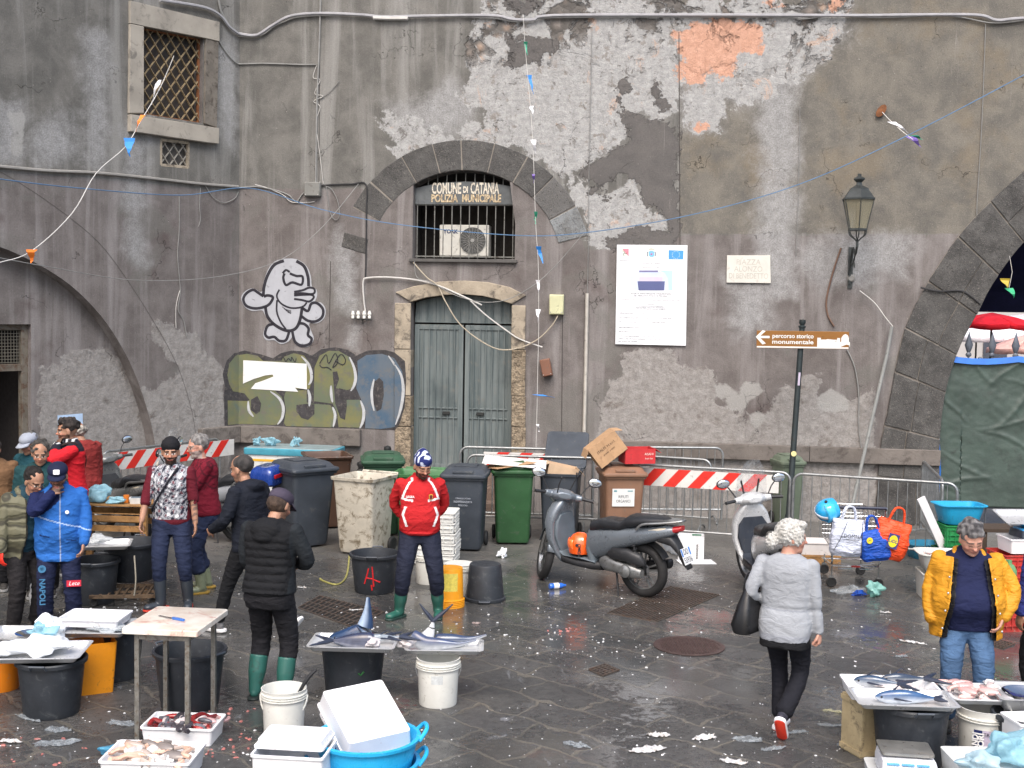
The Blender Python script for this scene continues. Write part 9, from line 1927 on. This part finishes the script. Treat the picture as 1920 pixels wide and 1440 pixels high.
for sx in(-.25, .85):
 for sy in(-.15, .15):mb=MB();mb.box((sx, sy, .34), (.06, .06, .68));mb.build('leg', mat('dark_wood', (66, 54, 44), .8), e, smooth=False)
bq=AT(1798, 948, 15.0)
def obasin(label, loc, w_, d_, h, col, rz=0, group=None):
 e=empty('basin', label, 'basin', loc, rad(rz), group);m_=mat('basin_%d_%d_%d'%col, col, .35, var=.05, grime=.1);mb=MB();mb.rloft([(w_*.7, d_*.7, .08, 0), (w_*.74, d_*.74, .08, .01), (w_*.94, d_*.94, .1, h-.012), (w_*1.06, d_*1.06, .11, h-.01), (w_*1.06, d_*1.06, .11, h), (w_*.92, d_*.92, .1, h), (w_*.72, d_*.72, .08, .02)], 6);mb.build('body', m_, e);return e
e=crate('stacked dark green crate at the bottom under the blue basin', (bq.x+.02, 15.0, 0), rad(4), .54, .38, .34, (30, 96, 64), name='green_crate', slots=4);gz=bq.z
e=crate('bright green slotted basket under the light blue basin', (bq.x+.03, 15.0, .345), rad(4), .50, .36, .30, (32, 130, 72), name='green_basket', slots=4);
obasin('light blue basin stacked on the green basket by the barrier', (bq.x, 15.0, .65), .58, .42, .24, (40, 160, 206), 3)
wb=AT(1765, 1018, 13.8);obasin('white fish tub full of scraps behind the man in yellow', (wb.x+.05, 13.8, .30), .62, .46, .22, (206, 208, 202), -6);crate('grey-white crate under the white fish tub', (wb.x+.05, 13.8, 0), rad(-6), .56, .42, .30, (190, 190, 184), name='crate');scraps('fish scraps and ice in the white tub behind the man in yellow', (wb.x+.05, 13.8, .42), .44, .3, 24, [(190, 186, 184), (170, 130, 124), (206, 208, 210)], 12, z=.03)
wb2=G(1738, 1048);obasin('teal blue basin on the ground left of the white fish tub', (wb2.x-.02, wb2.y+.1, 0), .46, .40, .20, (44, 120, 150), 10);
e=empty('styrofoam_sheet', 'long white board leaning from the barrier to the white tub', 'board', (AT(1772, 960, 14.9).x, 14.9, .35));mb=MB();mb.box((0, 0, .35), (.10, .03, .75));mb.build('board', sty, e, smooth=False, bevel=.004);e.rotation_euler=(rad(8), rad(-28), 0)
p_=AT(1612, 905, 15.0)
crate('white crate behind the cart beside a wooden batten', (G(1520, 1050).x+.08, G(1520, 1050).y, .10), rad(-4), .5, .36, .16, (206, 202, 200), name='crate');e=empty('wooden_pallet', 'small wooden pallet under the white crate behind the cart', 'pallet', (G(1520, 1050).x+.08, G(1520, 1050).y, 0), rad(-4));mb=MB();mb.box((0, 0, .085), (.54, .4, .02));
for y in(-.17, 0, .17):mb.box((0, y, .037), (.54, .05, .074))
mb.build('boards', wood, e, smooth=False)
# ================================================================ drains, litter, puddle debris
def gi(px, py, z=0):p=G(px, py, z);return(p.x, p.y, z)
rustg=mat('drain_iron', (92, 84, 78), .55, .5, var=.25, vs=12, grime=.5, grimecol=(96, 72, 58), bump=.4)
def quadpx(pts):return[G(x, y)for x, y in pts]
def drain(label, pts, n, name='drain_grate', th=.006):
 q=quadpx(pts);c=sum(q, Vector())/4;e=empty(name, label, 'drain', (c.x, c.y, 0));q=[a-Vector((c.x, c.y, 0))for a in q]
 mb=MB();mb.add([a+Vector((0, 0, .002))for a in q], [(0, 1, 2, 3)]);mb.build('pit', mat('pit_dark', (22, 20, 19), .8), e, smooth=False);mb=MB()
 for k in range(n+1):
  t=k/n;a=q[0].lerp(q[3], t);b_=q[1].lerp(q[2], t);mb.bar(a+Vector((0, 0, th)), b_+Vector((0, 0, th)), .016, .010)
 for t in(0, .25, .5, .75, 1):a=q[0].lerp(q[1], t);b_=q[3].lerp(q[2], t);mb.bar(a+Vector((0, 0, th-.003)), b_+Vector((0, 0, th-.003)), .022, .008)
 mb.build('bars', rustg, e, smooth=False);return e
drain('long rusty drain grating behind the rear wheel of the grey scooter', [(1140, 1150), (1258, 1100), (1348, 1116), (1232, 1166)], 16)
drain('rusty drain grating behind the left fish tray', [(560, 1140), (600, 1118), (720, 1148), (660, 1176)], 13)
drain('small square drain grating in the middle of the wet paving', [(1105, 1256), (1135, 1246), (1160, 1257), (1130, 1268)], 5);drain('small square drain grating at the right near the man in yellow', [(1850, 1208), (1872, 1200), (1902, 1208), (1880, 1217)], 5)
mh=G(1292, 1212);e=empty('manhole_cover', 'round rusty red manhole cover in the wet paving', 'manhole cover', (mh.x, mh.y, 0));mb=MB();mb.lathe([(0, .004), (.34, .004), (.34, .010), (.30, .010), (.30, .006), (0, .006)], 44);mb.build('rim', mat('manhole_iron', (84, 68, 66), .45, .4, var=.15, grime=.3), e)
mb=MB()
for i in range(-9, 10):
 for j in range(-9, 10):
  if math.hypot(i*.032, j*.032)<.28:mb.box((i*.032, j*.032, .008), (.018, .018, .006), rz=rad(45))
mb.build('studs', MATS['manhole_iron'], e, smooth=False)
r=random.Random(11);mb=MB()
def speck(x, y, s):
 k=r.randint(4, 6);a0=r.uniform(0, 6);el=r.uniform(.3, 1);pts=[]
 for j in range(k):a=2*math.pi*j/k;q=s*r.uniform(.6, 1.1);u, v=q*math.cos(a), q*math.sin(a)*el;pts.append((x+u*math.cos(a0)-v*math.sin(a0), y+u*math.sin(a0)+v*math.cos(a0)))
 h=s*r.uniform(.1, .45)+.003;n0=[(p[0], p[1], .002)for p in pts]+[(x+(p[0]-x)*.7, y+(p[1]-y)*.7, h)for p in pts]
 mb.add(n0, [(j, (j+1)%k, (j+1)%k+k, j+k)for j in range(k)]+[tuple(range(k, 2*k))])
cl=[(G(x, y), s_, n)for x, y, s_, n in[(1040, 1190, .45, 60), (1080, 1215, .35, 50), (1230, 1130, .5, 90), (1290, 1110, .4, 60), (1180, 1225, .4, 40), (850, 1190, .45, 50), (700, 1150, .6, 50), (225, 1150, .35, 50), (960, 1160, .6, 40), (1350, 1395, .5, 40), (1560, 1395, .5, 30), (440, 1395, .5, 60), (60, 1385, .6, 50), (1120, 1100, .6, 40), (1560, 1180, .8, 40), (1750, 1240, .6, 40), (640, 1200, .5, 30), (1300, 975, .8, 40), (380, 1100, .6, 30)]]
for c, s_, n in cl:
 for k in range(int(n*.7)):speck(c.x+r.gauss(0, s_), c.y+r.gauss(0, s_*.8), r.choice([.004, .005, .007, .009, .016]))
for k in range(700):
 px=r.uniform(0, 1920);py=r.uniform(1030, 1440);c=G(px, py);speck(c.x, c.y, r.choice([.003, .004, .006, .009]))
o=mb.build('ice_crumbs', mat('ice_white', (216, 218, 220), .35, var=.05), None, smooth=False);tag(o, 'crumbs of ice, polystyrene and paper scattered over the wet paving', 'debris', kind='stuff')
mb=MB()
for(px, py, s_, n)in[(430, 1400, .35, 40), (60, 1410, .4, 24), (410, 1345, .15, 20), (1085, 1185, .12, 10)]:
 c=G(px, py)
 for k in range(n):speck(c.x+r.gauss(0, s_), c.y+r.gauss(0, s_*.6), r.choice([.012, .02, .03]))
o=mb.build('fish_bits', mat('bits_pink', (176, 110, 104), .3, var=.2, vs=30), None, smooth=False);tag(o, 'small pinkish fish scraps trodden into the paving at the left', 'fish scraps', kind='stuff')
def rag(label, px, py, w_, d_, col, seed, film=True, name='plastic_scrap', h=.03, rz=0, cat='litter', al=.34, group='plastic and paper scraps on the paving'):
 c=G(px, py);rr=random.Random(seed);n=12;m_=9;vs=[];ph=[rr.uniform(0, 6)for _ in range(8)]
 for j in range(m_+1):
  for i in range(n+1):
   u=i/n*2-1;v=j/m_*2-1;k=1+.15*math.sin(2*math.atan2(v, u)+ph[0])+.10*math.sin(5*math.atan2(v, u)+ph[1]);q=mnoise.noise((u*2+ph[2], v*2+ph[3], seed));vs.append((u*w_/2*k*math.sqrt(max(0, 1-v*v*.5)), v*d_/2*k*math.sqrt(max(0, 1-u*u*.5)), .004+h*abs(q+.5*mnoise.noise((u*5, v*5, seed+9)))))
 mb=MB();mb.add(vs, [(j*(n+1)+i, j*(n+1)+i+1, (j+1)*(n+1)+i+1, (j+1)*(n+1)+i)for j in range(m_)for i in range(n)])
 mt=plastic_film('film_%d_%d_%d'%col, col, al)if film else mat('paper_%d_%d_%d'%col, (196, 198, 200), .5, var=.2, vs=20, grime=.55, grimecol=(160, 150, 140));o=mb.build(name, mt, None, loc=(c.x, c.y, 0), rz=rad(rz), solid=.002, ang=25);return tag(o, label, cat, group)
CL=(176, 184, 190)
for k, a in enumerate([('clear plastic scrap in front of the left corner tub', 52, 1348, .26, .07, CL), ('crumpled clear plastic between the corner tub and cutting table', 108, 1370, .18, .12, CL), ('pale plastic strip left of the cutting table foot', 232, 1358, .28, .10, CL), ('wet plastic heap at the left bottom near the crate', 105, 1395, .3, .14, CL), ('white paper scrap at the left bottom edge', 20, 1392, .16, .06, WB), ('torn clear plastic near the bottom of the square', 1080, 1398, .2, .10, CL), ('white wet paper sheet spread at the bottom centre', 1215, 1407, .26, .12, WB), ('white wet paper behind the larger sheet', 1235, 1380, .16, .08, WB), ('white plastic pieces left of the woman\'s foot', 1320, 1385, .22, .08, WB), ('clear plastic under the woman\'s raised shoe', 1402, 1388, .24, .12, CL), ('yellowish leaf of paper right of the woman\'s shoe', 1568, 1336, .24, .05, (210, 206, 170)), ('crumpled clear bag left of the wooden box', 1592, 1398, .18, .12, CL), ('flat clear plastic near the wooden box', 1560, 1362, .2, .05, CL), ('white foam scrap in front of the man in yellow', 1712, 1206, .22, .05, WB), ('clear wrapper on the red reflection left of the man in yellow', 1690, 1232, .14, .05, CL), ('small white foam strip between the cart and the woman', 1660, 1150, .11, .03, WB), ('thin white paper strip near the left drain', 668, 1145, .14, .03, WB), ('white paper label on the wet paving right of the fish', 893, 1170, .1, .04, (206, 190, 186)), ('wet paper near the bottom edge right of centre', 1375, 1430, .22, .07, WB), ('clear strip at the foot of the centre tub', 1490, 1375, .2, .04, CL), ('small pale scrap beside the quilted-jacket man', 566, 1103, .09, .03, WB), ('wet clear plastic behind the sheet at the bottom', 1450, 1406, .2, .06, CL)]):
 rag(*a, seed=60+k, film=a[5]!=WB, h=.03, rz=(k*37)%60-30)
p=G(1052, 1104);e=empty('plastic_bottle', 'crushed blue plastic bottle lying in front of the grey scooter', 'bottle', (p.x-.04, p.y, .035), rad(20));mb=MB();prf=[(0, 0), (.03, 0), (.034, .02), (.030, .05), (.034, .08), (.029, .11), (.033, .14), (.014, .18), (.014, .2), (0, .2)];mb.lathe(prf, 16);mb.v=[(c-.1, a, b_)for a, b_, c in mb.v];bo=mb.build('bottle', mat('bottle_blue', (40, 104, 206), .12, coat=1), e);MB().tube([(-.05, 0, 0), (.01, 0, 0)], .0345, 14).build('wrapper', MATS['white_print'], bo)
p=G(943, 1046);crumple('crumpled_paper', 'crumpled ball of white paper in front of the dark green bin', 'paper', (p.x, p.y, 0), (.13, .12, .15), WB, 71, amp=.5)
p=G(1262, 1045);crumple('plastic_bag', 'clear plastic bag on the ground behind the scooter tail', 'plastic bag', (p.x+.03, p.y+.25, 0), (.34, .3, .36), (206, 212, 218), 72, film=True, amp=.2)
p=G(1640, 1118);crumple('plastic_bag', 'green-white plastic bag on the ground under the cart', 'plastic bag', (p.x, p.y, 0), (.22, .2, .20), (150, 204, 196), 73, film=True, al=.85);crumple('plastic_bag', 'torn blue plastic scrap beside the green bag under the cart', 'plastic bag', (p.x-.17, p.y+.02, 0), (.2, .12, .07), (40, 90, 190), 74, film=True, al=.85);crumple('plastic_bag', 'clear plastic scrap left of the green bag under the cart', 'plastic bag', (p.x-.25, p.y+.12, 0), (.36, .14, .10), CL, 75, film=True)
p=G(1532, 1117);e=empty('paper_cup', 'small white paper cup lying right of the woman', 'cup', (p.x, p.y, .028), rad(-15));mb=MB();mb.lathe([(0, 0), (.022, 0), (.029, .06), (.030, .06), (.022, .004)], 16);mb.v=[(c-.03, a, b_)for a, b_, c in mb.v];mb.build('cup', MATS['white_print'], e)
p=G(1842, 1150);crumple('plastic_scrap', 'white crumpled wrapper on the ground left of the red crates', 'litter', (G(1886, 1153).x, G(1886, 1153).y, 0), (.12, .1, .07), WB, 76)
fq=AT(475, 838, 19.0)
for k, (x, sx, lab)in enumerate([(480, .18, 'pale blue plastic bag at the left end of the freezer lid'), (508, .24, 'pale blue plastic bag on the freezer lid, second from the left'), (553, .17, 'upright pale blue plastic bag right of the middle of the freezer lid')]):crumple('plastic_bag', lab, 'plastic bag', (AT(x, 838, 19.0).x, 19.0, 1.0), (sx, .16, .16 if k!=2 else.2), PBL, 80+k, film=True, amp=.5, al=.85)
mb=MB();p0=G(655, 1052);o0=Vector((p0.x, p0.y, 0));pts=[G(655, 1042, .02)-o0, G(652, 1070, .01)-o0, G(645, 1088, .01)-o0, G(630, 1096, .01)-o0, G(608, 1090, .01)-o0, G(600, 1085, .01)-o0];o=mb.tube(smooth_path(pts, 6), .011, 7).build('hose', mat('hose_yellow', (150, 146, 84), .5), None, loc=o0);tag(o, 'thin yellow-green hose on the paving beside the tub with the red mark', 'hose')
